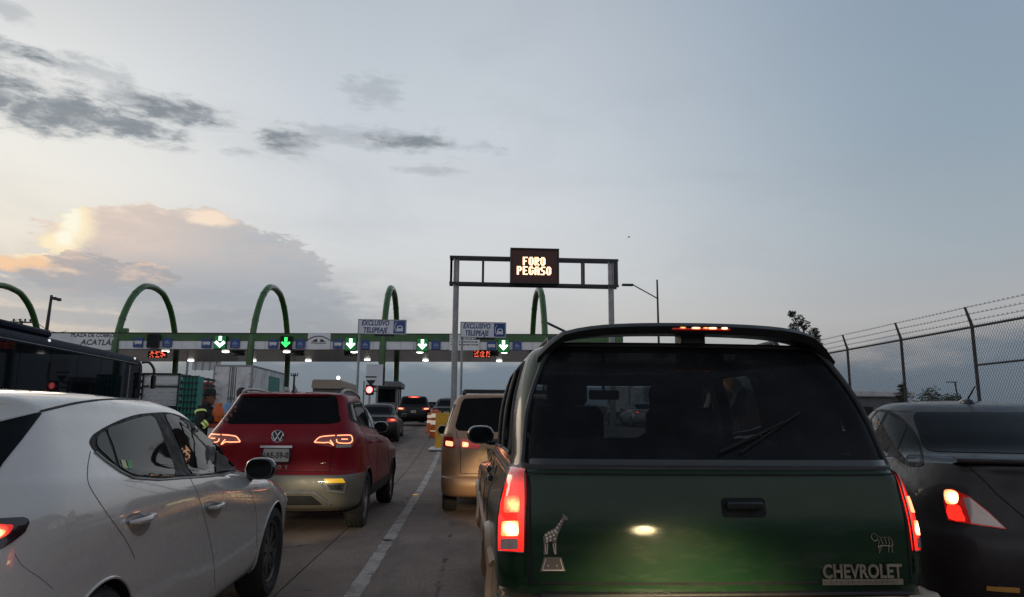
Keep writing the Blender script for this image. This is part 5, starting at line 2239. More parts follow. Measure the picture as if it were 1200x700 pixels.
full, pos = loft(rg, 56, 5)
me = shell_mesh(full, pos, matf=ta_mat, mats=[M_red, M_gap, M_bumper, M_plastic], name='suv_shell')
S = CarSurf(me, TA, R(-1.0))
cut = boolean_cut(me, [arch_cut((.90, 3.58), .345, .375, .92)])
split_mesh(cut, {'dark_red_car_paint': 'body', 'dark_gap': 'wheel_well', 'grey_plastic_bumper': 'bumper', 'black_plastic': 'wheel_arch_cladding'}, o)
wheels(o, .80, (.90, 3.58), .345, .215, spokes=5)
S.pixpanel(sp([(284.5, 462.5), (300, 460.8), (346, 459.8), (380, 462), (392.5, 464.5), (396, 471), (397, 485), (396.5, 495.5), (360, 497), (300, 497), (262, 495.8), (270, 482)], 3), .004, 5).build('rear_window', M_dglass, o)
# side windows: dark surround, then the panes
for s, ax in ((1, 'X+'), (-1, 'X-')):
    q = S.panel([(p.x, p.y) for p in round_poly([(.36, 1.30), (.56, 1.52), (1.4, 1.56), (2.0, 1.52), (2.45, 1.42), (3.05, 1.13), (2.6, 1.13), (1.2, 1.215), (.55, 1.26)], .05)], ax, .003)
    q.build('window_surround', M_trimblack, o)
    for pl_ in ([(.44, 1.31), (.60, 1.49), (.74, 1.495), (.66, 1.275)], [(.72, 1.27), (.80, 1.50), (1.4, 1.535), (1.62, 1.53), (1.64, 1.205)], [(1.74, 1.20), (1.73, 1.52), (2.0, 1.49), (2.42, 1.395), (2.92, 1.15), (2.6, 1.155)]):
        S.panel([(p.x, p.y) for p in round_poly(pl_, .03)], ax, .007).build('window', M_sideglass, o)
    g = MB()
    for ln in ([(.70, 1.25), (.68, 1.0), (.95, .80)], [(1.69, 1.19), (1.70, .8), (1.72, .45)], [(2.9, 1.10), (2.95, .8), (3.0, .6)]):
        q = S.line(smooth_poly([(a, b, 0) for a, b in ln], 4, closed=False), ax, .003, 0)
        g.add(q.v, q.f)
    split_loose(g.build('panel_gap', M_gap, o))
    for hy in (1.0, 2.0):
        p, n = S.hit(hy, 1.03 - (hy - 1) * .02, ax)
        mb = MB()
        mb.tube([p + Vector((0, -.1, 0)), p + n * .035 + Vector((0, -.06, 0)), p + n * .035 + Vector((0, .06, 0)), p + Vector((0, .1, 0))], [.01, .014, .014, .01], 8)
        mb.build('door_handle', M_red, o)
    p, n = S.hit(2.90, 1.15, ax)
    door_mirror(o, p.x + s * .03, 2.93, 1.20, s, M_gloss, .22, .17)
    mb = MB()
    mb.tube(smooth_poly([(s * .60, .55, 1.595), (s * .605, .72, 1.665), (s * .60, 1.3, 1.68), (s * .575, 2.0, 1.635), (s * .565, 2.15, 1.58)], 5, closed=False), .017, 8)
    mb.build('roof_rail', M_alloy, o)
    mb = MB()
    for yy in (.90, 3.58):
        q = arch_lip(S, yy, .345, .376, ax, -18, 198, .012)
        mb.add(q.v, q.f)
    split_loose(mb.build('wheel_arch_lip', M_plastic, o))
g = MB()
for ln in ([(-.62, .72), (.62, .72)], [(-.70, 1.215), (-.62, .98), (-.60, .73)], [(.70, 1.215), (.62, .98), (.60, .73)]):
    q = S.line([Vector(p) for p in ln], 'Y-', .004, 0)
    g.add(q.v, q.f)
split_loose(g.build('panel_gap', M_gap, o))
# tail lamps
LP = [(366.5, 518.5), (375.5, 510.2), (392, 509), (407, 508.8), (413, 509.5), (414.5, 517), (413, 524), (395, 525.2), (372, 521)]
la, lb = both(S.pixpanel(LP, .006, 4, .02), 'tail_lamp', M_lensdim, o)
mb = MB()
for ln in ([(368.5, 518.3), (374.5, 512.8), (385, 511.2), (392.5, 510.8)], [(368.5, 518.5), (380, 519), (386, 518.8), (391, 522), (387, 516)], [(395, 510.8), (406, 510.4), (411, 511), (412.5, 516), (409, 519.5), (396, 519), (394.5, 515)], [(400, 515), (407, 515)]):
    q = S.pixline(smooth_poly([(a, b, 0) for a, b in ln], 3, closed=False), .006, .007, 3)
    mb.add(q.v, q.f)
mb.build('led_strip', M_led, la)
mirror_mb(mb).build('led_strip', M_led, lb)
q = S.pixpanel([(394, 521.3), (411, 520.8), (411, 524.2), (394, 524.8)], .009, 4)
q.build('reversing_lamp', M_plate, la)
mirror_mb(q).build('reversing_lamp', M_plate, lb)
both(S.pixpanel([(379.5, 561.3), (401.5, 561.0), (404.5, 565.8), (381.5, 566.3)], .008, 4, .02), 'bumper_reflector', M_amber, o)
tr = MB()
q = S.pixline([(377, 567), (384, 576), (403, 577.5), (405, 567.5)], .010, .006, 3)
tr.add(q.v, q.f)
both(tr, 'fog_lamp_surround', M_alloy, o)
both(S.pixpanel([(383, 568), (402, 568.2), (401, 574.5), (387, 574)], .003, 4), 'fog_lamp_insert', M_plastic, o)
sk = MB()
q = S.line([Vector(p) for p in ((-.62, .36), (-.45, .50), (.45, .50), (.62, .36))], 'Y-', .022, .004)
sk.add(q.v, q.f)
sk.build('skid_plate_trim', M_alloy, o)
S.panel([(p.x, p.y) for p in round_poly([(-.54, .35), (.54, .35), (.42, .46), (-.42, .46)], .03)], 'Y-', .004).build('lower_diffuser', M_plastic, o)
# round badge with V over W
p, n = S.hit(0, 1.115, 'Y-')
mb = MB()
mb.lathe([(-.018, .072), (-.024, .066), (-.018, .060)], 'Y', 28)
for ln in ([(-.034, .054), (0, .004), (.034, .054)], [(-.060, .022), (-.030, -.052), (0, -.004), (.030, -.052), (.060, .022)]):
    for a, b in zip(ln, ln[1:]):
        mb.tube([(a[0], -.018, a[1]), (b[0], -.018, b[1])], .0065, 6)
mb.build('badge', M_chrome, o, loc=(0, p.y, 1.115))
bk = MB()
bk.lathe([(-.010, .001), (-.012, .060), (.01, .062)], 'Y', 28)
bk.build('badge_disc', M_gloss, o, loc=(0, p.y, 1.115))
p, n = S.hit(0, .90, 'Y-')
plate_part(o, (0, p.y - .02, .905), 'NAE-59-07', w=.285, h=.145)
mb = MB()
mb.box((0, 0, .095), (.36, .05, .025))
mb.build('plate_light_bar', M_chrome, o, loc=(0, p.y - .015, .905))
text_on('model_lettering', 'TAOS', .055, M_chrome, o, (0, S.hit(0, .77, 'Y-')[0].y - .006, .77), sx=1.0, spacing=2.4)
mb = MB()
mb.rings([[(-.02, .60, 1.64), (.02, .60, 1.64), (.02, .80, 1.64), (-.02, .80, 1.64)], [(-.012, .64, 1.69), (.012, .64, 1.69), (.012, .72, 1.69), (-.012, .72, 1.69)], [(-.003, .62, 1.745), (.003, .62, 1.745), (.003, .65, 1.745), (-.003, .65, 1.745)]], True, True)
mb.build('roof_aerial', M_gloss, o)
for s in (1, -1):
    S.panel([(p.x, p.y) for p in round_poly([(3.9, .80), (4.2, .84), (4.38, .80), (4.2, .72)], .03)], 'X+' if s > 0 else 'X-', .004).build('headlamp', M_clear, o)
mb = MB()
mb.box((0, 2.2, .25), (1.3, 3.4, .06))
mb.build('underbody', M_gap, o)
S.panel([(p.x, p.y) for p in round_poly([(-.62, 1.12), (.62, 1.12), (.54, 1.42), (-.54, 1.42)], .08)], 'Y+', .004).build('windscreen', M_dglass, o)

# ---- gold minivan ahead of the dark green car
SI = (0.60, 9.92, 0)
o = thing('gold_minivan', 'beige gold minivan with lit tail lamps between the red SUV and the dark green car', 'car', SI)
rg = [
    dict(yr=.22, yf=4.6, w=.80, z=.26, rc=(.25, .3)),
    dict(yr=.06, yf=4.8, w=.90, z=.30, rc=(.28, .34)),
    dict(yr=.00, yf=4.86, w=.925, z=.42, rc=(.28, .36), sub=5),
    dict(yr=.015, yf=4.86, w=.925, z=.53, rc=(.28, .36), sub=3),
    dict(yr=.065, yf=4.85, w=.925, z=.56, rc=(.28, .36), sub=3),
    dict(yr=.07, yf=4.82, w=.93, z=.74, rc=(.25, .36)),
    dict(yr=.07, yf=4.72, w=.93, z=.92, rc=(.25, .36)),
    dict(yr=.09, yf=4.5, w=[(0, .92), (3, .92), (4.5, .8)], z=[(0, 1.06), (3.4, 1.0), (4.5, .90)], rc=(.23, .34)),
    dict(yr=.11, yf=3.95, w=[(0, .90), (3, .89), (4, .76)], z=[(0, 1.15), (3.0, 1.08), (4, 1.03)], rc=(.2, .3), fc=(.5, .6)),
    dict(yr=.19, yf=3.35, w=[(0, .83), (3, .83)], z=1.38, rc=(.18, .26), fc=(.5, .5)),
    dict(yr=.27, yf=2.85, w=[(0, .76), (2.6, .74)], z=1.58, rc=(.17, .22), fc=(.4, .4)),
    dict(yr=.33, yf=2.6, w=[(0, .69), (2.5, .66)], z=1.665, rc=(.16, .2), fc=(.4, .35)),
    dict(yr=.6, yf=2.3, w=.45, z=1.70, rc=(.1, .2), fc=(.2, .2)),
    dict(yr=1.1, yf=1.9, w=.14, z=1.715, rc=(.05, .1), fc=(.1, .1)),
]
full, pos = loft(rg, 50, 4)
M_gold2 = M_gold.copy()
M_gold2.name = 'gold_bumper_paint'
me = shell_mesh(full, pos, mats=[M_gold, M_gap, M_gold2], matf=lambda c, v: 2 if v < 3.7 and c.y < .75 else 0, name='minivan_shell')
S = CarSurf(me, SI)
cut = boolean_cut(me, [arch_cut((1.02, 3.92), .325, .35, .925)])
split_mesh(cut, {'gold_beige_car_paint': 'body', 'dark_gap': 'wheel_well', 'gold_bumper_paint': 'bumper'}, o)
wheels(o, .81, (1.02, 3.92), .325, .205, spokes=5)
half = [(-.70, 1.17), (-.74, 1.22), (-.655, 1.56), (-.62, 1.615)]
poly = half + [(0, 1.635)] + [(-a, b) for a, b in reversed(half)] + [(0, 1.150)]
S.panel([(p.x, p.y) for p in round_poly(poly, .05)], 'Y-', .004).build('rear_window', M_dglass, o)
mb = MB()
mb.rbox((.15, .10, 1.24), (.5, .02, .02), .008)
mb.build('rear_wiper', M_plastic, o, loc=(0, S.hit(.1, 1.24, 'Y-')[0].y - .12, 0))
for s, ax in ((1, 'X+'), (-1, 'X-')):
    for pl_ in ([(.30, 1.22), (.36, 1.54), (1.15, 1.56), (1.2, 1.20)], [(1.3, 1.20), (1.25, 1.56), (2.2, 1.55), (2.25, 1.18)], [(2.33, 1.18), (2.3, 1.54), (2.7, 1.50), (3.35, 1.18)]):
        S.panel([(p.x, p.y) for p in round_poly(pl_, .05)], ax, .004).build('window', M_sideglass, o)
    g = MB()
    for ln in ([(1.24, 1.16), (1.2, .9), (1.5, .6)], [(2.28, 1.15), (2.3, .4)], [(.5, 1.12), (1.3, 1.10), (2.28, 1.09)]):
        q = S.line([Vector(p) for p in ln], ax, .003, 0)
        g.add(q.v, q.f)
    split_loose(g.build('panel_gap', M_gap, o))
    for hy in (1.4, 2.5):
        p, n = S.hit(hy, 1.0, ax)
        mb = MB()
        mb.tube([p + Vector((0, -.09, 0)), p + n * .03 + Vector((0, -.06, 0)), p + n * .03 + Vector((0, .06, 0)), p + Vector((0, .09, 0))], .013, 8)
        mb.build('door_handle', M_gold, o)
    door_mirror(o, s * .90, 3.15, 1.14, s, M_gold, .20, .16)
    mb = MB()
    mb.tube(smooth_poly([(s * .63, .48, 1.66), (s * .63, .55, 1.725), (s * .61, 1.4, 1.745), (s * .60, 2.2, 1.71), (s * .60, 2.3, 1.66)], 4, closed=False), .018, 8)
    mb.build('roof_rail', M_plastic, o)
    S.panel([(p.x, p.y) for p in round_poly([(4.1, .72), (4.5, .78), (4.75, .72), (4.6, .62)], .04)], ax, .004).build('headlamp', M_clear, o)
mb = MB()
for yy in (.62, 1.35):
    mb.tube([(-.63, yy, 1.742), (.63, yy, 1.742)], .016, 8)
split_loose(mb.build('roof_crossbar', M_plastic, o))
g = MB()
for ln in ([(-.725, 1.16), (-.66, .90), (-.655, .60)], [(.725, 1.16), (.66, .90), (.655, .60)], [(-.655, .595), (.655, .595)]):
    q = S.line([Vector(p) for p in ln], 'Y-', .004, 0)
    g.add(q.v, q.f)
split_loose(g.build('panel_gap', M_gap, o))
for s in (1, -1):
    q = S.panel([(p.x, p.y) for p in round_poly([(s * .672, .93), (s * .895, .95), (s * .895, 1.09), (s * .69, 1.07)], .02)], 'Y-', .007)
    la = q.build('tail_lamp', M_lensdim, o)
    S.panel([(p.x, p.y) for p in round_poly([(s * .76, .955), (s * .86, .965), (s * .86, 1.03), (s * .76, 1.02)], .02)], 'Y-', .010).build('lamp_glow', M_led, la)
    q = S.panel([(p.x, p.y) for p in round_poly([(s * .645, .93), (s * .40, .935), (s * .385, 1.0), (s * .48, 1.045), (s * .662, 1.06)], .02)], 'Y-', .007)
    la = q.build('tail_lamp', M_lens, o)
    S.panel([(p.x, p.y) for p in round_poly([(s * .55, .95), (s * .635, .95), (s * .635, 1.02), (s * .55, 1.01)], .02)], 'Y-', .010).build('lamp_glow', M_led, la)
    S.panel([(p.x, p.y) for p in round_poly([(s * .57, .97), (s * .615, .97), (s * .615, 1.0), (s * .57, 1.0)], .02)], 'Y-', .013).build('lamp_core', M_hotter, la)
p, n = S.hit(0, .84, 'Y-')
S.panel([(p_.x, p_.y) for p_ in round_poly([(-.28, .73), (.28, .73), (.30, .93), (-.30, .93)], .03)], 'Y-', .003).build('plate_recess', M_plastic, o)
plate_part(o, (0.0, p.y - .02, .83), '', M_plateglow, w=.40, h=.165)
mb = MB()
mb.rbox((0, p.y - .03, .945), (.62, .07, .03), .01)
mb.build('tailgate_trim', M_gold, o)
mb = MB()
mb.box((0, 2.4, .25), (1.3, 3.6, .06))
mb.build('underbody', M_gap, o)
S.panel([(p.x, p.y) for p in round_poly([(-.66, 1.1), (.66, 1.1), (.58, 1.5), (-.58, 1.5)], .1)], 'Y+', .004).build('windscreen', M_dglass, o)

# ---- grey sedan, right edge
NI = (3.46, 3.74, 0)
NIR = R(-14)
o = thing('grey_sedan', 'dark grey sedan at the right edge with lit left tail lamp and roof aerial', 'car', NI, NIR)
rg = [
    dict(yr=.22, yf=4.2, w=.72, z=.24, rc=(.25, .3)),
    dict(yr=.06, yf=4.38, w=.80, z=.30, rc=(.3, .36)),
    dict(yr=.00, yf=4.44, w=.84, z=.48, rc=(.32, .40)),
    dict(yr=.005, yf=4.44, w=.845, z=.66, rc=(.32, .42)),
    dict(yr=.05, yf=4.42, w=.845, z=.76, rc=(.32, .44)),
    dict(yr=.08, yf=4.35, w=[(0, .83), (2, .84), (4.3, .78)], z=[(0, .92), (3.4, .84), (4.3, .72)], rc=(.32, .46)),
    dict(yr=.09, yf=4.2, w=[(0, .77), (2, .815), (4.2, .68)], z=[(0, 1.03), (.8, 1.04), (2.6, .96), (3.4, .93), (4.2, .80)], rc=(.32, .46)),
    dict(yr=.10, yf=4.0, w=[(0, .70), (1, .77), (2, .79), (3.4, .70), (4, .6)], z=[(0, 1.085), (.8, 1.09), (2.6, 1.0), (3.3, .97), (4, .86)], rc=(.32, .4)),
    dict(yr=.62, yf=3.25, w=[(0, .66), (1.4, .735), (2, .745), (3.2, .66)], z=[(0, 1.125), (1, 1.115), (2.4, 1.03), (3.2, .985)], rc=(.3, .5), fc=(.4, .5), bow=.06),
    dict(yr=.98, yf=2.85, w=[(0, .60), (1.5, .68), (2.8, .61)], z=[(0, 1.27), (1.6, 1.26), (2.6, 1.19)], rc=(.26, .42), fc=(.4, .45), bow=.06),
    dict(yr=1.30, yf=2.45, w=[(0, .54), (1.7, .61), (2.4, .56)], z=[(0, 1.40), (1.8, 1.405), (2.4, 1.36)], rc=(.22, .34), fc=(.4, .4), bow=.05),
    dict(yr=1.48, yf=2.25, w=.52, z=[(0, 1.455), (1.9, 1.465), (2.3, 1.44)], rc=(.2, .24), fc=(.4, .35), bow=.04),
    dict(yr=1.75, yf=2.1, w=.32, z=1.49, rc=(.1, .12), fc=(.1, .1)),
    dict(yr=1.86, yf=2.0, w=.10, z=1.50, rc=(.05, .04), fc=(.05, .04), bow=.0, bowf=.01),
]
full, pos = loft(rg, 50, 5)
me = shell_mesh(full, pos, mats=[M_grey, M_gap], name='sedan_shell')
S = CarSurf(me, NI, NIR)
cut = boolean_cut(me, [arch_cut((.95, 3.55), .315, .34, .845)])
split_mesh(cut, {'dark_grey_car_paint': 'body', 'dark_gap': 'wheel_well'}, o)
wheels(o, .74, (.95, 3.55), .308, .19, spokes=5)
S.panel([(p.x, p.y) for p in round_poly([(-.60, 1.135), (.60, 1.135), (.485, 1.40), (-.485, 1.40)], .06)], 'Y-', .004).build('rear_window', M_dglass, o)
both(S.pixpanel(sp([(1012, 512), (1022, 489), (1030, 480.5), (1042, 481.5), (1058, 491), (1070, 504), (1078, 517), (1082, 536), (1081, 546), (1064, 546), (1040, 531)], 3), .003, 4), 'window_surround', M_trimblack, o)
for q in ([(1035.5, 499), (1041.5, 486), (1056.5, 494.5), (1063, 501), (1052, 527)], [(1065, 503), (1069, 507.5), (1076, 518), (1079.7, 536), (1078.5, 543), (1065, 542), (1054, 529)], [(1016, 511), (1024, 490), (1031, 483.5), (1038.5, 484.5), (1032, 497), (1026, 510), (1022, 516)]):
    both(S.pixpanel([(t.x, t.y) for t in round_poly(q, 1.5)], .006, 4), 'window', M_sideglass, o)
for s, ax in ((1, 'X+'), (-1, 'X-')):
    g = MB()
    for ln in ([(1.14, 1.10), (1.05, .95), (1.35, .70)], [(1.84, 1.06), (1.86, .4)], [(2.9, 1.0), (2.95, .5)], [(.74, 1.18), (.95, 1.285), (1.25, 1.385), (1.7, 1.42), (2.2, 1.41)]):
        q = S.line(smooth_poly([(a, b, 0) for a, b in ln], 4, closed=False), ax, .003, 0)
        g.add(q.v, q.f)
    split_loose(g.build('panel_gap', M_gap, o))
    for hy in (1.30, 2.15):
        p, n = S.hit(hy, .96 - (hy - 1.3) * .03, ax)
        mb = MB()
        mb.tube([p + Vector((0, -.09, 0)), p + n * .03 + Vector((0, -.05, 0)), p + n * .03 + Vector((0, .05, 0)), p + Vector((0, .09, 0))], .012, 8)
        mb.build('door_handle', M_grey, o)
    p, n = S.hit(2.85, 1.04, ax)
    door_mirror(o, p.x + s * .03, 2.85, 1.07, s, M_grey, .2, .14)
    S.panel([(p.x, p.y) for p in round_poly([(3.8, .74), (4.2, .78), (4.35, .70), (4.1, .62)], .04)], ax, .004).build('headlamp', M_clear, o)
TL = [(1106.5, 588), (1106.5, 575), (1116, 573), (1135.5, 582), (1158, 600), (1179, 620.5), (1137.7, 614.5), (1111.5, 610)]
la, lb = both(S.pixpanel(TL, .006, 4, .02), 'tail_lamp', M_lens, o)
q = S.pixpanel([(1129, 583.5), (1136, 583.5), (1158, 601.5), (1177, 619.5), (1138.5, 613)], .009, 4)
q.build('clear_lens', M_clear, la)
mirror_mb(q).build('clear_lens', M_clear, lb)
q = S.pixpanel(sp([(1107.5, 576), (1115, 574.5), (1122, 577.5), (1123.5, 584), (1121, 590.5), (1110, 590)], 3), .010, 3)
q.build('lamp_core', M_hotter, la)
mirror_mb(q).build('lamp_core', M_hotter, lb)
q = S.pixpanel(sp([(1111, 592), (1124, 592.5), (1128, 601), (1131, 611), (1113, 608)], 2), .009, 3)
q.build('lamp_glow', M_lensglow, la)
mirror_mb(q).build('lamp_glow', M_lensglow, lb)
# boot spoiler with shadow gap under it
mb = MB()
pr_ = [(-.66, .20), (-.45, .14), (0, .115), (.45, .14), (.66, .20)]
mb.rings([[(x, y + .10, 1.115) for x, y in pr_], [(x, y, 1.125) for x, y in pr_], [(x, y - .03, 1.115) for x, y in pr_], [(x, y - .015, 1.098) for x, y in pr_], [(x, y + .03, 1.092) for x, y in pr_], [(x, y + .10, 1.08) for x, y in pr_]], loop=False)
mb.tube(smooth_poly([(x, y - .012, 1.108) for x, y in pr_], 4, closed=False), .016, 8)
mb.build('boot_spoiler', M_grey, o)
g = MB()
for ln in ([(-.60, 1.07), (-.50, .93), (-.36, .78), (-.34, .70)], [(.60, 1.07), (.50, .93), (.36, .78), (.34, .70)], [(-.34, .70), (.34, .70)]):
    q = S.line([Vector(p) for p in ln], 'Y-', .004, 0)
    g.add(q.v, q.f)
split_loose(g.build('panel_gap', M_gap, o))
mb = MB()
q = S.line([Vector(p) for p in ((-.34, .835), (.34, .835))], 'Y-', .016, .008)
mb.add(q.v, q.f)
mb.build('boot_trim', M_chrome, o)
p, n = S.hit(0, .76, 'Y-')
plate_part(o, (0, p.y - .012, .755), '')
both(S.panel([(-.62, .42), (-.47, .42), (-.47, .445), (-.62, .445)], 'Y-', .006), 'bumper_reflector', pmat('dull_reflector', (.5, .25, .06), .3), o)
p, n = S.hit(0.0, 1.62, 'Z')
mb = MB()
mb.ball((0, 1.62, 1.478), (.05, .085, .035), 14, 8)
mb.tube([(0, 1.63, 1.49), (0.02, 1.50, 1.60)], [.009, .005], 8)
mb.build('roof_aerial', M_gloss, o)
mb = MB()
mb.box((0, 2.2, .23), (1.2, 3.2, .06))
mb.build('underbody', M_gap, o)
S.panel([(p.x, p.y) for p in round_poly([(-.56, 1.02), (.56, 1.02), (.47, 1.34), (-.47, 1.34)], .08)], 'Y+', .004).build('windscreen', M_dglass, o)

# ---- dark green two-tone suv straight ahead
BZ = (1.03, 2.87, 0)
bz = o = thing('green_suv', 'dark green older SUV straight ahead with roof wing, animal stickers and lit red tail lamps', 'car', BZ)
low = [
    dict(yr=.16, yf=4.4, w=.76, z=.36, rc=(.16, .2)),
    dict(yr=.05, yf=4.52, w=.890, z=.46, rc=(.18, .22)),
    dict(yr=.01, yf=4.56, w=.888, z=.62, rc=(.16, .24), sub=5),
    dict(yr=.00, yf=4.57, w=.895, z=.74, rc=(.15, .24)),
    dict(yr=.00, yf=4.56, w=.890, z=.90, rc=(.15, .24)),
    dict(yr=.02, yf=4.5, w=[(0, .868), (4.4, .80)], z=[(0, 1.04), (3.2, 1.0), (4.4, .93)], rc=(.15, .24)),
    dict(yr=.035, yf=4.42, w=[(0, .846), (3.2, .82), (4.4, .74)], z=[(0, 1.105), (3.2, 1.07), (4.4, .98)], rc=(.14, .24), sub=2),
    dict(yr=.055, yf=4.3, w=[(0, .81), (3.2, .79), (4.3, .68)], z=[(0, 1.122), (3.2, 1.085), (4.3, 1.0)], rc=(.14, .22), sharp=True),
    dict(yr=.30, yf=4.0, w=.5, z=[(0, 1.08), (3.2, 1.07), (4.0, 1.03)], rc=(.1, .1)),
]


def bz_mat(c, v):
    if v < 2.35 and c.y > .22:
        return 2
    return 0


full, pos = loft(low, 54, 5)
me = shell_mesh(full, pos, matf=bz_mat, mats=[M_green, M_gap, M_clad], name='green_suv_shell')
S = CarSurf(me, BZ)
cut = boolean_cut(me, [arch_cut((1.02, 3.74), .355, .40, .86)])
split_mesh(cut, {'dark_green_car_paint': 'body', 'dark_gap': 'wheel_well', 'bronze_cladding_paint': 'lower_cladding'}, o)
gh = [
    dict(yr=.035, yf=3.40, w=[(0, .846), (3.2, .81)], z=[(0, 1.108), (3.2, 1.085)], rc=(.15, .24), fc=(.4, .5)),
    dict(yr=.06, yf=3.30, w=[(0, .83), (3.2, .79)], z=[(0, 1.14), (3.2, 1.13)], rc=(.15, .24), fc=(.4, .5)),
    dict(yr=.20, yf=2.90, w=[(0, .805), (2.8, .77)], z=1.40, rc=(.15, .22), fc=(.4, .45)),
    dict(yr=.33, yf=2.52, w=[(0, .752), (2.5, .72)], z=1.60, rc=(.16, .2), fc=(.4, .4)),
    dict(yr=.38, yf=2.38, w=[(0, .705), (2.4, .68)], z=1.66, rc=(.16, .2), fc=(.4, .35)),
    dict(yr=.50, yf=2.2, w=[(0, .60)], z=1.692, rc=(.15, .2), fc=(.3, .3)),
    dict(yr=.9, yf=1.9, w=.2, z=1.708, rc=(.05, .1), fc=(.1, .1)),
]
fo, _ = loft(gh, 54, 5)
inn = []
for q in gh[:-1]:
    d = dict(q)
    d['yr'] = q['yr'] + .045
    d['yf'] = q['yf'] - .045
    d['w'] = [(a, b - .045) for a, b in q['w']] if isinstance(q['w'], list) else q['w'] - .045
    zz = q['z']
    k = .0 if q is gh[0] else .03
    d['z'] = [(a, b - k) for a, b in zz] if isinstance(zz, list) else zz - k
    inn.append(d)
d = dict(gh[-1])
d['z'] = 1.67
inn.append(d)
fi, _ = loft(inn, 54, 5)
allr = list(reversed(fi)) + fo
gme = shell_mesh(allr, list(range(len(allr))), mats=[M_green, M_gap], name='green_suv_cabin')
gouter = shell_mesh(fo, list(range(len(fo))), mats=[M_green], name='outer')
SG = CarSurf(gouter, BZ)
RWIN = [(-.79, 1.132), (.79, 1.132), (.765, 1.38, .2), (.676, 1.60, .12), (.62, 1.672), (-.62, 1.672), (-.676, 1.60, .12), (-.765, 1.38, .2)]
rw = [(p.x, p.y) for p in round_poly(RWIN, .025)]
c1 = MB()
c1.prism(rw, -.6, .78, 'Y')
c2 = MB()
SW = ([(.42, 1.17), (.60, 1.60), (1.25, 1.61), (1.28, 1.165)], [(1.40, 1.165), (1.38, 1.61), (2.02, 1.61), (2.04, 1.15)], [(2.14, 1.15), (2.12, 1.60), (2.28, 1.59), (2.98, 1.13)])
for w_ in SW:
    c2.prism([(p.x, p.y) for p in round_poly(w_, .05)], -1.2, 1.2, 'X')
c3 = MB()
c3.prism([(p.x, p.y) for p in round_poly([(-.66, 1.14), (.66, 1.14), (.56, 1.58), (-.56, 1.58)], .06)], 2.25, 4.2, 'Y')
gcut = boolean_cut(gme, [c1, c2, c3])
for i, mt in enumerate(gcut.materials):
    if mt and mt.name == 'dark_gap':
        gcut.materials[i] = M_plastic
split_mesh(gcut, {'dark_green_car_paint': 'cabin_shell', 'black_plastic': 'window_opening'}, o)
rwp = SG.panel(rw, 'Y-', -.010, .06, .004).build('rear_window', G_rear, o)
fr = MB()
q = SG.line([Vector(p) for p in rw], 'Y-', .012, -.002, closed=True)
fr.add(q.v, q.f)
fr.build('window_seal', M_plastic, rwp)
mb = MB()          # black printed band along the lower glass edge and the wiper
q = SG.panel([(p.x, p.y) for p in round_poly([(-.765, 1.14), (.765, 1.14), (.76, 1.165), (-.76, 1.165)], .01)], 'Y-', .0, .08, .004)
q.build('glass_edge_band', M_gloss, rwp)
mb = MB()
q = SG.line([Vector(p) for p in ((.02, 1.19), (.20, 1.26), (.33, 1.315))], 'Y-', .006, .014)
mb.add(q.v, q.f)
q = SG.line([Vector(p) for p in ((.11, 1.19), (.42, 1.36))], 'Y-', .005, .008)
mb.add(q.v, q.f)
mb.build('rear_wiper', M_gap, o)
for s, ax in ((1, 'X+'), (-1, 'X-')):
    for w_ in SW:
        SG.panel([(p.x, p.y) for p in round_poly(w_, .05)], ax, -.012, .08, .004).build('window', G_side, o)
        q = SG.line(round_poly(w_, .05), ax, .010, .0, closed=True)
        q.build('window_seal', M_plastic, o)
    g = MB()
    for ln in ([(1.34, 1.10), (1.36, .75), (1.5, .62)], [(2.08, 1.09), (2.08, .5)], [(3.02, 1.06), (3.05, .5)]):
        q = S.line([Vector(p) for p in ln], ax, .0035, 0)
        g.add(q.v, q.f)
    split_loose(g.build('panel_gap', M_gap, o))
    q = S.line([Vector(p) for p in ((.40, .70), (4.3, .70))], ax, .022, .006, flat=.55)
    q.build('side_moulding', M_clad, o)
    mb = MB()
    for yy in (1.02, 3.74):
        q = arch_lip(S, yy, .355, .415, ax, -15, 195, .028, .004)
        mb.add(q.v, q.f)
    split_loose(mb.build('wheel_arch_lip', M_clad, o))
    for hy in (1.55, 2.3):
        p, n = S.hit(hy, .98, ax)
        mb = MB()
        mb.rbox((p.x + n.x * .012, hy, .98), (.03, .16, .035), .01)
        mb.build('door_handle', M_gloss, o)
    door_mirror(o, s * .80, 2.84, 1.205, s, M_gloss, .215, .145)
    q = S.panel([(p.x, p.y) for p in round_poly([(4.0, .78), (4.5, .80), (4.5, .92), (4.05, .92)], .03)], ax, .004)
    q.build('headlamp', M_clear, o)
SG.panel([(p.x, p.y) for p in round_poly([(-.66, 1.14), (.66, 1.14), (.56, 1.58), (-.56, 1.58)], .06)], 'Y+', -.012, .08, .004).build('windscreen', glass('clear_windscreen', (.80, .84, .82), .6), o)
wheels(o, .74, (1.02, 3.74), .355, .235, spokes=5)
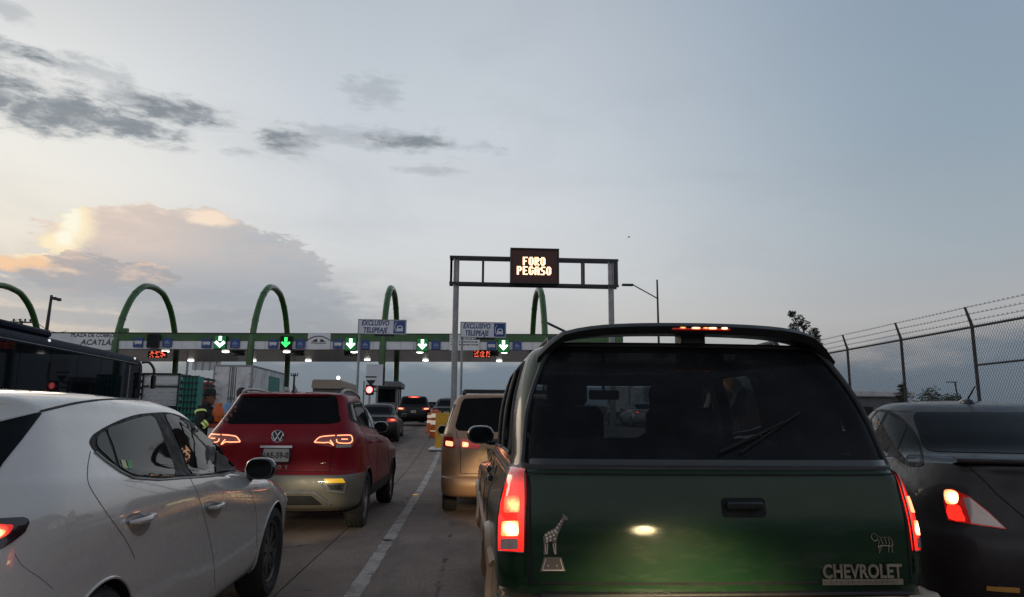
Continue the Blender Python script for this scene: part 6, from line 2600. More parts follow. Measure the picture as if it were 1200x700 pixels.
# wing over the rear of the roof
mb = MB()
sec = []
for i in range(25):
    t = -1 + 2 * i / 24
    x = t * .705
    drop = .018 * t * t + .07 * abs(t) ** 6.0 + .05 * max(0, abs(t) - .85) / .15
    y = .30 + .05 * (1 - t * t) * -1 + .10 * abs(t) ** 3
    z = 1.752 - drop
    ch = .22 * (1 - .25 * abs(t) ** 4)
    sec.append([(x, y - .012, z - .012), (x, y + .012, z + .006), (x, y + ch * .5, z + .014), (x, y + ch, z - .004), (x, y + ch * .98, z - .032), (x, y + ch * .5, z - .034), (x, y + .02, z - .042)])
mb.rings(sec, True, True)
mb.rbox((.02, .42, 1.705), (.115, .12, .07), .015)
wing = mb.build('roof_wing', M_plastic, o)
mb = MB()
mb.rbox((.02, .262, 1.735), (.27, .03, .022), .008)
bl = mb.build('high_brake_lamp', M_lens, wing)
for i, x in enumerate((-.085, -.025, .02, .05, .105)):
    mb = MB()
    mb.rbox((.02 + x, .248, 1.735), (.03 + .012 * (i % 2), .012, .013), .004)
    mb.build('lit_bulb', M_hot if i in (0, 2) else M_hotter, bl)
mb = MB()
for s in (-1, 1):
    mb.tube([(s * .60, .75, 1.69), (s * .60, .80, 1.735), (s * .595, 2.0, 1.735), (s * .59, 2.08, 1.68)], .016, 8)
split_loose(mb.build('roof_rack', M_plastic, o))
# tailgate: gaps, crease, handle
g = MB()
for ln in ([(-.768, 1.10), (-.768, .700)], [(.768, 1.10), (.768, .700)], [(-.768, .697), (.768, .697)], [(-.82, 1.108), (.82, 1.108)]):
    q = S.line([Vector(p) for p in ln], 'Y-', .0055, .0)
    g.add(q.v, q.f)
split_loose(g.build('panel_gap', M_gap, o))
q = S.panel([(p.x, p.y) for p in round_poly([(-.005, .945), (.175, .945), (.175, 1.02), (-.005, 1.02)], .02)], 'Y-', .002, .05)
hd = q.build('tailgate_handle', M_trimblack, o)
mb = MB()
mb.rbox((.085, S.hit(.085, .99, 'Y-')[0].y - .016, .992), (.15, .03, .03), .012)
mb.build('handle_grip', M_gloss, hd)
# tail lamps, wrapped round the body corners
LL = [(599.5, 547.5), (616.5, 547.5), (616.5, 580), (615.5, 647.5), (585.6, 646), (586.3, 608), (589.7, 586)]
rl = [(p_.x, p_.y) for p_ in round_poly(LL, 2.0)]
la, lb = both(S.pixpanel(rl, .010, 3.0, .03), 'tail_lamp', M_bzlens, o)
q = S.pixline(rl, .004, .008, 3.0, closed=True)
q.build('lamp_bezel', M_gloss, la)
mirror_mb(q).build('lamp_bezel', M_gloss, lb)
for nm_, poly_, mt in (('lit_upper_lamp', [(595, 582), (611, 581.5), (610.5, 601), (593.5, 601.5)], M_hot), ('lit_lower_lamp', [(591.5, 611.5), (609.5, 610.5), (609, 628), (590.5, 628.5)], M_hotter),
                       ('reversing_lamp', [(590, 631.5), (609, 631), (608.5, 643.5), (590, 643.5)], M_clear)):
    q = S.pixpanel([(p_.x, p_.y) for p_ in round_poly(poly_, 2.5)], .014, 3.0)
    q.build(nm_, mt, la)
    mirror_mb(q).build(nm_, M_led if 'upper' in nm_ else mt, lb)
q = S.pixpanel([(586, 652), (615.5, 652), (615.5, 675), (587, 674)], .006, 4.0)
both(q, 'corner_panel', M_green, o)
# step bumper
mb = MB()
bp = [(-.892, .17), (-.875, .04), (-.79, -.05), (0, -.09), (.79, -.05), (.872, .04), (.885, .17)]
prof = [(0, .36), (-.02, .40), (0, .56), (.012, .60), (.04, .63), (.16, .632)]
rows = []
for dy, z in prof:
    rows.append([(x * (1 - max(dy, 0) * .3), y + dy, z + .022) for x, y in [(p.x, p.y) for p in smooth_poly([(a, b, 0) for a, b in bp], 5, closed=False)]])
mb.rings(rows, loop=False)
bp_o = mb.build('bumper', pmat('tarnished_bumper_metal', (.34, .24, .16), .28, .85, .3, var=.12, scale=4, dirt=(DUST, .35, 3)), o)
mb = MB()
mb.tube([(x, y - .012, .622) for x, y in [(p.x, p.y) for p in smooth_poly([(a, b, 0) for a, b in bp], 5, closed=False)]], .012, 6)
mb.build('bumper_strip', M_plastic, bp_o)
mb = MB()
mb.rbox((0, .06, .661), (1.46, .17, .012), .004)
mb.build('bumper_step_pad', M_plastic, bp_o)
# badge
x0_, x1_ = .375, .765
byy = S.hit(x0_, .72, 'Y-')[0].y - .001
mb = MB()
zb_, zt_ = .692, .712
mb.box(((x0_ + x1_) / 2 - .02, byy - .004, .700), (x1_ - x0_ - .06, .008, .022))
bd = mb.build('badge_bar', M_badge, o)
rr = random.Random(9)
mb = MB()
x = x0_ + .02
while x < x1_ - .09:
    w = rr.uniform(.010, .022)
    mb.box((x + w / 2, byy - .009, .700), (w, .004, .010))
    x += w + .008
mb.build('badge_marks', M_stickerd, bd)
text_on('maker_lettering', 'CHEVROLET', .072, M_badge, o, ((x0_ + x1_) / 2 - .02, byy - .006, .738), sx=.80, bold=.0022, extrude=.004, spacing=1.02)


def sticker(outline, name, mat, off=.003, n=3, sm_=True):
    pts = sp(outline, n) if sm_ else [(a, b) for a, b in outline]
    return S.panel(pts, 'Y-', off, .03, .001).build(name, mat, o)


# giraffe on a stand, zebra
def G(px, py):
    p, _ = S.pix(px, py)
    return (p.x, p.z)


gir = [(637, 650), (637.5, 640), (636.5, 629), (641, 623.5), (650, 619), (656, 611), (659.5, 605.5), (659, 602.5), (662, 604), (665.5, 607), (665, 609.5), (661, 609.5), (657, 619), (653.5, 628), (652, 634), (652.5, 650), (649.5, 650), (648.5, 635), (643, 635), (642, 640), (642.5, 650)]
gs = S.panel([G(a, b) for a, b in gir], 'Y-', .003, .02, .001).build('giraffe_sticker', M_stickerd, o)
mb = MB()
rr = random.Random(2)
for px, py_, r_ in ((640, 627, 1.6), (643.5, 625, 1.5), (647, 623.5, 1.5), (650.5, 622, 1.4), (641, 631, 1.7), (645, 629, 1.6), (649, 627, 1.6), (652, 624, 1.3), (653, 618.5, 1.3), (655.5, 614.5, 1.1), (657.5, 611, 1.0), (645, 633, 1.3), (650, 631.5, 1.4), (641, 634.5, 1.2)):
    c = G(px, py_)
    k = r_ / F_PX * 2.85
    pts = [(c[0] + math.cos(a) * k * rr.uniform(.8, 1.1), c[1] + math.sin(a) * k * rr.uniform(.8, 1.1)) for a in [t * PI / 3 + .3 for t in range(6)]]
    q = S.panel(pts, 'Y-', .0045, .03, .001)
    mb.add(q.v, q.f)
for ln in ([(639, 638), (639.5, 649)], [(651, 637), (651, 649)], [(648, 637), (650, 649)], [(642, 638), (641, 649)]):
    q = S.line([Vector(G(a, b)) for a, b in ln], 'Y-', .0022, .004, n=4, flat=.5)
    mb.add(q.v, q.f)
mb.build('giraffe_markings', M_sticker, gs)
st = S.panel([G(a, b) for a, b in [(637.5, 653), (658, 653), (663, 669.5), (633, 669.5)]], 'Y-', .003, .03, .001).build('stand_sticker', M_stickerd, o)
mb = MB()
for ln in ([(639.5, 655), (636, 667.5)], [(656.5, 655), (660, 667.5)], [(636, 668), (661, 668)], [(642, 662), (643, 664)], [(652, 662), (653, 664)]):
    q = S.line([Vector(G(a, b)) for a, b in ln], 'Y-', .0028, .004, n=4, flat=.5)
    mb.add(q.v, q.f)
mb.build('stand_outline', M_sticker, st)
mb = MB()
for ln in ([(1020, 630), (1021, 626), (1024, 625), (1027, 628), (1033, 630), (1041, 629.5), (1045, 634), (1045.5, 640)], [(1020, 630), (1024, 634), (1027, 633)], [(1027, 630), (1029.5, 635), (1028.5, 641)], [(1031, 631), (1034, 637)], [(1036, 631), (1038, 637)], [(1040, 631), (1042, 637)],
           [(1029, 640), (1030, 648)], [(1032, 638), (1031.5, 646)], [(1041, 637), (1040.5, 647)], [(1044, 638), (1045, 647.5)], [(1028, 641), (1035, 639), (1043, 640)]):
    q = S.line([Vector(G(a, b)) for a, b in ln], 'Y-', .0020, .004, n=4, flat=.5)
    mb.add(q.v, q.f)
mb.build('zebra_sticker', pmat('dull_gold_sticker', (.34, .27, .2), .5), o)
# interior
for x in (-.38, .38):
    mb = MB()
    mb.rbox((x, 2.02, .80), (.50, .55, .20), .06)
    rot = Matrix.Rotation(R(14), 3, 'X')
    mb.rbox((x, 1.76, 1.10), (.48, .16, .62), .07)
    mb.rbox((x, 1.73, 1.50), (.26, .10, .17), .045)
    mb.tube([(x - .05, 1.75, 1.38), (x - .05, 1.74, 1.47)], .008, 6)
    mb.tube([(x + .05, 1.75, 1.38), (x + .05, 1.74, 1.47)], .008, 6)
    mb.build('front_seat', M_seat, o)
mb = MB()
mb.rbox((0, .98, 1.0), (1.3, .16, .46), .07)
mb.build('rear_seat', M_seat, o)
mb = MB()
mb.box((0, 1.7, .62), (1.44, 2.9, .05))
mb.box((0, 2.98, .95), (1.42, .35, .26))
mb.build('cabin_floor', M_seat, o)
mb = MB()
mb.tube([(0, 2.48, 1.60), (0, 2.46, 1.54)], .01, 6)
mb.rbox((0, 2.45, 1.51), (.23, .03, .07), .02)
mb.build('inside_mirror', M_plastic, o)
mb = MB()
mb.lathe([(-.02, .18), (0, .20), (.02, .18), (0, .165), (-.02, .18)], 'Y', 20, (-.38, 2.55, 1.06))
mb.build('steering_wheel', M_plastic, o)
person_bust('person', None, (BZ[0] - .40, BZ[1] + 1.93, .76), 'driver silhouetted inside the dark green SUV on its left seat', lean=.02)
person_bust('person', None, (BZ[0] + .36, BZ[1] + 1.95, .74), 'passenger silhouetted inside the dark green SUV on its right seat', lean=-.08)
for s in (-.62, .62):
    spot('headlight', o, (s, 4.60, .74), 230, (1, .76, .42), 32, 10, .9)

# headlamps of the car the photograph was taken from
for x, pw_ in ((-.40, 14.0), (.86, 130.0)):
    spot('own_headlight', None, (x, 2.0, .88), pw_, (1, .78, .42), 80, 33, 1.0, .06)

# ------------------------------------------------------------------ vehicles further away
def generic_car(name, label, loc, paint, L=4.6, W=1.8, H=1.68, kind='suv', lit=True, rz=0.0, group=None, high=True, plate=False):
    o = thing(name, label, 'car', loc, rz, group)
    k = H / 1.68
    hw = W / 2
    if kind == 'suv':
        rg = [dict(yr=.2, yf=L - .25, w=hw * .88, z=.28 * k, rc=(.2, .25)), dict(yr=.03, yf=L - .05, w=hw * .98, z=.42 * k, rc=(.22, .3)), dict(yr=0, yf=L, w=hw, z=.66 * k, rc=(.22, .32)),
              dict(yr=.04, yf=L - .06, w=hw * .99, z=[(0, 1.0 * k), (L, .84 * k)], rc=(.2, .3)), dict(yr=.10, yf=L - .2, w=hw * .95, z=[(0, 1.12 * k), (L * .7, 1.02 * k), (L, .92 * k)], rc=(.2, .3), sharp=True),
              dict(yr=.14, yf=L * .74, w=hw * .91, z=[(0, 1.16 * k), (L * .7, 1.06 * k)], rc=(.2, .3), fc=(.4, .5)), dict(yr=.36, yf=L * .55, w=hw * .78, z=1.52 * k, rc=(.18, .25), fc=(.4, .4)),
              dict(yr=.42, yf=L * .5, w=hw * .68, z=1.62 * k, rc=(.16, .2), fc=(.35, .3)), dict(yr=1.1, yf=L * .42, w=hw * .2, z=1.68 * k, rc=(.05, .1), fc=(.05, .05))]
        gl = ((.18, 1.19, .40, 1.53))
    else:
        rg = [dict(yr=.2, yf=L - .25, w=hw * .86, z=.24 * k, rc=(.2, .25)), dict(yr=.03, yf=L - .05, w=hw * .97, z=.36 * k, rc=(.25, .35)), dict(yr=0, yf=L, w=hw, z=.62 * k, rc=(.25, .36)),
              dict(yr=.05, yf=L - .06, w=hw * .98, z=[(0, .95 * k), (L, .78 * k)], rc=(.24, .36)), dict(yr=.12, yf=L - .25, w=hw * .92, z=[(0, 1.06 * k), (L * .7, 1.0 * k), (L, .86 * k)], rc=(.24, .36), sharp=True),
              dict(yr=.62, yf=L * .74, w=hw * .86, z=[(0, 1.12 * k), (L * .7, 1.03 * k)], rc=(.24, .36), fc=(.4, .5)), dict(yr=1.2, yf=L * .55, w=hw * .70, z=1.48 * k, rc=(.2, .25), fc=(.4, .35)),
              dict(yr=1.4, yf=L * .50, w=hw * .58, z=1.60 * k, rc=(.16, .2), fc=(.3, .2)), dict(yr=1.7, yf=L * .46, w=hw * .2, z=1.66 * k, rc=(.05, .1), fc=(.05, .05))]
        gl = ((.70, 1.16, 1.24, 1.48))
    full, pos = loft(rg, 22, 3)
    me = shell_mesh(full, pos, mats=[paint, M_gap], name='car_shell')
    S = Surf(me)
    yr_, yf_ = .19 * L, .80 * L
    r = .20 * H
    cut = boolean_cut(me, [arch_cut((yr_, yf_), r, r * 1.1, hw)])
    split_mesh(cut, {paint.name: 'body', 'dark_gap': 'wheel_well'}, o)
    wheels(o, hw - .10, (yr_, yf_), r, .2)
    z0, z1 = gl[1] * k, gl[3] * k
    S.panel([(p.x, p.y) for p in round_poly([(-hw * .80, z0), (hw * .80, z0), (hw * .66, z1), (-hw * .66, z1)], .06)], 'Y-', .004, .1).build('rear_window', M_dglass, o)
    S.panel([(p.x, p.y) for p in round_poly([(-hw * .78, z0 - .04), (hw * .78, z0 - .04), (hw * .64, z1 - .03), (-hw * .64, z1 - .03)], .06)], 'Y+', .004, .1).build('windscreen', M_dglass, o)
    ys = (.42, 1.35, 2.35, 3.2) if kind == 'suv' else (.9, 1.5, 2.35, 3.2)
    for s, ax in ((1, 'X+'), (-1, 'X-')):
        for pl_ in ([(ys[0], z0), (ys[0] + .22, z1 - .02), (ys[1] - .05, z1), (ys[1], z0)], [(ys[1] + .06, z0), (ys[1] + .03, z1), (ys[2] - .1, z1), (ys[2] - .04, z0 - .02)], [(ys[2] + .04, z0 - .02), (ys[2], z1 - .01), (ys[2] + .22, z1 - .06), (ys[3] - .1, z0 - .04)]):
            S.panel([(p.x, p.y) for p in round_poly(pl_, .04)], ax, .004, .12).build('window', M_sideglass, o)
        door_mirror(o, s * hw * .95, ys[3] - .15, z0 + .0, s, M_gloss, .2, .15, face=False)
        zl = .95 * k
        q = S.panel([(p.x, p.y) for p in round_poly([(s * hw * .52, zl - .10), (s * hw * .93, zl - .08), (s * hw * .95, zl + .07), (s * hw * .52, zl + .05)], .03)], 'Y-', .006, .06)
        la = q.build('tail_lamp', M_lens if lit else M_lensdim, o)
        if lit:
            S.panel([(p.x, p.y) for p in round_poly([(s * hw * .62, zl - .05), (s * hw * .88, zl - .04), (s * hw * .88, zl + .03), (s * hw * .62, zl + .02)], .03)], 'Y-', .012, .06).build('lamp_glow', M_hotred if not high else M_led, la)
        S.panel([(p.x, p.y) for p in round_poly([(L - .6, .72 * k), (L - .15, .72 * k), (L - .2, .84 * k), (L - .55, .86 * k)], .03)], ax, .004, .08).build('headlamp', M_clear, o)
    if lit and high:
        zh = z1 + .05 if kind == 'suv' else z0 + .03
        q = S.panel([(-hw * .34, zh - .03), (hw * .34, zh - .03), (hw * .34, zh + .03), (-hw * .34, zh + .03)], 'Y-', .014, .1)
        q.build('high_brake_lamp', M_hotred, o)
    p, n = S.hit(0, .78 * k, 'Y-')
    plate_part(o, (0, p.y - .01, .78 * k), '')
    mb = MB()
    mb.box((0, L / 2, .26 * k), (W * .7, L * .72, .06))
    mb.build('underbody', M_gap, o)
    return o


def placed(px, py_base, y):
    p = at(px, py_base, y)
    return (p.x, y, ground(y))


generic_car('black_suv', 'black SUV with red lit brake lamps halfway to the toll booths', placed(484, 497, 41), M_blackp, 4.7, 1.9, 1.72, 'suv', rz=R(2))
generic_car('dark_sedan', 'dark sedan ahead of the red SUV with orange tail lamp, by the green arch foot', placed(438, 500, 27), M_blackp, 4.6, 1.78, 1.5, 'sedan', lit=True, high=False, rz=R(2))
generic_car('black_sedan', 'black sedan at the toll lane entrance behind the orange barrels', placed(523, 491, 38), M_blackp, 4.5, 1.8, 1.62, 'sedan', lit=False, rz=R(-3))
generic_car('grey_saloon', 'grey car farthest off in the lane between the black SUV and the barrels', placed(505, 489, 52), M_grey, 4.5, 1.78, 1.55, 'sedan', lit=False)
generic_car('silver_sedan', 'silver sedan with a red tail lamp seen through the windows of the dark green SUV', placed(761, 497, 42), M_silver, 4.5, 1.8, 1.55, 'sedan', lit=True, high=False)


# ---- box trucks
def box_truck(label, loc, L=7.2, W=2.3, top=3.05, floor=.95, rz=0.0, rear_panel=True, loc_group=None):
    o = thing('box_truck', label, 'truck', loc, rz, loc_group)
    h = top - floor
    mb = MB()
    mb.rbox((0, L / 2, floor + h / 2), (W, L, h), .03)
    bx = mb.build('cargo_box', M_whitebox, o)
    mb = MB()       # frame rails round the box
    for s in (-1, 1):
        for z in (floor + .04, top - .04):
            mb.box((s * (W / 2 + .008), L / 2, z), (.03, L + .03, .09))
        for y in (.02, L - .02):
            mb.box((s * (W / 2 + .008), y, floor + h / 2), (.032, .09, h))
        mb.box((s * (W / 2 - .04), -.012, floor + h / 2), (.10, .03, h + .02))
    for z in (floor + .04, top - .04):
        mb.box((0, -.014, z), (W, .03, .10))
    mb.build('box_frame', M_steel, bx)
    for s in (-1, 1):
        mb = MB()
        mb.rbox((s * W * .245, -.022, floor + h / 2), (W * .44, .03, h - .2), .01)
        d = mb.build('rear_door', M_whitebox, o)
        mb = MB()
        for x in (.05, .16):
            mb.tube([(s * x, -.05, floor + .1), (s * x, -.05, top - .1)], .018, 6)
            mb.box((s * x, -.055, floor + .55), (.05, .03, .16))
        mb.build('lock_bar', M_dsteel, d)
        for z in (.2, .5, .8):
            mb = MB()
            mb.box((s * (W / 2 - .08), -.045, floor + h * z), (.14, .03, .08))
            mb.build('hinge', M_steel, d)
    if rear_panel:
        mb = MB()
        mb.box((W / 2 + .012, L * .66, floor + h * .62), (.02, L * .36, h * .44))
        mb.build('side_sign_panel', M_teal, bx)
    mb = MB()
    mb.box((0, L * .55, floor - .14), (.9, L * 1.1, .22))
    mb.box((0, .1, .62), (W * .9, .08, .12))
    mb.build('chassis', M_dsteel, o)
    mb = MB()
    mb.rbox((0, L + 1.15, 1.45), (W * .92, 1.9, 1.9), .15)
    cb = mb.build('cab', M_whitep, o)
    for s in (-1, 1):
        mb = MB()
        mb.rbox((s * W * .463, L + 1.25, 1.85), (.02, .9, .6), .02)
        mb.build('cab_window', M_dglass, cb)
        mb = MB()
        mb.rbox((s * .9, -.0, .78), (.28, .06, .14), .02)
        mb.build('tail_lamp', M_lensdim, o)
    mb = MB()
    mb.rbox((0, L + 2.1, 1.85), (W * .8, .03, .75), .05)
    mb.build('windscreen', M_dglass, cb)
    wheels(o, W / 2 - .16, (1.6, L + 1.1), .45, .28, spokes=6)
    return o


p = at(274, 428, 39.8)
g = ground(40)
pr = at(297, 428, 39.8)
pl = at(252, 428, 39.8)
box_truck('white box truck with closed rear doors and green side panel below the toll canopy', (p.x, 39.8, g), 6.9, (pr.x - pl.x), p.z - g, p.z - g - 2.35)
p = at(757, 446, 47)
box_truck('pale box truck seen dimly through the windows of the dark green SUV', (p.x, 47, ground(47)), 6.0, 2.3, p.z - ground(47), .9, rear_panel=False)

# ---- stake truck loaded with white crates
Y = 35.0
g = ground(Y)
a, b = at(167, 437, Y), at(211, 437, Y)
x0_, W = (a.x + b.x) / 2, (b.x - a.x)
top = a.z - g
fl = 1.05
tk = thing('stake_truck', 'dark stake truck with open slatted sides between the coach and the white box truck', 'truck', (x0_, Y, g))
mb = MB()
mb.box((0, 2.6, fl - .07), (W, 5.2, .12))
mb.build('flatbed', M_dsteel, tk)
for s in (-1, 1):
    for y in (.05, 1.3, 2.6, 3.9, 5.15):
        mb = MB()
        mb.box((s * (W / 2 - .03), y, (fl + top) / 2), (.07, .07, top - fl))
        mb.build('stake', M_dsteel, tk)
    for k in range(5):
        mb = MB()
        mb.box((s * (W / 2 + .02), 2.6, fl + .2 + k * (top - fl - .3) / 4), (.03, 5.2, .14))
        mb.build('slat', M_dsteel, tk)
mb = MB()
mb.box((0, .05, top - .04), (W, .07, .08))
mb.box((0, .05, fl + (top - fl) * .60), (W, .06, .05))
mb.build('rear_rail', M_dsteel, tk)
mb = MB()
mb.box((0, 3.0, fl - .25), (.9, 6.4, .2))
mb.box((0, .05, .75), (W * .9, .08, .12))
mb.build('chassis', M_dsteel, tk)
mb = MB()
mb.rbox((0, 6.4, 1.5), (W * .95, 1.9, 1.9), .15)
cb = mb.build('cab', M_redbox, tk)
mb = MB()
mb.rbox((0, 7.34, 1.9), (W * .8, .03, .7), .05)
mb.build('windscreen', M_dglass, cb)
wheels(tk, W / 2 - .2, (1.4, 6.3), .45, .28, spokes=6)
crate_me = None
w_, h_ = W / 3 - .06, .36
mb = MB()
mb.box((0, .25, -h_ / 2 + .02), (w_, .5, .04))
for z in (-.44, -.05, .40):
    mb.box((0, .0, z * h_), (w_, .035, .11))
    mb.box((0, .5, z * h_), (w_, .035, .09))
for k in range(5):
    mb.box((-w_ / 2 + .02 + k * (w_ - .04) / 4, .0, 0), (.075, .04, h_))
    mb.box((-w_ / 2 + .02 + k * (w_ - .04) / 4, .5, 0), (.075, .04, h_))
for s in (-1, 1):
    for z in (-.44, -.05, .40):
        mb.box((s * w_ / 2, .25, z * h_), (.035, .5, .09))
crate_me = mb.mesh('crate', M_crate, smooth=False)
names = (('left', 'middle', 'right'), ('bottom', 'second', 'third', 'top'))
for r_ in range(4):
    for c_ in range(3):
        o = link('plastic_crate', crate_me)
        o.location = (x0_ + (c_ - 1) * (w_ + .03), Y + .12, g + fl + h_ / 2 + .005 + r_ * (h_ + .012))
        tag(o, 'white plastic crate on the stake truck, %s of its row, %s layer' % (names[0][c_], names[1][r_]), 'crate', 'white crates on the stake truck')
rr = random.Random(8)
for k in range(6):
    mb = MB()
    hh = top - fl - 4 * (h_ + .012) - .12
    w2 = rr.uniform(.12, .22)
    zc = fl + 4 * (h_ + .012) + hh / 2
    mb.tube([(0, 0, -hh / 2), (0, 0, hh * .2), (0, 0, hh * .36), (0, 0, hh / 2)], [w2 * .55, w2 * .55, w2 * .25, w2 * .2], 8)
    o = mb.build('bottle', M_whitep if k in (1, 4) else M_navy, loc=(x0_ - W / 2 + .25 + k * (W - .5) / 5, Y + .35, g + zc))
    tag(o, ['dark bottle nearest the coach on the top crates', 'pale bottle nearest the coach on the top crates', 'dark bottle between the two pale ones, left of the pair', 'dark bottle between the two pale ones, right of the pair',
            'pale bottle nearer the green cage on the top crates', 'dark bottle nearest the green cage on the top crates'][k], 'bottle', 'bottles on the crates')
# green cage stack beside it
a, b = at(212, 440, Y - 1), at(233, 440, Y - 1)
W2 = b.x - a.x
H2 = a.z - ground(Y - 1)
o = thing('crate_cage', 'tall green lattice cage of crates standing right of the crate truck', 'cage', ((a.x + b.x) / 2, Y - 1, ground(Y - 1)))
mb = MB()
mb.box((0, .45, H2 / 2), (W2 * .9, .7, H2 * .98))
mb.build('load', M_teal, o)
mb = MB()
for k in range(6):
    mb.box((-W2 / 2 + k * W2 / 5, 0, H2 / 2), (.05, .06, H2))
mb.build('upright', M_teal, o)
mb = MB()
for k in range(9):
    mb.box((0, -.01, .1 + k * (H2 - .15) / 8), (W2, .06, .06))
mb.build('rail', M_dsteel, o)

# ---- coach on the left
gB = ground(27)
Zt = 3.55 + gB
d = ray(171, 421.5)
tF = (Zt - .10 - EYE.z) / d.z
PFR = EYE + d * tF
d = ray(-60, 372)
tF = (Zt - .10 - EYE.z) / d.z
PRR = EYE + d * tF
ax_ = (PFR - PRR)
ax_.z = 0
LB = ax_.length + .6
ang = math.atan2(-ax_.x, ax_.y)
co = thing('coach', 'dark coach on the far left, roof line sloping away, green arrow mirrored in its windows', 'bus', (0, 0, 0), ang)
WB_, HB = 2.5, 3.6
dirv = Vector((-math.sin(ang), math.cos(ang), 0))
rgt = Vector((math.cos(ang), math.sin(ang), 0))
base = PFR - dirv * LB - rgt * (WB_ / 2)
co.location = (base.x, base.y, ground(base.y) * .4 + gB * .6)
zt = Zt - co.location.z
prof = [(WB_ / 2 - .05, .35), (WB_ / 2, .5), (WB_ / 2, 2.0), (WB_ / 2 - .005, zt - .55), (WB_ / 2 - .03, zt - .30), (WB_ / 2 - .13, zt - .10), (WB_ / 2 - .32, zt - .01), (WB_ / 2 - .7, zt + .05)]
sec = prof + [(-a, b) for a, b in reversed(prof)]
rows = []
for y, k, kz in ((0, .92, .96), (.12, .99, 1.0), (.5, 1, 1), (LB - 1.2, 1, 1), (LB - .5, .985, .995), (LB - .12, .95, .975), (LB, .88, .93)):
    rows.append([(x * k, y, .35 + (z - .35) * kz) for x, z in sec])
mb = MB()
mb.rings(rows, True, True)
body = mb.build('body', M_bluep, co, angle=50)
zw0, zw1 = 1.55, zt - .42
n = 7
wl = (LB - 1.0) / n
for s in (1, -1):
    for k in range(n):
        mb = MB()
        mb.prism([(p.x, p.y) for p in round_poly([(.35 + k * wl, zw0), (.35 + (k + 1) * wl - .03, zw0), (.35 + (k + 1) * wl - .03, zw1), (.35 + k * wl, zw1)], .05)], s * (WB_ / 2 - .01), s * (WB_ / 2 + .008), 'X')
        mb.build('side_window', M_busglass, co)
    mb = MB()
    mb.box((s * (WB_ / 2 + .004), LB / 2 - .3, 1.1), (.02, LB - 1.6, .5))
    mb.build('luggage_door', M_bluep, co)
    for y in (2.6, LB - 2.6):
        wheel(co, s * (WB_ / 2 - .13), y, .50, .28, s, spokes=8)
    mb = MB()
    mb.tube([(s * (WB_ / 2 + .01), .2, zw1 + .06), (s * (WB_ / 2 + .01), LB - .9, zw1 + .06)], .014, 6)
    mb.build('drip_rail', M_steel, co)
    for y in (2.0, 6.0, LB - 1.0):
        mb = MB()
        mb.ball((s * (WB_ / 2 - .10), y, zt - .14), (.05, .06, .05), 8, 6)
        mb.build('marker_lamp', pmat('lit_marker_lamp', (.8, .8, .8), .3, emit=(.9, .93, 1), es=.7), co)
mb = MB()
mb.box((WB_ / 2 + .014, LB - 1.72, (zw0 + zw1) / 2 - .1), (.02, .08, zw1 - zw0 + .1))
mb.build('door_pillar', M_steel, co)
mb = MB()
mb.rbox((0, LB - .02, (zw0 + zw1) / 2 - .15), (WB_ * .82, .06, zw1 - zw0 + .2), .1)
mb.build('windscreen', M_busglass, co)
mb = MB()
mb.rbox((0, 5.0, zt + .13), (1.9, 3.2, .26), .15)
mb.build('air_conditioner', M_bluep, co)
for s in (1, -1):
    mb = MB()
    mb.tube(smooth_poly([(s * (WB_ / 2 - .1), LB - .1, zt - .25), (s * (WB_ / 2 + .10), LB + .15, zt - .22), (s * (WB_ / 2 + .30), LB + .22, zt - .50), (s * (WB_ / 2 + .32), LB + .22, zt - .75)], 5, closed=False), [.06] * 15 + [.05], 8)
    mb.rbox((s * (WB_ / 2 + .32), LB + .22, zt - 1.1), (.22, .16, .62), .06)
    mb.build('wing_mirror', M_gloss, co)
mb = MB()
mb.rbox((0, .0, 2.3), (1.9, .05, .9), .1)
mb.build('rear_window', M_busglass, co)


# ------------------------------------------------------------------ people
def skin_body(name, mat, parent, joints, bones, radii, sub=2):
    """one continuous body surface grown over a skeleton"""
    keys = list(joints)
    me = bpy.data.meshes.new(name)
    me.from_pydata([joints[k] for k in keys], [(keys.index(a), keys.index(b)) for a, b in bones], [])
    o = bpy.data.objects.new('tmp', me)
    COL.objects.link(o)
    md = o.modifiers.new('skin', 'SKIN')
    md.use_smooth_shade = True
    for i, k in enumerate(keys):
        r = radii[k]
        me.skin_vertices[0].data[i].radius = r if isinstance(r, tuple) else (r, r)
        me.skin_vertices[0].data[i].use_root = (i == 0)
    s_ = o.modifiers.new('sub', 'SUBSURF')
    s_.levels = s_.render_levels = sub
    dg = bpy.context.evaluated_depsgraph_get()
    out = bpy.data.meshes.new_from_object(o.evaluated_get(dg))
    bpy.data.objects.remove(o)
    out.materials.clear()
    out.materials.append(mat)
    finish(out, True, 180)
    return link(name, out, parent)


def hand(parent, mat, wrist, direction, palm_n, s=1.0):
    """palm with four fingers and a thumb, slightly curled"""
    d = Vector(direction).normalized()
    n_ = Vector(palm_n).normalized()
    side = d.cross(n_).normalized()
    w = Vector(wrist)
    mb = MB()
    mb.tube([w, w + d * .05 * s, w + d * .09 * s], [.026 * s, .038 * s, .036 * s], 10, flat=.55)
    for i, (off, L) in enumerate(((-.030, .065), (-.010, .078), (.010, .074), (.028, .058))):
        b = w + d * .088 * s + side * off * s
        mb.tube([b, b + d * L * .5 * s + n_ * .006 * s, b + d * L * .8 * s + n_ * .022 * s, b + d * L * .9 * s + n_ * .04 * s], [.0095 * s, .009 * s, .008 * s, .006 * s], 7)
    b = w + d * .03 * s - side * .034 * s
    mb.tube([b, b + d * .025 * s - side * .022 * s + n_ * .01 * s, b + d * .055 * s - side * .026 * s + n_ * .025 * s], [.012 * s, .0105 * s, .008 * s], 7)
    return mb.build('hand', mat, parent)


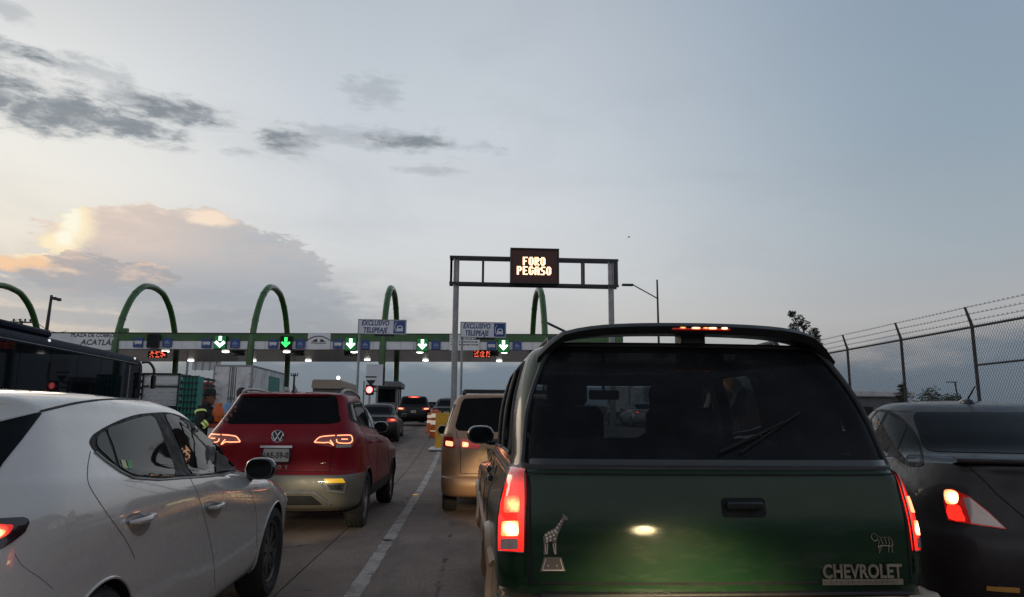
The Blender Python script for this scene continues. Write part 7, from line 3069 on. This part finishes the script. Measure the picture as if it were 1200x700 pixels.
def head(parent, c, yaw, skin, hair, s=1.0, cap=None):
    """head with face; yaw 0 looks along +x"""
    Rm = Matrix.Rotation(yaw, 4, 'Z')
    mb = MB()
    rows = []
    for z, rx, ry, off in ((-.115, .035, .03, .035), (-.10, .055, .045, .025), (-.06, .078, .062, .012), (0, .092, .073, 0), (.05, .096, .076, -.004), (.09, .085, .068, -.008), (.118, .055, .045, -.01), (.128, .01, .01, -.01)):
        rows.append([(off + math.cos(t) * rx * (1.0 if math.cos(t) < 0 else .98), math.sin(t) * ry, z) for t in [2 * PI * k / 20 for k in range(20)]])
    mb.rings(rows, True, True)
    mb.tube([(.082, 0, .022), (.098, 0, -.012), (.108, 0, -.030), (.088, 0, -.040)], [.009, .012, .016, .008], 8)          # nose
    for sy in (-1, 1):
        mb.ball((-.004, sy * .075, -.008), (.018, .010, .032), 8, 6)            # ears
    mb.tube([(.08, -.026, -.066), (.091, 0, -.064), (.08, .026, -.066)], [.005, .009, .005], 6)                             # lips
    o = mb.build('head', skin, parent)
    mb = MB()
    for sy in (-1, 1):
        mb.ball((.079, sy * .031, .012), (.010, .013, .008), 8, 6)
        mb.tube([(.083, sy * .015, .034), (.082, sy * .045, .032)], .005, 5)
    mb.build('eyes_and_brows', hair, o)
    hm = MB()
    rows = []
    for z, rx, ry, off in ((-.03, .060, .080, -.042), (.02, .088, .083, -.020), (.06, .100, .083, -.010), (.10, .092, .074, -.010), (.132, .055, .045, -.012), (.142, .008, .008, -.012)):
        rows.append([(off + math.cos(t) * rx, math.sin(t) * ry, z) for t in [2 * PI * k / 20 for k in range(20)]])
    hm.rings(rows, True, True)
    hm.build('hair', hair, o)
    if cap:
        cm = MB()
        cm.lathe([(.045, .105), (.09, .104), (.135, .085), (.158, .04), (.162, .002)], 'Z', 20, (-.008, 0, 0))
        cm.lathe([(.045, .105), (.040, .148), (.036, .150), (.042, .106)], 'Z', 20, (.004, 0, 0))
        cm.build('hat', cap, o)
    o.location = c
    o.rotation_euler = (0, 0, yaw)
    o.scale = (s, s, s)
    return o


# vendor with a hat, facing right, holding an orange bag over a tray
Y = 12.6
hd = at(248.5, 462, Y)
vx, H = hd.x, hd.z
ve = thing('person', 'street vendor in dark jacket and brimmed hat holding an orange bag beside the red SUV', 'person', (vx - .06, Y, 0))
f = Vector((1, -.15, 0)).normalized()      # he faces right
sd_ = Vector((.15, 1, 0)).normalized()
J = {}
hp = H - .80
sh = H - .27


def P3(x, y, z):
    return tuple(f * x + sd_ * y + Vector((0, 0, z)))


J = dict(pelvis=P3(-.03, 0, hp), belly=P3(-.02, 0, hp + .16), chest=P3(-.04, 0, hp + .36), neck=P3(0, 0, sh + .06), skull=P3(.03, 0, sh + .12),
         shl=P3(-.03, -.17, sh), ell=P3(.05, -.25, sh - .27), wrl=P3(.19, -.10, sh - .10), shr=P3(-.03, .17, sh), elr=P3(.05, .25, sh - .27), wrr=P3(.19, .08, sh - .20),
         hl=P3(-.02, -.10, hp - .06), kl=P3(.05, -.11, hp - .46), al=P3(-.02, -.11, .09), tl=P3(.13, -.12, .04), hr=P3(-.02, .10, hp - .06), kr=P3(.0, .11, hp - .46), ar=P3(-.10, .12, .09), tr=P3(.06, .13, .04))
BN = [('pelvis', 'belly'), ('belly', 'chest'), ('chest', 'neck'), ('neck', 'skull'), ('chest', 'shl'), ('shl', 'ell'), ('ell', 'wrl'), ('chest', 'shr'), ('shr', 'elr'), ('elr', 'wrr'), ('pelvis', 'hl'), ('hl', 'kl'), ('kl', 'al'), ('al', 'tl'), ('pelvis', 'hr'), ('hr', 'kr'), ('kr', 'ar'), ('ar', 'tr')]
RD_ = dict(pelvis=(.15, .13), belly=(.15, .13), chest=(.165, .15), neck=.06, skull=.055, shl=.085, ell=.06, wrl=.045, shr=.085, elr=.06, wrr=.045, hl=.10, kl=.075, al=.055, tl=.045, hr=.10, kr=.075, ar=.055, tr=.045)
skin_body('body', M_navy, ve, J, BN, RD_)
hh = head(ve, Vector(J['skull']) + f * .0 + Vector((0, 0, .10)), math.atan2(f.y, f.x), M_skin, M_hair, 1.0, cap=M_navy)
for k, wd in (('wrl', (1, .35, .1)), ('wrr', (1, -.3, .15))):
    hand(ve, M_skin, J[k], f * wd[0] + sd_ * wd[1] + Vector((0, 0, wd[2])), (0, 0, -1))
# reflective stripes round the arms and shoulder
mb = MB()
for a, b, t, r in (('shl', 'ell', .12, .093), ('ell', 'wrl', .12, .066), ('ell', 'wrl', .32, .062)):
    p0, p1 = Vector(J[a]), Vector(J[b])
    c = p0.lerp(p1, t)
    dv = (p1 - p0).normalized()
    mb.tube([c - dv * .018, c + dv * .018], r, 14, caps=False)
mb.build('reflective_strip', M_hivis, ve)
# what he holds
w0 = (Vector(J['wrl']) + Vector(J['wrr'])) / 2 + f * .06
bag = MB()
rows = []
for z, a, b in ((-.02, .05, .05), (.02, .095, .07), (.12, .105, .08), (.20, .085, .065), (.25, .04, .04), (.28, .07, .03), (.30, .05, .02)):
    rows.append([(math.cos(t) * a * (1 + .08 * math.sin(5 * t)), math.sin(t) * b * (1 + .08 * math.cos(4 * t)), z) for t in [2 * PI * k / 16 for k in range(16)]])
bag.rings(rows, True, True)
pw = Vector(ve.location) + w0
o = bag.build('snack_bag', M_orange, loc=(pw.x - .03, pw.y - .05, pw.z - .03))
tag(o, 'orange bag of snacks held by the street vendor', 'bag')
tray = thing('tray_box', 'red and white box carried in front of the street vendor below the orange bag', 'box', (pw.x + .0, pw.y - .02, pw.z - .24))
mb = MB()
mb.rbox((0, 0, .13), (.32, .28, .07), .02)
mb.build('lid', M_redbox, tray)
mb = MB()
mb.rbox((0, 0, -.0), (.30, .26, .20), .02)
mb.build('tub', M_whitep, tray)

# second man in a light blue shirt, bending towards the red SUV
Y = 14.0
hd = at(285, 460.5, Y)
pe = thing('person', 'man in light blue shirt bending at the passenger side of the red SUV', 'person', (hd.x - .22, Y, 0.0 + ground(Y)))
f = Vector((1, -.2, 0)).normalized()
sd_ = Vector((.2, 1, 0)).normalized()
hp = .88
H = hd.z - ground(Y)
J = dict(pelvis=P3(-.32, 0, hp), belly=P3(-.22, 0, hp + .20), chest=P3(-.02, 0, H - .38), neck=P3(.13, 0, H - .18), skull=P3(.19, 0, H - .11),
         shl=P3(.02, -.18, H - .27), ell=P3(.10, -.24, H - .55), wrl=P3(.30, -.20, H - .66), shr=P3(.02, .18, H - .27), elr=P3(.12, .24, H - .55), wrr=P3(.32, .18, H - .66),
         hl=P3(-.33, -.10, hp - .06), kl=P3(-.22, -.11, hp - .46), al=P3(-.30, -.11, .09), tl=P3(-.14, -.12, .04), hr=P3(-.33, .10, hp - .06), kr=P3(-.26, .11, hp - .46), ar=P3(-.38, .12, .09), tr=P3(-.22, .13, .04))
skin_body('body', M_sky, pe, J, BN, RD_)
head(pe, Vector(J['skull']) + f * .03 + Vector((0, 0, .07)), math.atan2(f.y, f.x), M_skin, M_hair, 1.0)
JT = {k: J[k] for k in ('pelvis', 'hl', 'kl', 'al', 'hr', 'kr', 'ar')}
skin_body('trousers', M_jeans, pe, JT, [('pelvis', 'hl'), ('hl', 'kl'), ('kl', 'al'), ('pelvis', 'hr'), ('hr', 'kr'), ('kr', 'ar')], dict(pelvis=(.16, .14), hl=.112, kl=.088, al=.07, hr=.112, kr=.088, ar=.07))
for k in ('wrl', 'wrr'):
    hand(pe, M_skin, J[k], f + Vector((0, 0, -.3)), (0, 0, -1))

# small bird or speck high over the gantry
p = at(737, 278, 60)
mb = MB()
mb.ball((0, 0, 0), (.10, .05, .04), 8, 6)
mb.rings([[(-.02, .0, .02), (.05, .0, .02)], [(-.04, .15, .07), (.03, .15, .07)], [(-.06, .32, .03), (-.02, .32, .03)]], loop=False)
mb.rings([[(-.02, -.0, .02), (.05, -.0, .02)], [(-.04, -.15, .07), (.03, -.15, .07)], [(-.06, -.32, .03), (-.02, -.32, .03)]], loop=False)
o = mb.build('bird', M_hair, loc=p)
tag(o, 'tiny dark bird flying high right of the message board', 'bird')
